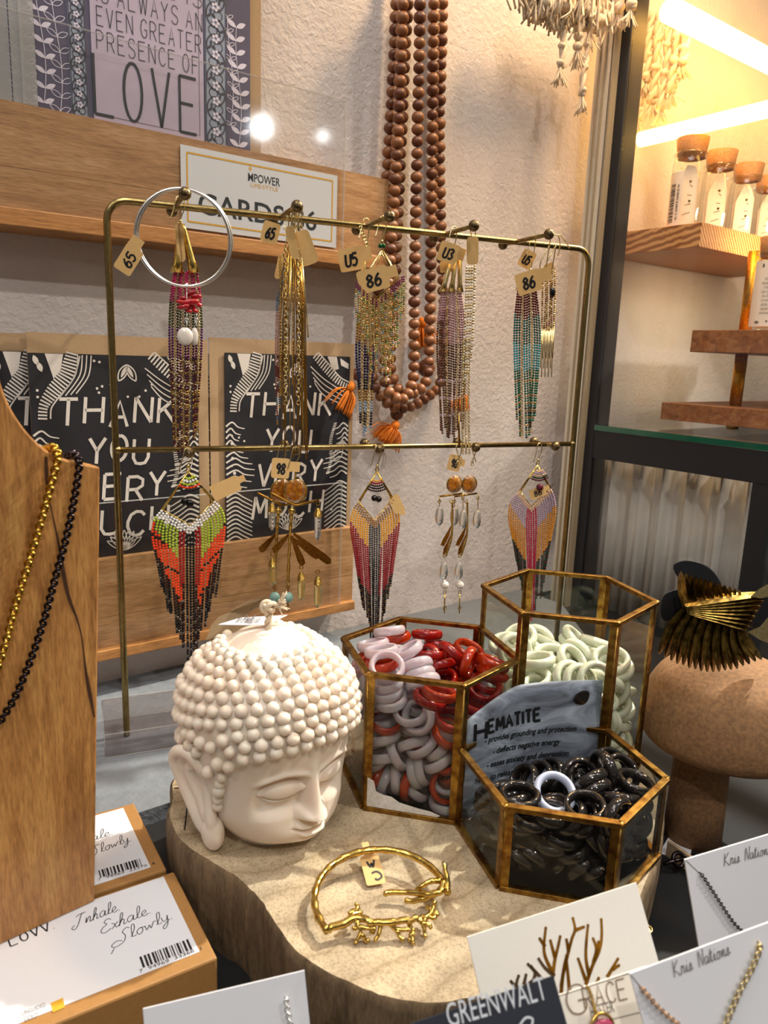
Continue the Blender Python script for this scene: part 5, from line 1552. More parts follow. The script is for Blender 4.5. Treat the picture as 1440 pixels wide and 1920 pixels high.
# -- upper row, first peg : tassel earring, silver hoops, coral and pearl drops
def cone_tassel(label, tops, cone_y, x0, x1, y0, ends, bandfn, mats, off, n, size_px, chain_every, cone_mat, peg, conew=13):
    E = lambda x, y, o=0.0: on_rack(x, y, off + o)
    sc = np.dot(E(x0, y0) - CAM, ray(720, 960)) / F_PX; s, po, z = PEG[peg]
    r = thing('tassel_earring', E(tops[0][0], tops[0][1]), label, 'earring')
    for (tx, ty), bx in zip(tops, np.linspace(x0 + conew * .7, x1 - conew * .7, len(tops))):
        a, b = E(tx, ty), E(bx, cone_y); ax = b - a; L = np.linalg.norm(ax)
        mb = MB(); mb.lathe([(.0012, 0), (.0020, L * .1), (conew * .55 * sc, L * .75), (conew * sc * .9, L), (conew * sc * .8, L)], a, ax, 18)
        mb.build('cone_cap', cone_mat, r)
    hook(r, (E(*tops[0]) - R0) @ RD, off, z, E(*tops[0])[2] + .001)
    for i in range(n):
        t = i / (n - 1); x = x0 + (x1 - x0) * t
        ye = ends(t) + random.uniform(-12, 12); dz = random.uniform(-.004, .004); xe = x + random.uniform(-4, 4) - (t - .5) * 6
        P = smooth_path([E(x * .8 + (x0 + x1) / 2 * .2, y0, dz * .3), E(x + (t - .5) * 5, y0 + 60, dz), E(x + (t - .5) * 7, (y0 + ye) / 2, dz), E(xe, ye, dz)], 8)
        if chain_every and i % chain_every == chain_every - 1:
            chain(r, P, size_px * sc * 1.05, M['palegold'], 'chain_strand')
        else:
            strand(r, P, size_px * sc, lambda k, m, y0=y0, ye=ye, t=t: bandfn(y0 + (ye - y0) * k / max(1, m - 1), k, ye, t), mats)
    return r


def bandD(y, k, ye, t):
    if y < 562: return 0
    if y < 610: return 1
    if y < 665: return 2
    return 4 if (k % 4 == 0 or (y > 700 and k % 3 == 1)) else 3
mD = [bead('#b02a58', 't'), bead('#4b4a1c', 't'), bead('#571a52', 't'), bead('#4a1620', 't'), bead('#b08a4a', 'm')]
eD = cone_tassel('pink, olive and purple beaded tassel earring with gold cones on the first upper peg', [(338, 420), (342, 420)], 512, 322, 374, 510, lambda t: 845 - 60 * abs(t - .4), bandD, mD, .016, 13, 5.4, 3, M['gold'], ('u', 0), 14)
tagpx(eD, 338, 455, 15, 70, 4, None, .020, tail=0)

def hoop(dx, dy, off, label):
    c = on_rack(345 + dx, 447 + dy, off); d = np.dot(c - CAM, ray(720, 960))
    v = CAM - c; v /= np.linalg.norm(v); v = v + RD * .12; v /= np.linalg.norm(v)
    r = thing('hoop_earring', c - UP * .03, label, 'earring', )
    mb = MB(); mb.ring(c, v, 86 / F_PX * d, .00105, 90, 8); mb.build('hoop', M['silver'], r)
    return r
h1 = hoop(-1, 0, .034, 'front large silver hoop earring with tan price tag, on the first upper peg')
hoop(3, 1, .030, 'rear large silver hoop earring nested behind the other hoop')
tagpx(h1, 241, 487, 52, 34, 58, '65', .034, tail=.35, tailw=.7)

def coral_drop(dx, off, pw, label, red):
    E = lambda x, y, o=0.0: on_rack(x + dx, y, off + o); sc = np.dot(E(350, 600) - CAM, ray(720, 960)) / F_PX
    r = thing('pearl_drop_earring', E(348, 640), label, 'earring')
    mb = MB(); rs = np.random.default_rng(int(dx) + 50)
    for (x, y, a, b) in red:
        mb.ball(E(x, y, rs.uniform(-.003, .003)), A3(a, b * .9, b) * sc, 12, 8, 0, [RD + UP * rs.uniform(-.3, .3), RN, UP])
    mb.build('coral_chips', gem('red_coral', '#b80f1c', .15, .12), r)
    mb = MB()
    for y in (536, 544, 592, 600, 608): mb.ring(E(350, y), RN if y % 16 else RD, .0013, .0004, 9, 5)
    mb.tube([E(350, 530), E(350, 612)], .0004, 5)
    mb.build('silver_link', M['silver'], r)
    mb = MB(); mb.ball(E(347, 631), A3(pw, 6, 17) * sc, 20, 14, 0, [RD, RN, UP])
    pl = NT('baroque_pearl') if 'pearl' not in M else None
    if pl:
        pl.set(Roughness=.22, Base_Color=lin('#d9cfc2')); pl.b.inputs['Coat Weight'].default_value = .4
        pl.bump(pl.noise(pl.coord(), 160, 3), .35, .001); M['pearl'] = pl.m
    mb.build('pearl', M['pearl'], r)
    return r
coral_drop(0, .024, 15, 'round white pearl and red coral drop earring in front of the pink tassel', [(344, 575, 12, 5), (352, 567, 16, 6), (346, 560, 10, 5), (358, 575, 11, 5), (353, 583, 7, 4), (338, 566, 8, 4)])
coral_drop(18, .022, 7, 'narrow edge-on white pearl and red coral drop earring beside the round pearl', [(342, 550, 10, 5), (350, 556, 11, 5), (345, 566, 10, 6), (352, 572, 9, 5), (348, 583, 6, 4)])

# -- upper row, second peg : fringe of gold chains and needles, pink strand
def _fringe():
    off = .022; E = lambda x, y, o=0.0: on_rack(x, y, off + o); sc = np.dot(E(545, 600) - CAM, ray(720, 960)) / F_PX; s, po, z = PEG['u', 1]
    r = thing('needle_fringe_earring', E(545, 470), 'long gold needle and chain fringe earrings bunched on the second upper peg', 'earring')
    hook(r, (E(548, 430) - R0) @ RD, off, z, E(548, 440)[2])
    mb = MB()
    for k, (x, o_) in enumerate(((540, 0), (545, .004), (552, -.003), (557, .002))):
        mb.tube(smooth_path([E(x - 6, 470, o_), E(x, 430, o_), E(x + 4, 395, o_), E(x + 10, 385, o_), E(x + 8, 420, o_), E(x + 16, 440, o_)], 6), .0005, 6)
    mb.build('ear_wire', M['palegold'], r)
    for k in range(20):
        x = 525 + 48 * random.random(); o_ = random.uniform(-.006, .004); ye = random.choice([700, 800, 838, 850, 858]) + random.uniform(-8, 8); xe = x + random.uniform(-5, 6)
        mb = MB(); mb.tube([E(x * .55 + 548 * .45, 462 + random.uniform(0, 40), o_), E(x, 600, o_), E(xe, ye, o_)], .00042, 5); mb.build('needle', M['darkgold'] if k % 4 else M['gold'], r)
    mb = MB(); mb.tube([E(565, 470, .004), E(572, 560, .004), E(578, 633, .004)], .0006, 6); mb.build('needle', M['palegold'], r)
    for x, y1 in ((536, 755), (560, 755)):
        chain(r, [E(x - 1, 470, .004), E(x, 600, .004), E(x, y1, .007)], .0042, M['palegold'], 'cable_chain', .76, .12)
    for x, y1 in ((526, 740), (549, 720), (568, 690)):
        chain(r, [E(x, 480, .001), E(x, y1, .001)], .0020, M['gold'], 'fine_chain')
    return r
eE = _fringe()
def _pinkstrand():
    off = .012; E = lambda x, y, o=0.0: on_rack(x, y, off + o); sc = np.dot(E(520, 600) - CAM, ray(720, 960)) / F_PX
    r = thing('strand_earring', E(520, 560), 'thin dusty pink and grey blue beaded strand earring behind the gold needles', 'earring')
    mats = [bead('#5f7688', 't'), bead('#b98d80', 't'), bead('#7c2a1c', 't'), bead('#b08a4a', 'm')]
    for x in (517, 521, 525):
        strand(r, [E(540, 500), E(x + 2, 560), E(x, 650), E(x + 3, 795 - (x - 517) * 8)], 4.4 * sc, lambda k, n, x=x: (0 if k < n * .28 else 1 if k < n * .62 else (2 if k % 9 < 5 else (0 if k > n * .8 else 1))) if k < n - 2 else 3, mats)
    return r
_pinkstrand()
tagpx(eE, 507, 436, 32, 38, -14, '65', .020, tail=0)
tagpx(eE, 572, 465, 34, 62, 22, None, .028, tail=0)
tagpx(eE, 548, 455, 16, 60, 14, None, .030, tail=0)
tagpx(eE, 524, 500, 12, 46, -12, None, .018, tail=0)

# -- upper row, third peg
def _diamond():
    off = .026; E = lambda x, y, o=0.0: on_rack(x, y, off + o); sc = np.dot(E(710, 600) - CAM, ray(720, 960)) / F_PX; s, po, z = PEG['u', 2]
    r = thing('fringe_earring', E(716, 470), 'diamond framed earring with green, gold and pink bead fringe on the third upper peg', 'earring')
    mb = MB()
    for dx in (0, 3):
        mb.tube([E(716, 468), E(678 + dx, 528), E(706, 562 - dx), E(748 - dx, 520), E(717, 468)], .0006, 6)
    mb.tube([E(716, 470, -.002), E(700, 515, -.002)], .0004, 5); mb.tube([E(714, 470, .001), E(728, 500, .001)], .0005, 5)
    mb.build('wire_frame', M['palegold'], r)
    hook(r, (E(716, 455) - R0) @ RD, off, z, E(716, 455)[2])
    mb = MB(); mb.ball(E(713, 461), .0018, 8, 6); mb.ball(E(719, 461), .0018, 8, 6); mb.build('green_bead', bead('#17562a', 't'), r)
    mats = [bead('#6d1f4b', 't'), bead('#3f6a2e', 't'), bead('#c9a24a', 'm'), bead('#c98878', 't'), bead('#8da05a', 't'), bead('#7a93a0', 't'), bead('#d6b878', 't')]
    xs = [668, 684, 700, 712, 722, 735, 745, 757]; ys = [592, 655, 690, 705, 718, 690, 630, 588]
    N = 27
    for i in range(N):
        x = 668 + 89 * i / (N - 1)
        yt = np.interp(x, [668, 706, 757], [530, 566, 516]); ye = np.interp(x, xs, ys) + random.uniform(-14, 10)
        o_ = random.uniform(-.002, .002)
        P = [E(x, yt, o_), E(x + random.uniform(-1.5, 1.5), (yt + ye) / 2, o_), E(x + random.uniform(-3, 3), ye, o_)]
        if 676 < x < 732 and i % 5 in (0, 2, 3):
            chain(r, P[:2] + [P[2] + UP * .012], .0019, M['palegold'], 'chain_strand')
        else:
            sq = [random.choice([1, 2, 3, 4, 4, 6, 6, 2, 5]) for _ in range(80)]
            strand(r, P, 3.9 * sc, lambda k, n, sq=sq: (0 if k < 3 else (2 if k == n - 1 else sq[k % 80])), mats, sq=1.05)
    tagpx(r, 700, 524, 58, 42, 17, '86', .031, tail=.32, tailw=.5)
    return r
_diamond()
def bandE(y, k, ye, t):
    if y < 640: return 3
    if y < 705: return 0
    return (1 if (k // 4) % 3 == 0 else 2 if (k // 4) % 3 == 1 else 3) if y < 760 else (1 if (k // 5) % 2 else 2)
mE = [bead('#1b2550', 't'), bead('#8296ab'), bead('#121523'), bead('#b08a4a', 'm')]
eF = cone_tassel('navy and pale blue beaded tassel earring with U5 tag, behind the green fringe', [(684, 480)], 540, 672, 696, 560, lambda t: 812 - 30 * abs(t - .5), bandE, mE, .010, 7, 5.6, 3, M['palegold'], ('u', 2), 9)
tagpx(eF, 658, 486, 46, 42, 12, 'U5', .016, tail=.35, tailw=.6)
mb = MB()
for k in range(6): mb.ring(on_rack(676 + k * 2.2, 428 + k * 6, .012), RN + RD * .5, .0016, .0006, 9, 5)
mb.build('twisted_link', M['palegold'], eF)

# -- upper row, fourth peg
def bandG(y, k, ye, t):
    if y < 580: return 0
    if y < 640 - 40 * (t < .25): return 1
    if y < 700: return 2
    return 3 if (k % 5 in (1, 3)) else (2 if k % 7 else 4)
mG = [bead('#b98f90', 't'), bead('#9c6f76'), bead('#5a3626', 't'), bead('#8a6248', 'm'), bead('#b09aa6', 't')]
eG = cone_tassel('dusty pink and bronze beaded tassel earring with silver cones on the fourth upper peg', [(848, 478), (856, 474), (862, 480)], 548, 824, 868, 545, lambda t: 818 - 40 * abs(t - .45), bandG, mG, .016, 13, 5.0, 5, M['palegold'], ('u', 3), 8)
tagpx(eG, 841, 474, 38, 36, -16, 'U3', .022, tail=.3, tailw=.6)
tagpx(eG, 836, 500, 22, 20, 8, None, .014, tail=0)
def _rhine():
    off = .030; E = lambda x, y, o=0.0: on_rack(x, y, off + o); sc = np.dot(E(880, 600) - CAM, ray(720, 960)) / F_PX; s, po, z = PEG['u', 3]
    r = thing('rhinestone_earring', E(884, 480), 'sparkling rhinestone and gold chain drop earring beside the dusty pink tassel', 'earring')
    hook(r, (E(884, 450) - R0) @ RD, off, z, E(884, 458)[2], flip=-1)
    mats = [bead('#e6ddc8', 't'), M['palegold'], bead('#d6c8a8', 'm')]
    for x in (875, 880, 885, 890):
        strand(r, [E(x, 498), E(x - 1, 560, .001), E(x - 5, 640), E(x - 8, 735 - (x - 875) * 4)], 5.2 * sc, lambda k, n: k % 3, mats, 'stone_strand', 1.0)
    for x in (868, 874, 880):
        chain(r, [E(x, 640), E(x - 2, 760), E(x, 850)], .0021, M['palegold'], 'chain_strand')
    mb = MB(); mb.tube([E(860, 775), E(861, 835)], np.array([.0004, .0012]), 6); mb.build('bar_drop', M['darkgold'], r)
    tagpx(r, 886, 470, 22, 50, 3, None, .034, tail=0)
    return r
_rhine()

# -- upper row, fifth peg
def bandH(y, k, ye, t):
    if y < 585 + 14 * ((t * 7) % 1): return 0
    if y < 640: return 1
    if y < 690: return 2
    if y < 745: return 3 if k % 6 else 4
    return 4 if k % 3 == 0 else (5 if k % 2 else 3)
mH = [bead('#5e0f16', 't'), bead('#1d5a52'), bead('#2f8f96'), bead('#146046', 't'), bead('#b08a4a', 'm'), bead('#0f2c24', 't')]
eH = cone_tassel('maroon, teal and turquoise beaded tassel earring on the fifth upper peg', [(994, 510)], 545, 968, 1008, 540, lambda t: 812 - 45 * abs(t - .4), bandH, mH, .012, 11, 5.0, 4, M['palegold'], ('u', 4), 12)
tagpx(eH, 991, 529, 46, 40, 18, '86', .026, tail=.45, tailw=.6)
tagpx(eH, 988, 486, 26, 32, -26, 'U5', .010, tail=0)
def _lattice():
    off = .026; E = lambda x, y, o=0.0: on_rack(x, y, off + o); sc = np.dot(E(1030, 560) - CAM, ray(720, 960)) / F_PX; s, po, z = PEG['u', 4]
    r = thing('lattice_earring', E(1030, 500), 'gold bead lattice earring with faceted black drop and needle fringe on the fifth upper peg', 'earring')
    mb = MB()
    for x0 in (1018, 1030):
        mb.tube(smooth_path([E(x0 - 6, 512), E(x0 - 4, 490), E(x0 + 8, 468), E(x0 + 12, 462), E(x0 + 9, 480), E(x0 + 4, 512)], 6), .0005, 6)
    mb.tube(smooth_path([E(1047, 440, .004), E(1050, 460, .004), E(1046, 480, .004)], 5), .0005, 5); mb.tube(smooth_path([E(1050, 440, .004), E(1062, 455, .004), E(1068, 466, .004)], 5), .0005, 5)
    mb.tube(smooth_path([E(1030, 465), E(1032, 448), E(1040, 440), E(1048, 442)], 5), .0005, 5)
    mb.build('ear_wire', M['palegold'], r)
    mats = [M['palegold'], M['darkgold'], bead('#8e3a1c', 't')]
    for i, x in enumerate(np.linspace(1018, 1040, 6)):
        strand(r, [E(x, 508), E(x - 1 + (i % 2) * 2, 560), E(x - 2, 618 - abs(i - 2.5) * 4)], 4.2 * sc, lambda k, n, i=i: (k + i) % 3 if (k + i) % 4 == 2 else (k + i) % 2, mats, 'lattice_strand')
    for i, x in enumerate(np.linspace(1013, 1036, 12)):
        mb = MB(); mb.tube([E(x + 3, 612), E(x, 690 + 20 * sin(i * 2.1))], .00045, 5); mb.build('needle', M['palegold'], r)
    mb = MB(); mb.ball(E(1036, 548, .003), A3(6.5, 5, 10) * sc, 8, 6, 0, [RD, RN, UP]); o = mb.build('onyx_drop', gem('faceted_onyx', '#0c0a0e', .1, .05), r)
    tagpx(r, 1030, 502, 18, 16, 25, None, .024, tail=0)
    return r
_lattice()

# -- lower row, second peg : amber and crystal dragonfly drops
M['amber'] = gem('faceted_amber', '#a85a10', .6, .05, 1.55, '#e09a28', 300)
M['citrine'] = gem('citrine_crystal', '#f0dc9a', .85, .03)
M['clear_crystal'] = gem('clear_crystal', '#f2efe8', .9, .03, 1.52)
M['aqua'] = gem('frosted_aqua', '#8fb8ae', .2, .35)
def wire_drop(parent, E, x, y, sc, L=42, w=7, mat='citrine'):
    """wire wrapped crystal point hanging at x, y"""
    mb = MB(); mb.ring(E(x, y), RN, .0016, .00045, 10, 5); mb.build('jump_ring', M['darkgold'], parent)
    mb = MB(); a = E(x, y + 6)
    for k in range(8): mb.ring(E(x, y + 10 + k * 1.9), UP, (2.2 + 5.0 * sin(pi * min(1, (k + 1) / 9.0) * .55)) * sc, .0005, 12, 5)
    mb.build('wire_wrap', M['gold'], parent)
    mb = MB(); c = E(x, y + 20); mb.lathe([(.0004, 0), (w * sc * .8, 3 * sc), (w * sc, 9 * sc), (w * sc * .85, (L - 22) * sc), (.0004, (L - 14) * sc)], c, -UP, 7, smooth=False)
    mb.build('crystal', M[mat], parent)


def _dragonfly(label, dx, off, mirror, show):
    E = lambda x, y, o=0.0: on_rack(552 + (x - 552) * mirror + dx, y, off + o); sc = np.dot(E(545, 1000) - CAM, ray(720, 960)) / F_PX; s, po, z = PEG['l', 1]
    r = thing('dragonfly_earring', E(548, 930), label, 'earring')
    if not show: mirror = 1
    hook(r, (E(546, 872) - R0) @ RD, off, z, E(546, 876)[2])
    mb = MB(); mb.ball(E(546, 921), A3(21, 8, 23) * sc, 10, 7, 0, [RD, RN, UP]); mb.build('amber_stone', M['amber'], r)
    mb = MB(); mb.ring(E(546, 921), RN, 21.5 * sc, .0007, 24, 6); mb.tube([E(546, 875), E(546, 898)], .0008, 6); mb.build('bezel', M['gold'], r)
    mb = MB(); mb.tube([E(500, 924), E(545, 948), E(590, 938)], .0011, 7); mb.build('cross_bar', M['darkgold'], r)
    mb = MB(); P = smooth_path([E(540, 950), E(537, 985), E(534, 1040), E(532, 1095)], 8); mb.tube(P, .0013 + .0003 * np.sin(np.arange(len(P)) * 1.7), 8)
    mb.ball(E(539, 958), .0030, 10, 8); mb.build('dragonfly_body', M['gold'], r)
    for a, b, w in (((533, 1002), (504, 1034), 8), ((538, 1004), (560, 1060), 8), ((542, 1000), (612, 1056), 9), ((536, 1006), (590, 1046), 8))[:4 if show else 1]:
        p, q = E(*a, .001), E(*b, .002); d = q - p; L = np.linalg.norm(d); d /= L; sd = np.cross(d, RN); sd /= np.linalg.norm(sd)
        pts = [p + d * L * t + sd * w * sc * k for t, k in ((0, .25), (.35, .55), (.8, .85), (.95, .7), (1, 0), (.95, -.7), (.8, -.85), (.35, -.55), (0, -.25))]
        mb = MB(); mb.prism(pts, RN * .0007); mb.build('wing', M['darkgold'], r)
    if show:
        wire_drop(r, E, 502, 935, sc, 54, 7, 'clear_crystal'); wire_drop(r, E, 588, 944, sc, 66, 7, 'clear_crystal')
        wire_drop(r, E, 503, 1038, sc, 56, 8); wire_drop(r, E, 557, 1064, sc, 60, 8); wire_drop(r, E, 588, 1072, sc, 66, 8)
    mb = MB(); mb.tube([E(532, 1095), E(532, 1112)], .0005, 5); mb.tube([E(532, 1128), E(532, 1146)], .0005, 5); mb.ring(E(532, 1100), RN, .0016, .0004, 10, 5); mb.build('wire_link', M['darkgold'], r)
    mb = MB(); mb.ball(E(532, 1120), 10.5 * sc, 10, 7); mb.build('aqua_bead', M['aqua'], r)
    return r
eI = _dragonfly('front amber stone and gold dragonfly earring with wire wrapped crystals, second lower peg', 8, .024, 1, True)
_dragonfly('rear amber stone and gold dragonfly earring half hidden behind the front one', -17, .012, 1, False)
tagpx(eI, 526, 878, 34, 38, -3, '98', .026, tail=.55, tailw=.5)

# -- lower row, fourth peg : crystal and pearl drops
def _crystal(label, dx, off, long_):
    E = lambda x, y, o=0.0: on_rack(x + dx, y, off + o); sc = np.dot(E(850, 960) - CAM, ray(720, 960)) / F_PX; s, po, z = PEG['l', 3]
    r = thing('crystal_drop_earring', E(850, 900), label, 'earring')
    hook(r, (E(858, 860) - R0) @ RD, off, z, E(858, 868)[2], flip=-1)
    mb = MB(); mb.ball(E(852, 908), A3(15, 7, 17) * sc, 10, 7, 0, [RD, RN, UP]); mb.build('amber_stone', M['amber'], r)
    mb = MB(); mb.ring(E(852, 908), RN, 15.5 * sc, .0006, 22, 6); mb.build('bezel', M['gold'], r)
    mb = MB(); mb.tube([E(824, 931), E(866, 925)], .0009, 7); mb.build('cross_bar', M['darkgold'], r)
    mb = MB(); P = smooth_path([E(848, 940), E(848, 975), E(846, 1010), E(836, 1042)], 6); mb.tube(P, .0010, 7)
    for y in (940, 1042, 1110, 1140): mb.ring(E(846 if y < 1000 else 834, y), RN, .0015, .0004, 10, 5)
    mb.build('gold_link', M['gold'], r)
    mb = MB(); mb.tube([E(834, 1114), E(833, 1150)], .0006, 6); mb.build('bar_drop', M['gold'], r)
    mb = MB(); mb.prism([E(846, 985, .001), E(830, 1012, .001), E(826, 1022, .001), E(832, 1024, .001), E(842, 1004, .001)], RN * .0006); mb.prism([E(846, 1000, .001), E(836, 1036, .001), E(830, 1040, .001), E(832, 1028, .001)], RN * .0006); mb.build('leaf', M['darkgold'], r)
    for x, y in ((824, 968), (868 if long_ else 866, 974), (832, 1072)):
        mb = MB(); mb.ball(E(x, y), A3(9, 8, 19) * sc, 8, 7, 0, [RD, RN, UP]); mb.build('crystal', M['clear_crystal'], r)
    mb = MB()
    for x, y0, y1 in ((824, 931, 950), (868, 925, 956)): mb.tube([E(x, y0), E(x, y1)], .0004, 5); mb.ring(E(x, y0 + 9), RN, .0014, .0004, 9, 5)
    mb.build('wire_link', M['gold'], r)
    mb = MB(); mb.ball(E(834, 1097), 8 * sc, 14, 10); mb.build('pearl', M['pearl'], r)
    return r
eJ = _crystal('front gold earring with clear crystals and pearl on the fourth lower peg', 0, .022, True)
_crystal('rear gold earring with clear crystals and pearl on the fourth lower peg', 28, .012, False)
tagpx(eJ, 852, 868, 24, 30, -10, '98', .018, tail=.3)
# ---------------------------------------------------------------- greeting cards on the wall shelves
def leaf(mb, fr, u, v, L, w, ang, hh=.0002, veins=True):
    c, s = cos(ang), sin(ang)
    pts = [(L * t, w * k * sin(pi * t) ** .8 / 2) for t, k in [(i / 8, 1) for i in range(9)] + [(i / 8, -1) for i in range(7, 0, -1)]]
    poly(mb, fr, [(u + a * c - b * s, v + a * s + b * c) for a, b in pts], hh)


def leaf_outline(mb, fr, u, v, L, w, ang, th, hh=.0002):
    c, s = cos(ang), sin(ang)
    for k in (1, -1):
        P = [(L * t, w * k * sin(pi * t) ** .8 / 2) for t in np.linspace(0, 1, 9)]
        stroke(mb, fr, [(u + a * c - b * s, v + a * s + b * c) for a, b in P], th, hh)


def ty_card(pxl, pxr, pytop, off, label, envl=None, envr=None, envtop=None, full=True):
    s0, zt = Wsz(pxl, pytop, off); s1 = Wsz(pxr, pytop, off)[0]
    zb = lzt + .0002
    r = thing('thank_you_card', Wp((s0 + s1) / 2, zb, off), label, 'greeting card', 'black thank you cards')
    fr = Frame(Wp(s0, zb, off), WD * (s1 - s0), UP * (zt - zb))
    card_mesh(fr, .0008, .001, 'card', M['blackcard'], r)
    if envl is not None:
        e0, ez = Wsz(envl, envtop, off - .002); e1 = Wsz(envr, envtop, off - .002)[0]
        ef = Frame(Wp(e0, zb, off - .002), WD * (e1 - e0), UP * (ez - zb)); card_mesh(ef, .0008, 0, 'envelope', M['kraft'], r)
    w, h = fr.w, fr.h
    mb = MB()
    rows = [('THANK', .14, .665, .125, .74), ('YOU', .30, .475, .125, .40), ('VERY', .24, .285, .125, .56), ('MUCH', .20, .105, .125, .62)]
    for s, u, v, hh, ww in rows:
        x = u * w; cw = ww * w / len(s)
        for j, ch in enumerate(s):
            lettering(mb, fr, ch, x, (v + .012 * sin(j * 2.3)) * h, hh * h, 1.0, .13, 0, .1, GLY, 0, 0, 0, .0002, cw * .70)
            # flared stroke ends of the hand cut letters
            x += cw
    dot(mb, fr, .86 * w, .115 * h, .010 * w, .0002)
    mb.build('lettering', M['chalk'], r)
    mb = MB()
    K = lambda L: [(a * w, b * h) for a, b in L]
    # striped curling roots at the top corners
    def striped(L, wd, n):
        P = smooth_path(K(L), 12); Q = resample(P, np.sum(np.linalg.norm(np.diff(P, axis=0), axis=1)) / n)
        T = np.gradient(Q, axis=0); T /= np.linalg.norm(T, axis=1)[:, None]
        for i, (p, t) in enumerate(zip(Q, T)):
            nn = np.array([-t[1], t[0]]) * wd * w * (.55 + .45 * sin(pi * min(1, i / n + .15)))
            stroke(mb, fr, [p - nn, p + nn], .010 * w, .0002)
        for k in (1,): 
            N_ = np.stack([-T[:, 1], T[:, 0]], 1); stroke(mb, fr, Q + N_ * wd * w * .95, .008 * w, .0002)
    striped([(.24, 1.0), (.20, .90), (.12, .82), (.07, .76), (.06, .70)], .045, 22)
    striped([(.70, 1.0), (.80, .93), (.90, .86), (.99, .83)], .035, 16)
    poly(mb, fr, K([(.09, .998), (.19, .998), (.17, .92), (.13, .885), (.115, .93)]), .0002)
    for k in range(4):
        stroke(mb, fr, smooth_path(K([(.27 + .025 * k, .995), (.25 + .025 * k, .90), (.16 + .03 * k, .80 + .005 * k)]), 6), .007 * w, .0002)
        stroke(mb, fr, smooth_path(K([(.66 + .012 * k, .94 - .03 * k), (.78, .87 - .03 * k), (.95, .80 - .025 * k)]), 6), .007 * w, .0002)
    poly(mb, fr, K([(.80, .998), (.88, .998), (.90, .93), (.85, .92)]), .0002); poly(mb, fr, K([(.91, .99), (.985, .96), (.985, .93), (.92, .95)]), .0002)
    for a, b in ((.03, .99), (.05, .96)): leaf(mb, fr, a * w, b * h, .06 * w, .03 * w, radians(-70))
    # moth and dots
    for sg in (-1, 1): leaf_outline(mb, fr, .55 * w, .955 * h, .11 * w, .045 * w, radians(-90 + 28 * sg), .008 * w); leaf(mb, fr, .55 * w, .95 * h, .08 * w, .022 * w, radians(-90 + 28 * sg))
    for a, b in ((.36, .97), (.39, .965), (.37, .84), (.40, .85), (.38, .82), (.45, .86), (.47, .83), (.66, .83), (.62, .80), (.70, .86), (.55, .80), (.04, .83), (.04, .80), (.10, .56), (.14, .54)):
        dot(mb, fr, a * w, b * h, .008 * w, .0002)
    # feathery side sprays, mid height, and leaves at the foot
    for sx, u0, y0, y1 in ((1, .0, .30, .62), (-1, 1.0, .32, .60), (1, .0, .0, .24), (-1, 1.0, .0, .26)):
        for k in range(11):
            v = y0 + (y1 - y0) * k / 10; L = .16 + .06 * sin(k * .6) if y0 > .2 else .20
            P = smooth_path(K([(u0 + sx * .005, v), (u0 + sx * L * .35, v + .022), (u0 + sx * L * .65, v - .004), (u0 + sx * L, v - .014 - .02 * (y0 < .2))]), 4)
            stroke(mb, fr, P, np.linspace(.013, .006, len(P)) * w, .0002)
    for k in range(7): dot(mb, fr, (.055 + .012 * sin(k * 2)) * w, (.33 + .04 * k) * h, (.008 + .004 * (k % 2)) * w, .00025)
    P = smooth_path(K([(.88, .62), (.84, .52), (.85, .42), (.82, .33)]), 8)
    for p in resample(P, .014 * w): stroke(mb, fr, [p + A3(-.012 * w, 0), p + A3(.016 * w, .003 * h)], .006 * w, .0002)
    leaf(mb, fr, .90 * w, .46 * h, .10 * w, .05 * w, radians(50)); leaf_outline(mb, fr, .88 * w, .40 * h, .13 * w, .07 * w, radians(60), .006 * w)
    for k in range(9): 
        a = radians(35 + 14 * k); leaf_outline(mb, fr, .50 * w, .0 * h + .004, .13 * w, .03 * w, a, .006 * w)
    mb.build('linocut_print', M['chalk'], r)
    return r


ty_card(-28, 292, 657, OL - .014, 'leftmost black thank you card, partly hidden by the wooden bust', -32, 312, 622)
ty_card(51, 370, 661, OL - .008, 'black thank you card behind the left post of the earring rack', 48, 389, 622)
ty_card(354, 590, 663, OL - .014, 'black thank you card of which only a strip with a T shows between its neighbours')
ty_card(421, 657, 661, OL - .008, 'rightmost black thank you card, behind the gold needle fringe', 392, 665, 632)

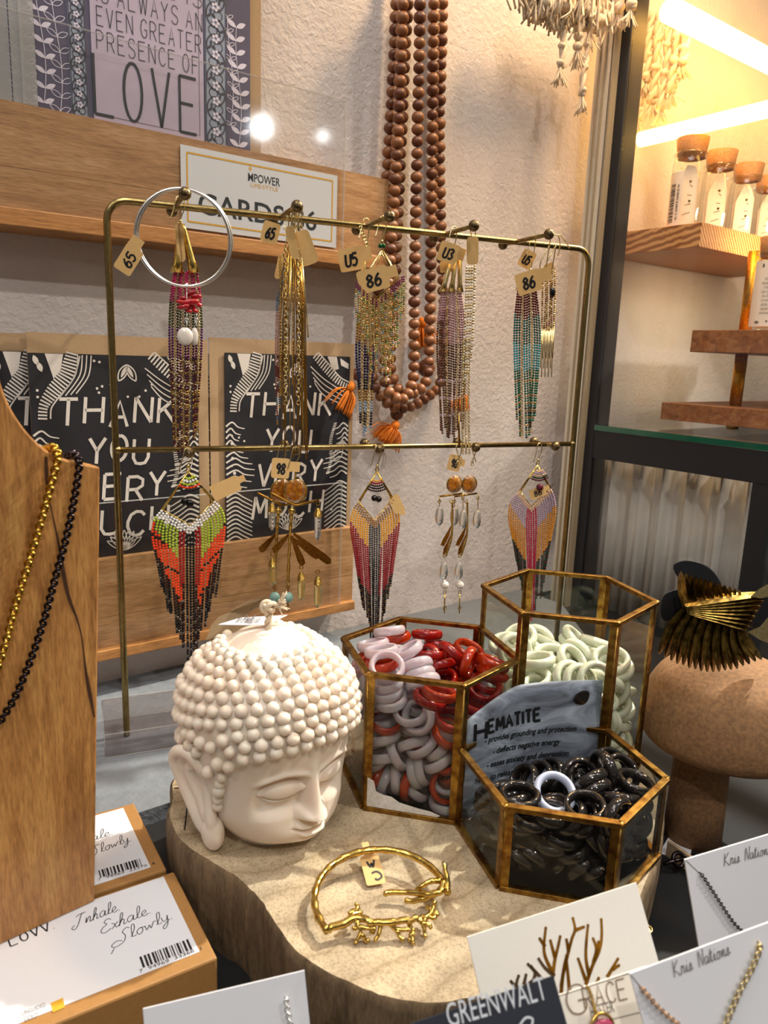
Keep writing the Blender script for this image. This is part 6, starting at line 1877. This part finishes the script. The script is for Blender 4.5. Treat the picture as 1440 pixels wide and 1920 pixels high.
# purple message card on the high shelf
def _love():
    off = OU - .010
    s0 = Wsz(66, 120, off)[0]; s1 = Wsz(469, 120, off)[0]
    zb = uzt + .0002; zt = zb + .26
    r = thing('message_card', Wp((s0 + s1) / 2, zb, off), 'purple leaf bordered message card ending in large word LOVE on the high shelf', 'greeting card')
    fr = Frame(Wp(s0, zb, off), WD * (s1 - s0), UP * (zt - zb)); card_mesh(fr, .001, 0, 'card', M['purple'], r)
    w, h = fr.w, fr.h
    U = lambda px, py: px_uv(fr, px, py)
    e0 = Wsz(467, 120, off - .003)[0]; e1 = Wsz(489, 120, off - .003)[0]
    ef = Frame(Wp(s0, zb, off - .003), WD * (e1 - s0), UP * (zt - zb)); card_mesh(ef, .001, 0, 'envelope', M['kraft'], r)
    def band(pa, pb, name, mat, hh):
        ua, ub = U(pa, 140)[0], U(pb, 140)[0]
        f2 = Frame(fr.p(ua, .002, hh), fr.x * (ub - ua), UP * (h - .002)); return card_mesh(f2, hh * .8, 0, name, M[mat], r), ua, ub
    m_, ma, mbb = band(173, 381, 'centre_panel', 'mauve', .0006)
    b1, a1, a2 = band(131, 163, 'patterned_band', 'bluegrey', .0005); b2, a3, a4 = band(384, 424, 'patterned_band', 'bluegrey', .0005)
    for bb, ua, ub in ((b1, a1, a2), (b2, a3, a4)):
        mb = MB(); cu, cw = (ua + ub) / 2, ub - ua
        k = 0; v = .006
        while v < .15:
            sg = 1 if k % 2 else -1
            P = [(cu + sg * cw * .42 * cos(t), v + cw * .48 * sin(t)) for t in np.linspace(-pi * .5, pi * .5, 10)]
            stroke(mb, fr, P, .0011, .0009)
            P = [(cu - sg * cw * .12 + cw * .2 * cos(t), v + cw * .2 * sin(t)) for t in np.linspace(0, 2 * pi, 12)]
            stroke(mb, fr, P, .0007, .0009)
            for t in range(3): leaf(mb, fr, cu + sg * cw * .2, v, cw * .22, cw * .1, t * 2.1 + .4 * sg, .0009)
            v += cw * .62; k += 1
        for x in (ua + .0006, ub - .0006): stroke(mb, fr, [(x, .003), (x, .16)], .0008, .0009)
        mb.build('vine_print', M['walnutline'], bb)
        mb = MB(); v = .006
        while v < .15:
            for t in range(5): dot(mb, fr, cu + cw * .12 * cos(t * 1.257), v + cw * .31 + cw * .12 * sin(t * 1.257), cw * .07, .0010)
            v += cw * .62
        mb.build('flower_print', M['lilacline'], bb)
    # leaf vines on the outer purple panels
    mb = MB()
    def vine(px, n, v0, L, open_, flip=1):
        u = U(px, 140)[0]; P = []
        for k in range(n):
            v = v0 + k * .0105; x = u + .0025 * sin(k * .6)
            P.append((x, v))
            for sg in (-1, 1):
                (leaf_outline if open_ else leaf)(mb, fr, x, v, L, L * .42, radians(90 - sg * 62), *((.0005,) if open_ else ()), **({} if open_ else {}))
        stroke(mb, fr, smooth_path(P, 4), .0005, .0003)
    vine(80, 12, .006, .0085, False); vine(110, 12, .002, .0085, True); vine(447, 10, .004, .010, False); vine(432, 9, .02, .006, True)
    for k in range(7):
        u, v = U(150 - k * 9, 190 + k * 3); 
    mb.build('leaf_print', M['lilacline'], r)
    mb = MB()
    x0, x1 = .04 * (mbb - ma) + ma, .96 * (mbb - ma) + ma
    stroke(mb, fr, [(ma + .004, .006), (mbb - .004, .006), (mbb - .004, .20)], .0004, .0009)
    for s, pl, pr, hpx in (('LOVE', (178, 213), (368, 248), 112), ('PRESENCE OF', (181, 92), (371, 138), 36), ('EVEN GREATER', (181, 47), (376, 99), 36), ('IS ALWAYS AN', (181, 2), (378, 58), 36), ('THERE IS', (190, -43), (378, 8), 36)):
        a, b = U(*pl), U(*pr); hh = abs(U(pl[0], pl[1] - hpx)[1] - a[1])
        lettering(mb, fr, s, a[0], a[1], hh, .42 if s != 'LOVE' else .5, .045 if s != 'LOVE' else .05, .24 if s != 'LOVE' else .3, 0, GLY, 0, 0, 0, .0010, b[0] - a[0])
    mb.build('lettering', M['softink'], m_)
_love()
def _side():
    off = OU - .010
    s0 = Wsz(-120, 100, off)[0]; s1 = Wsz(62, 100, off)[0]; zb = uzt + .0002
    r = thing('message_card', Wp((s0 + s1) / 2, zb, off), 'dark purple leaf print card in clear sleeves cut by the left picture edge', 'greeting card')
    fr = Frame(Wp(s0, zb, off), WD * (s1 - s0), UP * .26); card_mesh(fr, .001, 0, 'card', M['purple'], r)
    mb = MB()
    for px in (28, 50):
        u = px_uv(fr, px, 100)[0]
        for k in range(14):
            for sg in (-1, 1): leaf_outline(mb, fr, u, .004 + k * .009, .007, .003, radians(90 - sg * 60), .0005)
    mb.build('leaf_print', M['lilacline'], r)
    sl = thin_glass('sleeve_film', (.86, .86, .87), 1.0, .08, .1, .25)
    for px, px2, o_ in ((-60, 18, .002), (20, 44, .003), (38, 66, .004)):
        a = Wsz(px, 100, off + o_)[0]; b = Wsz(px2, 100, off + o_)[0]
        mb = MB(); mb.box(Wp((a + b) / 2, zb + .12, off + o_), WD * (b - a) / 2, WN * .0003, UP * .12); mb.build('clear_sleeve', sl, r)
_side()

# printed price sign
def _sign():
    off = OU + .0021
    s0, z1 = Wsz(338, 268, off); s1, z0 = Wsz(630, 463, off)
    _, z1b = Wsz(630, 331, off); _, z0b = Wsz(339, 428, off)
    z1 = (z1 + z1b) / 2; z0 = (z0 + z0b) / 2
    r = thing('price_sign', Wp((s0 + s1) / 2, z0, off), 'white price sign with thin yellow border reading CARDS on the high shelf', 'sign')
    fr = Frame(Wp(s0, z0, off), WD * (s1 - s0), UP * (z1 - z0)); card_mesh(fr, .0005, 0, 'paper', M['white'], r)
    w, h = fr.w, fr.h
    mb = MB(); m = .035 * w
    for a, b in (((m, m), (w - m, m)), ((w - m, m), (w - m, h - m)), ((w - m, h - m), (m, h - m)), ((m, h - m), (m, m))): stroke(mb, fr, [a, b], .0014, .0002)
    mb.build('yellow_border', M['goldink'], r)
    a, b = px_uv(fr, 465, 339), px_uv(fr, 525, 350)
    printed('logo_word', fr, 'MPOWER', a[0], a[1], abs(px_uv(fr, 465, 321)[1] - a[1]) * .85, M['softink'], r, width=b[0] - a[0], bold=.01)
    a, b = px_uv(fr, 470, 350), px_uv(fr, 521, 357)
    printed('logo_word', fr, 'LIFE/STYLE', a[0], a[1], abs(px_uv(fr, 470, 343)[1] - a[1]), M['goldink'], r, width=b[0] - a[0])
    mb = MB(); c = px_uv(fr, 469, 316); poly(mb, fr, [(c[0] - .0014, c[1]), (c[0], c[1] - .0024), (c[0] + .0014, c[1]), (c[0], c[1] + .0024)], .0002); mb.build('logo_diamond', M['goldink'], r)
    a, b = px_uv(fr, 372, 396), px_uv(fr, 593, 433)
    printed('price_text', fr, 'CARDS $6', a[0], (a[1] + b[1]) / 2 - .0008, abs(px_uv(fr, 372, 357)[1] - px_uv(fr, 372, 396)[1]), M['softink'], r, width=b[0] - a[0], bold=.012)
_sign()

# ---------------------------------------------------------------- wooden bead malas on the wall
_bmesh = []
for m_, k_ in ((M['bead_wood'], 0), (M['bead_wood_dark'], 1)):
    mb = MB(); mb.ball((0, 0, 0), (1, 1, .88), 16, 10); o = mb.build('bead', m_, org=(0, 0, 0)); _bmesh.append(o.data); bpy.data.objects.remove(o)


def tassel(parent, pxs, off, L, spread):
    """tassel head at pxs[0] falling towards pxs[1]"""
    a, b = on_wall(*pxs[0], off), on_wall(*pxs[1], off); d = (b - a); LL = np.linalg.norm(d); d /= LL
    sd = np.cross(d, WN); sd /= np.linalg.norm(sd)
    mb = MB(); mb.lathe([(.001, 0), (.0045, .003), (.0055, .007), (.0045, .011)], a - d * .002, d, 14)
    rs = np.random.default_rng(int(pxs[0][0]))
    for k in range(110):
        q, w = rs.normal() * spread, rs.normal() * .004
        P = smooth_path([a + d * .006, a + d * LL * .45 + sd * q * .7 + WN * w, a + d * LL * (.9 + .12 * rs.random()) + sd * q + WN * w], 4)
        mb.tube(P, .0007, 4)
    return mb.build('tassel', M['orange'], parent)


def mala(label, path, rpx, off, tas=None, guru=None, z_wob=.002):
    P = smooth_path([on_wall(x, y, off + o_) for x, y, o_ in path], 14)
    rr = rpx / F_PX * np.dot(on_wall(path[0][0], 400, off) - CAM, ray(720, 960))
    Q = resample(P, rr * 1.80)
    r = thing('mala_necklace', on_wall(path[0][0], 700, off), label, 'necklace')
    mb = MB(); mb.tube(P, .0006, 5); mb.build('cord', M['bead_wood_dark'], r)
    T = np.gradient(Q, axis=0); rs = np.random.default_rng(len(Q))
    org = ORG[r.name]; ex = None
    for i, q in enumerate(Q):
        o = bpy.data.objects.new('bead', _bmesh[0 if rs.random() < .72 else 1]); 
        COL.objects.link(o); o.parent = r
        o.location = Vector([float(v) for v in q - org]); o.scale = [float(rr * (1 + .04 * rs.normal()))] * 3
        o.rotation_euler = Vector([float(v) for v in T[i]]).to_track_quat('Z', 'Y').to_euler()
    if guru:
        for (x, y, f) in guru:
            mb = MB(); mb.ball(on_wall(x, y, off + .004), rr * f, 16, 12); mb.build('guru_bead', M['bead_wood_dark'], r)
    for tt in (tas or []): tassel(r, *tt)
    return r


mala('outermost brown wooden bead mala with two orange tassels hanging on the wall',
     [(745, -40, .0), (738, 120, 0), (726, 330, 0), (713, 500, 0), (703, 600, .002), (697, 690, .004), (705, 730, .006), (733, 760, .008), (765, 764, .008), (800, 745, .004), (826, 715, 0), (833, 620, 0), (828, 480, 0), (824, 250, 0), (831, -40, 0)], 11.3, .014,
     tas=[(((744, 792), (722, 832)), .020, .03, .010), (((660, 718), (634, 772)), .022, .03, .008)], guru=[(744, 776, 1.15), (668, 702, 1.0)])
mala('middle brown wooden bead mala crossing in front at the bottom of the bundle',
     [(766, -40, .0), (757, 150, 0), (747, 380, 0), (738, 560, 0), (732, 660, 0), (735, 705, .006), (752, 738, .012), (774, 738, .014), (795, 722, .012), (803, 690, .01), (806, 600, .006), (808, 450, .004), (811, 200, .002), (814, -40, 0)], 11.3, .030,
     guru=[(799, 690, 1.55)])
mala('innermost brown wooden bead mala, its strand hanging straight at the centre',
     [(788, -40, .0), (786, 120, 0), (780, 380, 0), (777, 560, 0), (776, 690, 0), (771, 725, .004), (757, 748, .01), (735, 742, .012), (722, 715, .008), (722, 650, .004), (730, 500, 0), (746, 250, 0), (757, -40, 0)], 11.3, .046,
     tas=[(((790, 598), (800, 650)), .012, .03, .006), (((872, 742), (862, 770)), .012, .02, .005)])
# ---------------------------------------------------------------- lit glass case : lamps, riser, jars
M['led'] = glow('warm_led', '#ffbb5c', 14.0)
M['led_soft'] = glow('warm_led_soft', '#ffc766', 7.5)
def led(label, P, r_, mat):
    mb = MB(); mb.tube(P, r_, 16); o = mb.build('led_tube', mat); return tag(o, label, 'tube light')
_p = on_plane(1262, 22, Cp(.035, 0, 0), WD); _b = (_p - W0) @ WN
P1 = [Cp(.028, _b, _p[2]) + WD * t for t in np.linspace(0, .5, 8)]
led('thick bright warm LED tube at the top of the glass case', P1, .0135, M['led'])
_q = on_plane(1200, 262, Cp(0, .02, 0), WN); _a = (_q - W0) @ WD - PS
P2 = [Cp(_a, .02 + t, _q[2]) for t in np.linspace(0, .55, 10)]
led('thinner warm LED tube crossing behind the cork jars', P2, .0095, M['led_soft'])

# wooden riser
_z1 = None
def on_a(px, py, a): return on_plane(px, py, Cp(a, 0, 0), WD)
A1 = .075
c1 = on_a(1316, 416, A1); bz1 = (c1 - W0) @ WN; zt1 = c1[2]; zb1 = on_a(1316, 462, A1)[2]
M['pine'] = wood('striped_pine', '#8a4f28', '#b8743c', '#d99a58', (120, 120, 120), 1.2, .5, bump=.1)
def _pine():
    t = NT('end_grain_pine'); t.set(Roughness=.5)
    w = t.new('ShaderNodeTexWave', wave_type='BANDS', bands_direction='DIAGONAL'); w.inputs['Scale'].default_value = 75; w.inputs['Distortion'].default_value = 2.5; w.inputs['Detail'].default_value = 2
    t.l.new(t.coord(), w.inputs['Vector'])
    t.l.new(t.ramp(w.outputs[0], [(.1, '#8c5630'), (.5, '#b57a48'), (.9, '#d39c66')]), t.b.inputs['Base Color']); return t.m
M['pine'] = _pine()
rs_ = thing('tiered_riser', Cp(A1 + .1, bz1 - .1, zr0), 'three tier pine riser on a gold post inside the glass case', 'display riser')
bw_ = bz1 - .004
mb = MB(); mb.box(Cp(A1 + .16, bz1 - bw_ / 2, (zt1 + zb1) / 2), WD * .16, WN * bw_ / 2, UP * (zt1 - zb1) / 2); mb.build('top_tier', M['pine'], rs_, bevel=.0006)
A2 = .10
c2 = on_a(1298, 619, A2); z2t = c2[2]; z2b = on_a(1298, 660, A2)[2]; b2_ = (c2 - W0) @ WN
M['fir'] = wood('reddish_fir', '#6e3d22', '#98603a', '#b57e52', (4, 40, 40), 3, .5)
mb = MB(); mb.box(Cp(A2 + .14, b2_ + .09, (z2t + z2b) / 2), WD * .14, WN * .09, UP * (z2t - z2b) / 2); mb.build('middle_tier', M['fir'], rs_, bevel=.0006)
c3 = on_a(1241, 754, A2); z3t = c3[2]; z3b = on_a(1241, 786, A2)[2]; b3_ = (c3 - W0) @ WN
mb = MB(); mb.box(Cp(A2 + .14, b3_ + .14, (z3t + z3b) / 2), WD * .14, WN * .14, UP * (z3t - z3b) / 2); mb.build('bottom_tier', M['fir'], rs_, bevel=.0006)
_g = on_a(1394, 640, A2 + .05); gb = (_g - W0) @ WN
mb = MB()
for zz0, zz1 in ((z2t, zb1), (z3t, z2b), (zr0 + .007, z3b)): mb.tube([Cp(A2 + .05, gb, zz0), Cp(A2 + .05, gb, zz1)], .0075, 14)
mb.build('gold_post', metal('satin_gold_post', '#b8801c', '#d8a038', .35), rs_)

M['jarglass'] = thin_glass('jar_glass', (.96, .97, .96), 1.1, .0, .03)
M['blush'] = plain('blush_insert_card', '#ecd9cb', .6, var=.02)


def jar(px, pyc, label, zbase, a, rpx, corkpy, botpy, grp, lab=None):
    """glass vial with cork; px centre"""
    p = on_a(px, pyc, a); b = (p - W0) @ WN; dd = np.dot(p - CAM, ray(720, 960)); r_ = rpx / F_PX * dd
    ztop = on_a(px, corkpy, a)[2]; c = Cp(a, b, zbase); H = ztop - zbase
    r = thing('cork_jar', c, label, 'jar', grp)
    mb = MB(); mb.lathe([(r_ * .9, .0005), (r_, .003), (r_, H * .70), (r_ * .97, H * .74), (r_ * .86, H * .775), (r_ * .86, H * .80), (r_ * .98, H * .81), (r_ * .98, H * .835), (r_ * .86, H * .84), (r_ * .85, H * .78)], c, UP, 28)
    mb.build('glass_body', M['jarglass'], r)
    mb = MB(); mb.lathe([(r_ * .78, H * .78), (r_ * .84, H * .84), (r_ * .94, H * .995), (r_ * .9, H)], c, UP, 24)
    mb.build('cork_stopper', M['cork'], r)
    mb = MB(); v = CAM - c; v[2] = 0; v /= np.linalg.norm(v); sd = np.cross(UP, v)
    pts = [(-.62, .02), (.55, .02), (.55, .55), (.35, .68), (-.2, .70), (-.62, .5)]
    for k, off in ((1, -.15), (.85, .25)):
        mb.prism([c + sd * r_ * u * k + v * r_ * off + UP * (H * w + .001) for u, w in pts], v * .0006)
    cd = mb.build('insert_card', M['blush'], r)
    fr = Frame(c + v * (r_ * .25 + .0008) - sd * r_ * .5 + UP * H * .05, sd * r_, UP * H * .6)
    mb = MB()
    for k in range(4): stroke(mb, fr, [(fr.w * (.3 + .1 * k), fr.h * (.2 + .18 * k)), (fr.w * (.75), fr.h * (.25 + .15 * k))], .0006, .0003)
    dot(mb, fr, fr.w * .6, fr.h * .8, .0016, .0003); dot(mb, fr, fr.w * .65, fr.h * .45, .0016, .0003)
    mb.build('jewellery_piece', M['gold'], cd)
    return r, c, r_, H, v, sd


G = 'cork stoppered jars on the top tier'
for i, (px, cork, lab) in enumerate(((1287, 262, 'cork stoppered glass jar with barcode sticker, at the left end of the top tier'), (1343, 286, 'cork stoppered glass jar second from the left on the top tier'),
                                      (1396, 310, 'cork stoppered glass jar third from the left on the top tier'), (1440, 332, 'cork stoppered glass jar cut by the right picture edge on the top tier'))):
    a = A1 + .045 + i * .058
    j = jar(px, 380, lab, zt1, a, 31 - i * 1.2, cork, 415, G)
    if i == 0:
        r, c, r_, H, v, sd = j; mb = MB()
        aa = np.linspace(-1.9, -.3, 9); base = math.atan2(v[1], v[0])
        P = [(c + r_ * 1.012 * A3(cos(base + t), sin(base + t), 0)) for t in aa]
        vs = [p + UP * H * .03 for p in P] + [p + UP * H * .62 for p in P]; n = len(P)
        mb.add(vs, [(k, k + 1, n + k + 1, n + k) for k in range(n - 1)], 0, True); st = mb.build('sticker', M['blush'], r)
        mb = MB(); rs2 = np.random.default_rng(1); z = H * .08
        while z < H * .50:
            hb = rs2.choice([.0006, .0011, .0016]); Q = [(c + r_ * 1.02 * A3(cos(base + t), sin(base + t), 0)) for t in np.linspace(-1.15, -.75, 4)]
            mb.add([p + UP * z for p in Q] + [p + UP * (z + hb) for p in Q], [(k, k + 1, 5 + k, 4 + k) for k in range(3)], 0, False); z += hb + rs2.choice([.0007, .0012])
        mb.build('barcode', M['ink'], st)
        fr = Frame(c + r_ * 1.025 * A3(cos(base - .6), sin(base - .6), 0) + UP * H * .48, -UP * H * .4, A3(-sin(base - .6), cos(base - .6), 0) * .004)
        printed('barcode_digits', fr, '628028019', 0, 0, .0030, M['ink'], st, width=H * .38, hgt=.0003)
jr, c, r_, H, v, sd = jar(1446, 560, 'labelled glass jar with grey cork standing on the middle tier', z2t, A2 + .03, 34, 446, 614, None)
base = math.atan2(v[1], v[0]); aa = np.linspace(-1.25, 1.25, 15)
P = [(c + r_ * 1.012 * A3(cos(base + t), sin(base + t), 0)) for t in aa]; n = len(P)
mb = MB(); mb.add([p + UP * H * .04 for p in P] + [p + UP * H * .74 for p in P], [(k, k + 1, n + k + 1, n + k) for k in range(n - 1)], 0, True); lb = mb.build('paper_label', M['blush'], jr)
class CylF:
    def pts(s, uv, hh=0): return np.array([c + (r_ * 1.015 + hh) * A3(cos(base + u / r_), sin(base + u / r_), 0) + UP * v_ for u, v_ in uv])
cf = CylF()
for k, s_ in enumerate(('FOR GOOD', 'FORMED IN', 'STERLING OR', 'OF GOLD-FILL', 'IN STERLING', 'CHAIN 16-18', 'ADJUSTABLE', 'LEADER NECKLACE', 'HANDMADE IN USA')):
    printed('label_text', cf, s_, 0, H * (.53 - .045 * k), .0026, M['greyink'], lb, width=r_ * (.85 + .25 * sin(k * 1.7) ** 2), align='C', hgt=.0002)
mb = MB(); stroke(mb, cf, [(-.002 + .004 * cos(t), H * .64 + .004 * sin(t)) for t in np.linspace(1.2, 5.0, 9)], .0008, .0002); leaf(mb, cf, -.013, H * .66, .005, .003, 1.57, .0002); leaf(mb, cf, -.016, H * .085, .006, .003, 0, .0002); dot(mb, cf, -.002, H * .095, .0012, .0002)
mb.build('label_emblem', M['greyink'], lb)

# ---------------------------------------------------------------- cotton macrame hanging above
def fringe(mb, top, length, seed, w=.006, knots=3):
    rs = np.random.default_rng(seed); p = np.array(top, float)
    n = max(3, int(length / .006))
    for st in (0, pi):
        P = [p - UP * (k * length / n) + RD * cos(k * 1.1 + st) * w * .35 + RN * sin(k * 1.1 + st) * w * .35 + RD * .002 * sin(k * .4 + seed) for k in range(n + 1)]
        mb.tube(P, w * .38, 7)
    for k in range(knots):
        q = p - UP * length * (k + 1) / (knots + .3)
        mb.ball(q, (w * .75, w * .7, w * .6), 10, 7)
    e = p - UP * length
    for k in range(34):
        d = rs.normal(size=3) * A3(.0032, .0032, 0); L = .012 + .008 * rs.random()
        P = smooth_path([e + UP * .003, e + d * .6 - UP * L * .4, e + d * 1.6 - UP * L + RD * rs.normal() * .001], 4)
        mb.tube(P, .0006, 4)


def clump(mb, px, py, off, seed, R=.022, n=170):
    rs = np.random.default_rng(seed); c = on_wall(px, py, off)
    for k in range(n):
        d = rs.normal(size=3) * R * .5; q = c + WD * d[0] * 1.4 + WN * d[1] * .5 + UP * abs(d[2])
        P = smooth_path([q + UP * .012, q + rs.normal(size=3) * .004, q - UP * (.010 + .012 * rs.random()) + rs.normal(size=3) * .003], 4)
        mb.tube(P, .0012, 5)
    for k in range(30):
        d = rs.normal(size=3) * R * .5; mb.ball(c + WD * d[0] * 1.4 + WN * d[1] * .4 + UP * abs(d[2]),   .0065, 10, 7)


mc = thing('macrame_hanging', on_wall(1060, 60, .06), 'cream cotton macrame hanging on the wall beside the case post', 'macrame')
mb = MB()
for px, py, sd_ in ((1015, 12, 1), (1045, 22, 2), (1075, 18, 3), (1100, 30, 4)): clump(mb, px, py, .06, sd_)
mb.build('knotted_clump', M['cotton'], mc)
for px, y0, y1, sd_, w in ((1058, 20, 130, 5, .006), (1088, 30, 95, 6, .008), (1104, 40, 185, 7, .0058), (1110, 10, 60, 8, .007)):
    mb = MB(); a, b = on_wall(px, y0, .062), on_wall(px, y1, .062); fringe(mb, a, a[2] - b[2], sd_, w); mb.build('cord_fringe', M['cotton'], mc)
mt = thing('macrame_tassel', on_side(1172, 20) - WD * .012, 'short cream cotton tassels hanging over the top of the dark case post', 'macrame')
for px, y0, y1, sd_ in ((1183, -60, 28, 9), (1205, -60, 22, 10)):
    a, b = on_side(px, y0) - WD * .014, on_side(px, y1) - WD * .014; mb = MB(); fringe(mb, a, a[2] - b[2], sd_, .009, 2); mb.build('cord_fringe', M['cotton'], mt)
mi_ = thing('macrame_hanging', on_a(1250, 60, .12), 'cream cotton macrame cords standing in for a macrame reflection in the case glass', 'macrame')  # reflection of the macrame modelled as cords behind the pane
for px, y0, y1, sd_, w in ((1225, 20, 150, 21, .009), (1240, 20, 190, 22, .009), (1258, 30, 200, 23, .009), (1275, 20, 170, 24, .010), (1288, 40, 120, 25, .009), (1216, 30, 220, 26, .008)):
    mb = MB(); a, b = on_a(px, y0, .12), on_a(px, y1, .12); fringe(mb, a, a[2] - b[2], sd_, w); mb.build('cord_fringe', M['cotton'], mi_)

# ---------------------------------------------------------------- brown mushroom shaped stand and pleated wing clip
def _stand():
    bz = on_z(1308, 1600, ZT); c = A3(bz[0] + .004, bz[1] + .02, ZT)
    r = thing('mushroom_stand', c, 'brown paper textured mushroom shaped display stand beside the glass boxes', 'display stand')
    sc = np.dot(c - CAM, ray(720, 960)) / F_PX
    m = plain('brown_kraft_board', '#86623f', .85, var=.3, nscale=420, bump=.35, bdist=.0006)
    cap_z = .077; R = .0545
    mb = MB(); mb.lathe([(.0195, 0), (.0190, .03), (.0185, .05), (.0175, cap_z + ZT * 0 + .004)], c, UP, 40); mb.build('stem', m, r)
    zc = .0735
    prof = [(.001, zc + .002), (R * .6, zc), (R * .88, zc + .0005), (R * .98, zc + .006), (R, zc + .014), (R * .985, zc + .024), (R * .92, zc + .037), (R * .76, zc + .050), (R * .45, zc + .059), (.002, zc + .062)]
    cc = c + A3(.011, 0, 0)
    mb = MB(); P = smooth_path([A3(a, b, 0) for a, b in prof], 5); mb.lathe([(max(.0005, q[0]), q[1]) for q in P], cc, UP, 56); mb.build('cap', m, r)
    return c, cc, zc
_c, _cc, _zc = _stand()
def _wing():
    top = _cc + UP * (_zc + .062)
    r = thing('wing_hair_clip', top, 'gold and black pleated metal wing resting on the brown mushroom stand', 'hair accessory')
    D = np.dot(top - CAM, ray(720, 960)) - .03
    A = lambda x, y, d=0.0: at_depth(x, y, D + d)
    old = metal('old_gold', '#4f3e1c', '#a3833f', .34, 220)
    rs = np.random.default_rng(8)
    def feather(mb, pts, w, d):
        P = smooth_path([A(x, y, d + k * .001) for k, (x, y) in enumerate(pts)], 6); n = len(P)
        T = np.gradient(P, axis=0); T /= np.linalg.norm(T, axis=1)[:, None]
        v = CAM - P[0]; v /= np.linalg.norm(v)
        S = np.cross(T, v); S /= np.linalg.norm(S, axis=1)[:, None]
        ww = w * np.sin(np.linspace(.5, pi * .97, n)) ** .7
        L, R, C = P + S * ww[:, None] + v * .0030, P - S * ww[:, None] - v * .0026, P + v * .0010
        vs = np.vstack([L, C, R, C - v * .0018]); fs = []
        for i in range(n - 1):
            for a, b in ((0, 1), (1, 2), (2, 3), (3, 0)): fs.append((a * n + i, b * n + i, b * n + i + 1, a * n + i + 1))
        mb.add(vs, fs, 0, False)
    # lower fan, tips sweeping down
    for k in range(18):
        t = k / 17
        mb = MB(); st = (1287 + 108 * t, 1140 + 46 * t); tp = (1236 + 192 * t, 1212 + 52 * sin(pi * min(1, t * .72 + .10)) * (1 - .18 * t) + rs.normal())
        feather(mb, [st, ((st[0] + tp[0]) / 2 - 6, (st[1] + tp[1]) / 2 - 4), tp], .0026, -.003 + .0010 * (k % 2)); mb.build('pleat', old, r)
    # upper fan
    for k in range(13):
        t = k / 12
        mb = MB(); st = (1287 + 95 * t, 1140 - 4 * t); tp = (1276 + 110 * t, 1072 + 34 * t)
        feather(mb, [st, ((st[0] + tp[0]) / 2 - 3, (st[1] + tp[1]) / 2), tp], .0026, -.002 + .0010 * (k % 2)); mb.build('pleat', old, r)
    # long ribs drawn out to the right
    for k in range(16):
        t = k / 15
        mb = MB(); feather(mb, [(1284 + 6 * t, 1132 + 14 * t), (1345, 1122 + 40 * t), (1440 - 40 * t, 1112 + 74 * t)], .0028, -.005 + .0010 * (k % 2)); mb.build('pleat', old, r)
    blk = plain('black_leather', '#0d0d10', .35, var=.1)
    for pts in ([(1262, 1060), (1285, 1050), (1320, 1058), (1343, 1078), (1352, 1105), (1315, 1112), (1284, 1098), (1272, 1085)],
                [(1243, 1118), (1262, 1106), (1290, 1104), (1296, 1130), (1284, 1158), (1250, 1165), (1238, 1150)], [(1400, 1142), (1432, 1110), (1445, 1100), (1445, 1190), (1420, 1185), (1402, 1165)]):
        P = smooth_path([A(x, y, .008) for x, y in pts], 4, True)
        mb = MB(); mb.prism(P, ray(1300, 1100) * .004); mb.build('black_petal', blk, r, bevel=.0006)
    for pts in ([(1440, 1095), (1422, 1105), (1408, 1118), (1425, 1122), (1445, 1118)], [(1402, 1185), (1425, 1175), (1446, 1150), (1446, 1208), (1425, 1200)]):
        P = [A(x, y, -.006) for x, y in pts]; mb = MB(); mb.prism(P, ray(1400, 1150) * .0015); mb.build('gold_petal', M['palegold'], r)
_wing()
# pale cloth hung just inside the lower pane
def _lining():
    mb = MB(); B = np.linspace(b1 - .01, bF0 + .012, 90); top, bot = [], []
    for i, b in enumerate(B):
        o_ = .030 + .005 * sin(i * .45) + .003 * sin(i * 1.1)
        top.append(Cp(o_, b, zr1 - .002)); bot.append(Cp(o_, b, ZT + .001))
    n = len(B); mb.add(np.vstack([bot, top]), [(i, i + 1, n + i + 1, n + i) for i in range(n - 1)], 0, True)
    o = mb.build('cloth_lining', plain('pale_cloth', '#b9b1aa', .8, var=.04, nscale=60)); s = o.modifiers.new('t', 'SOLIDIFY'); s.thickness = .001
    tag(o, 'pale gathered cloth hung inside the lower pane of the case', 'cloth')
_lining()
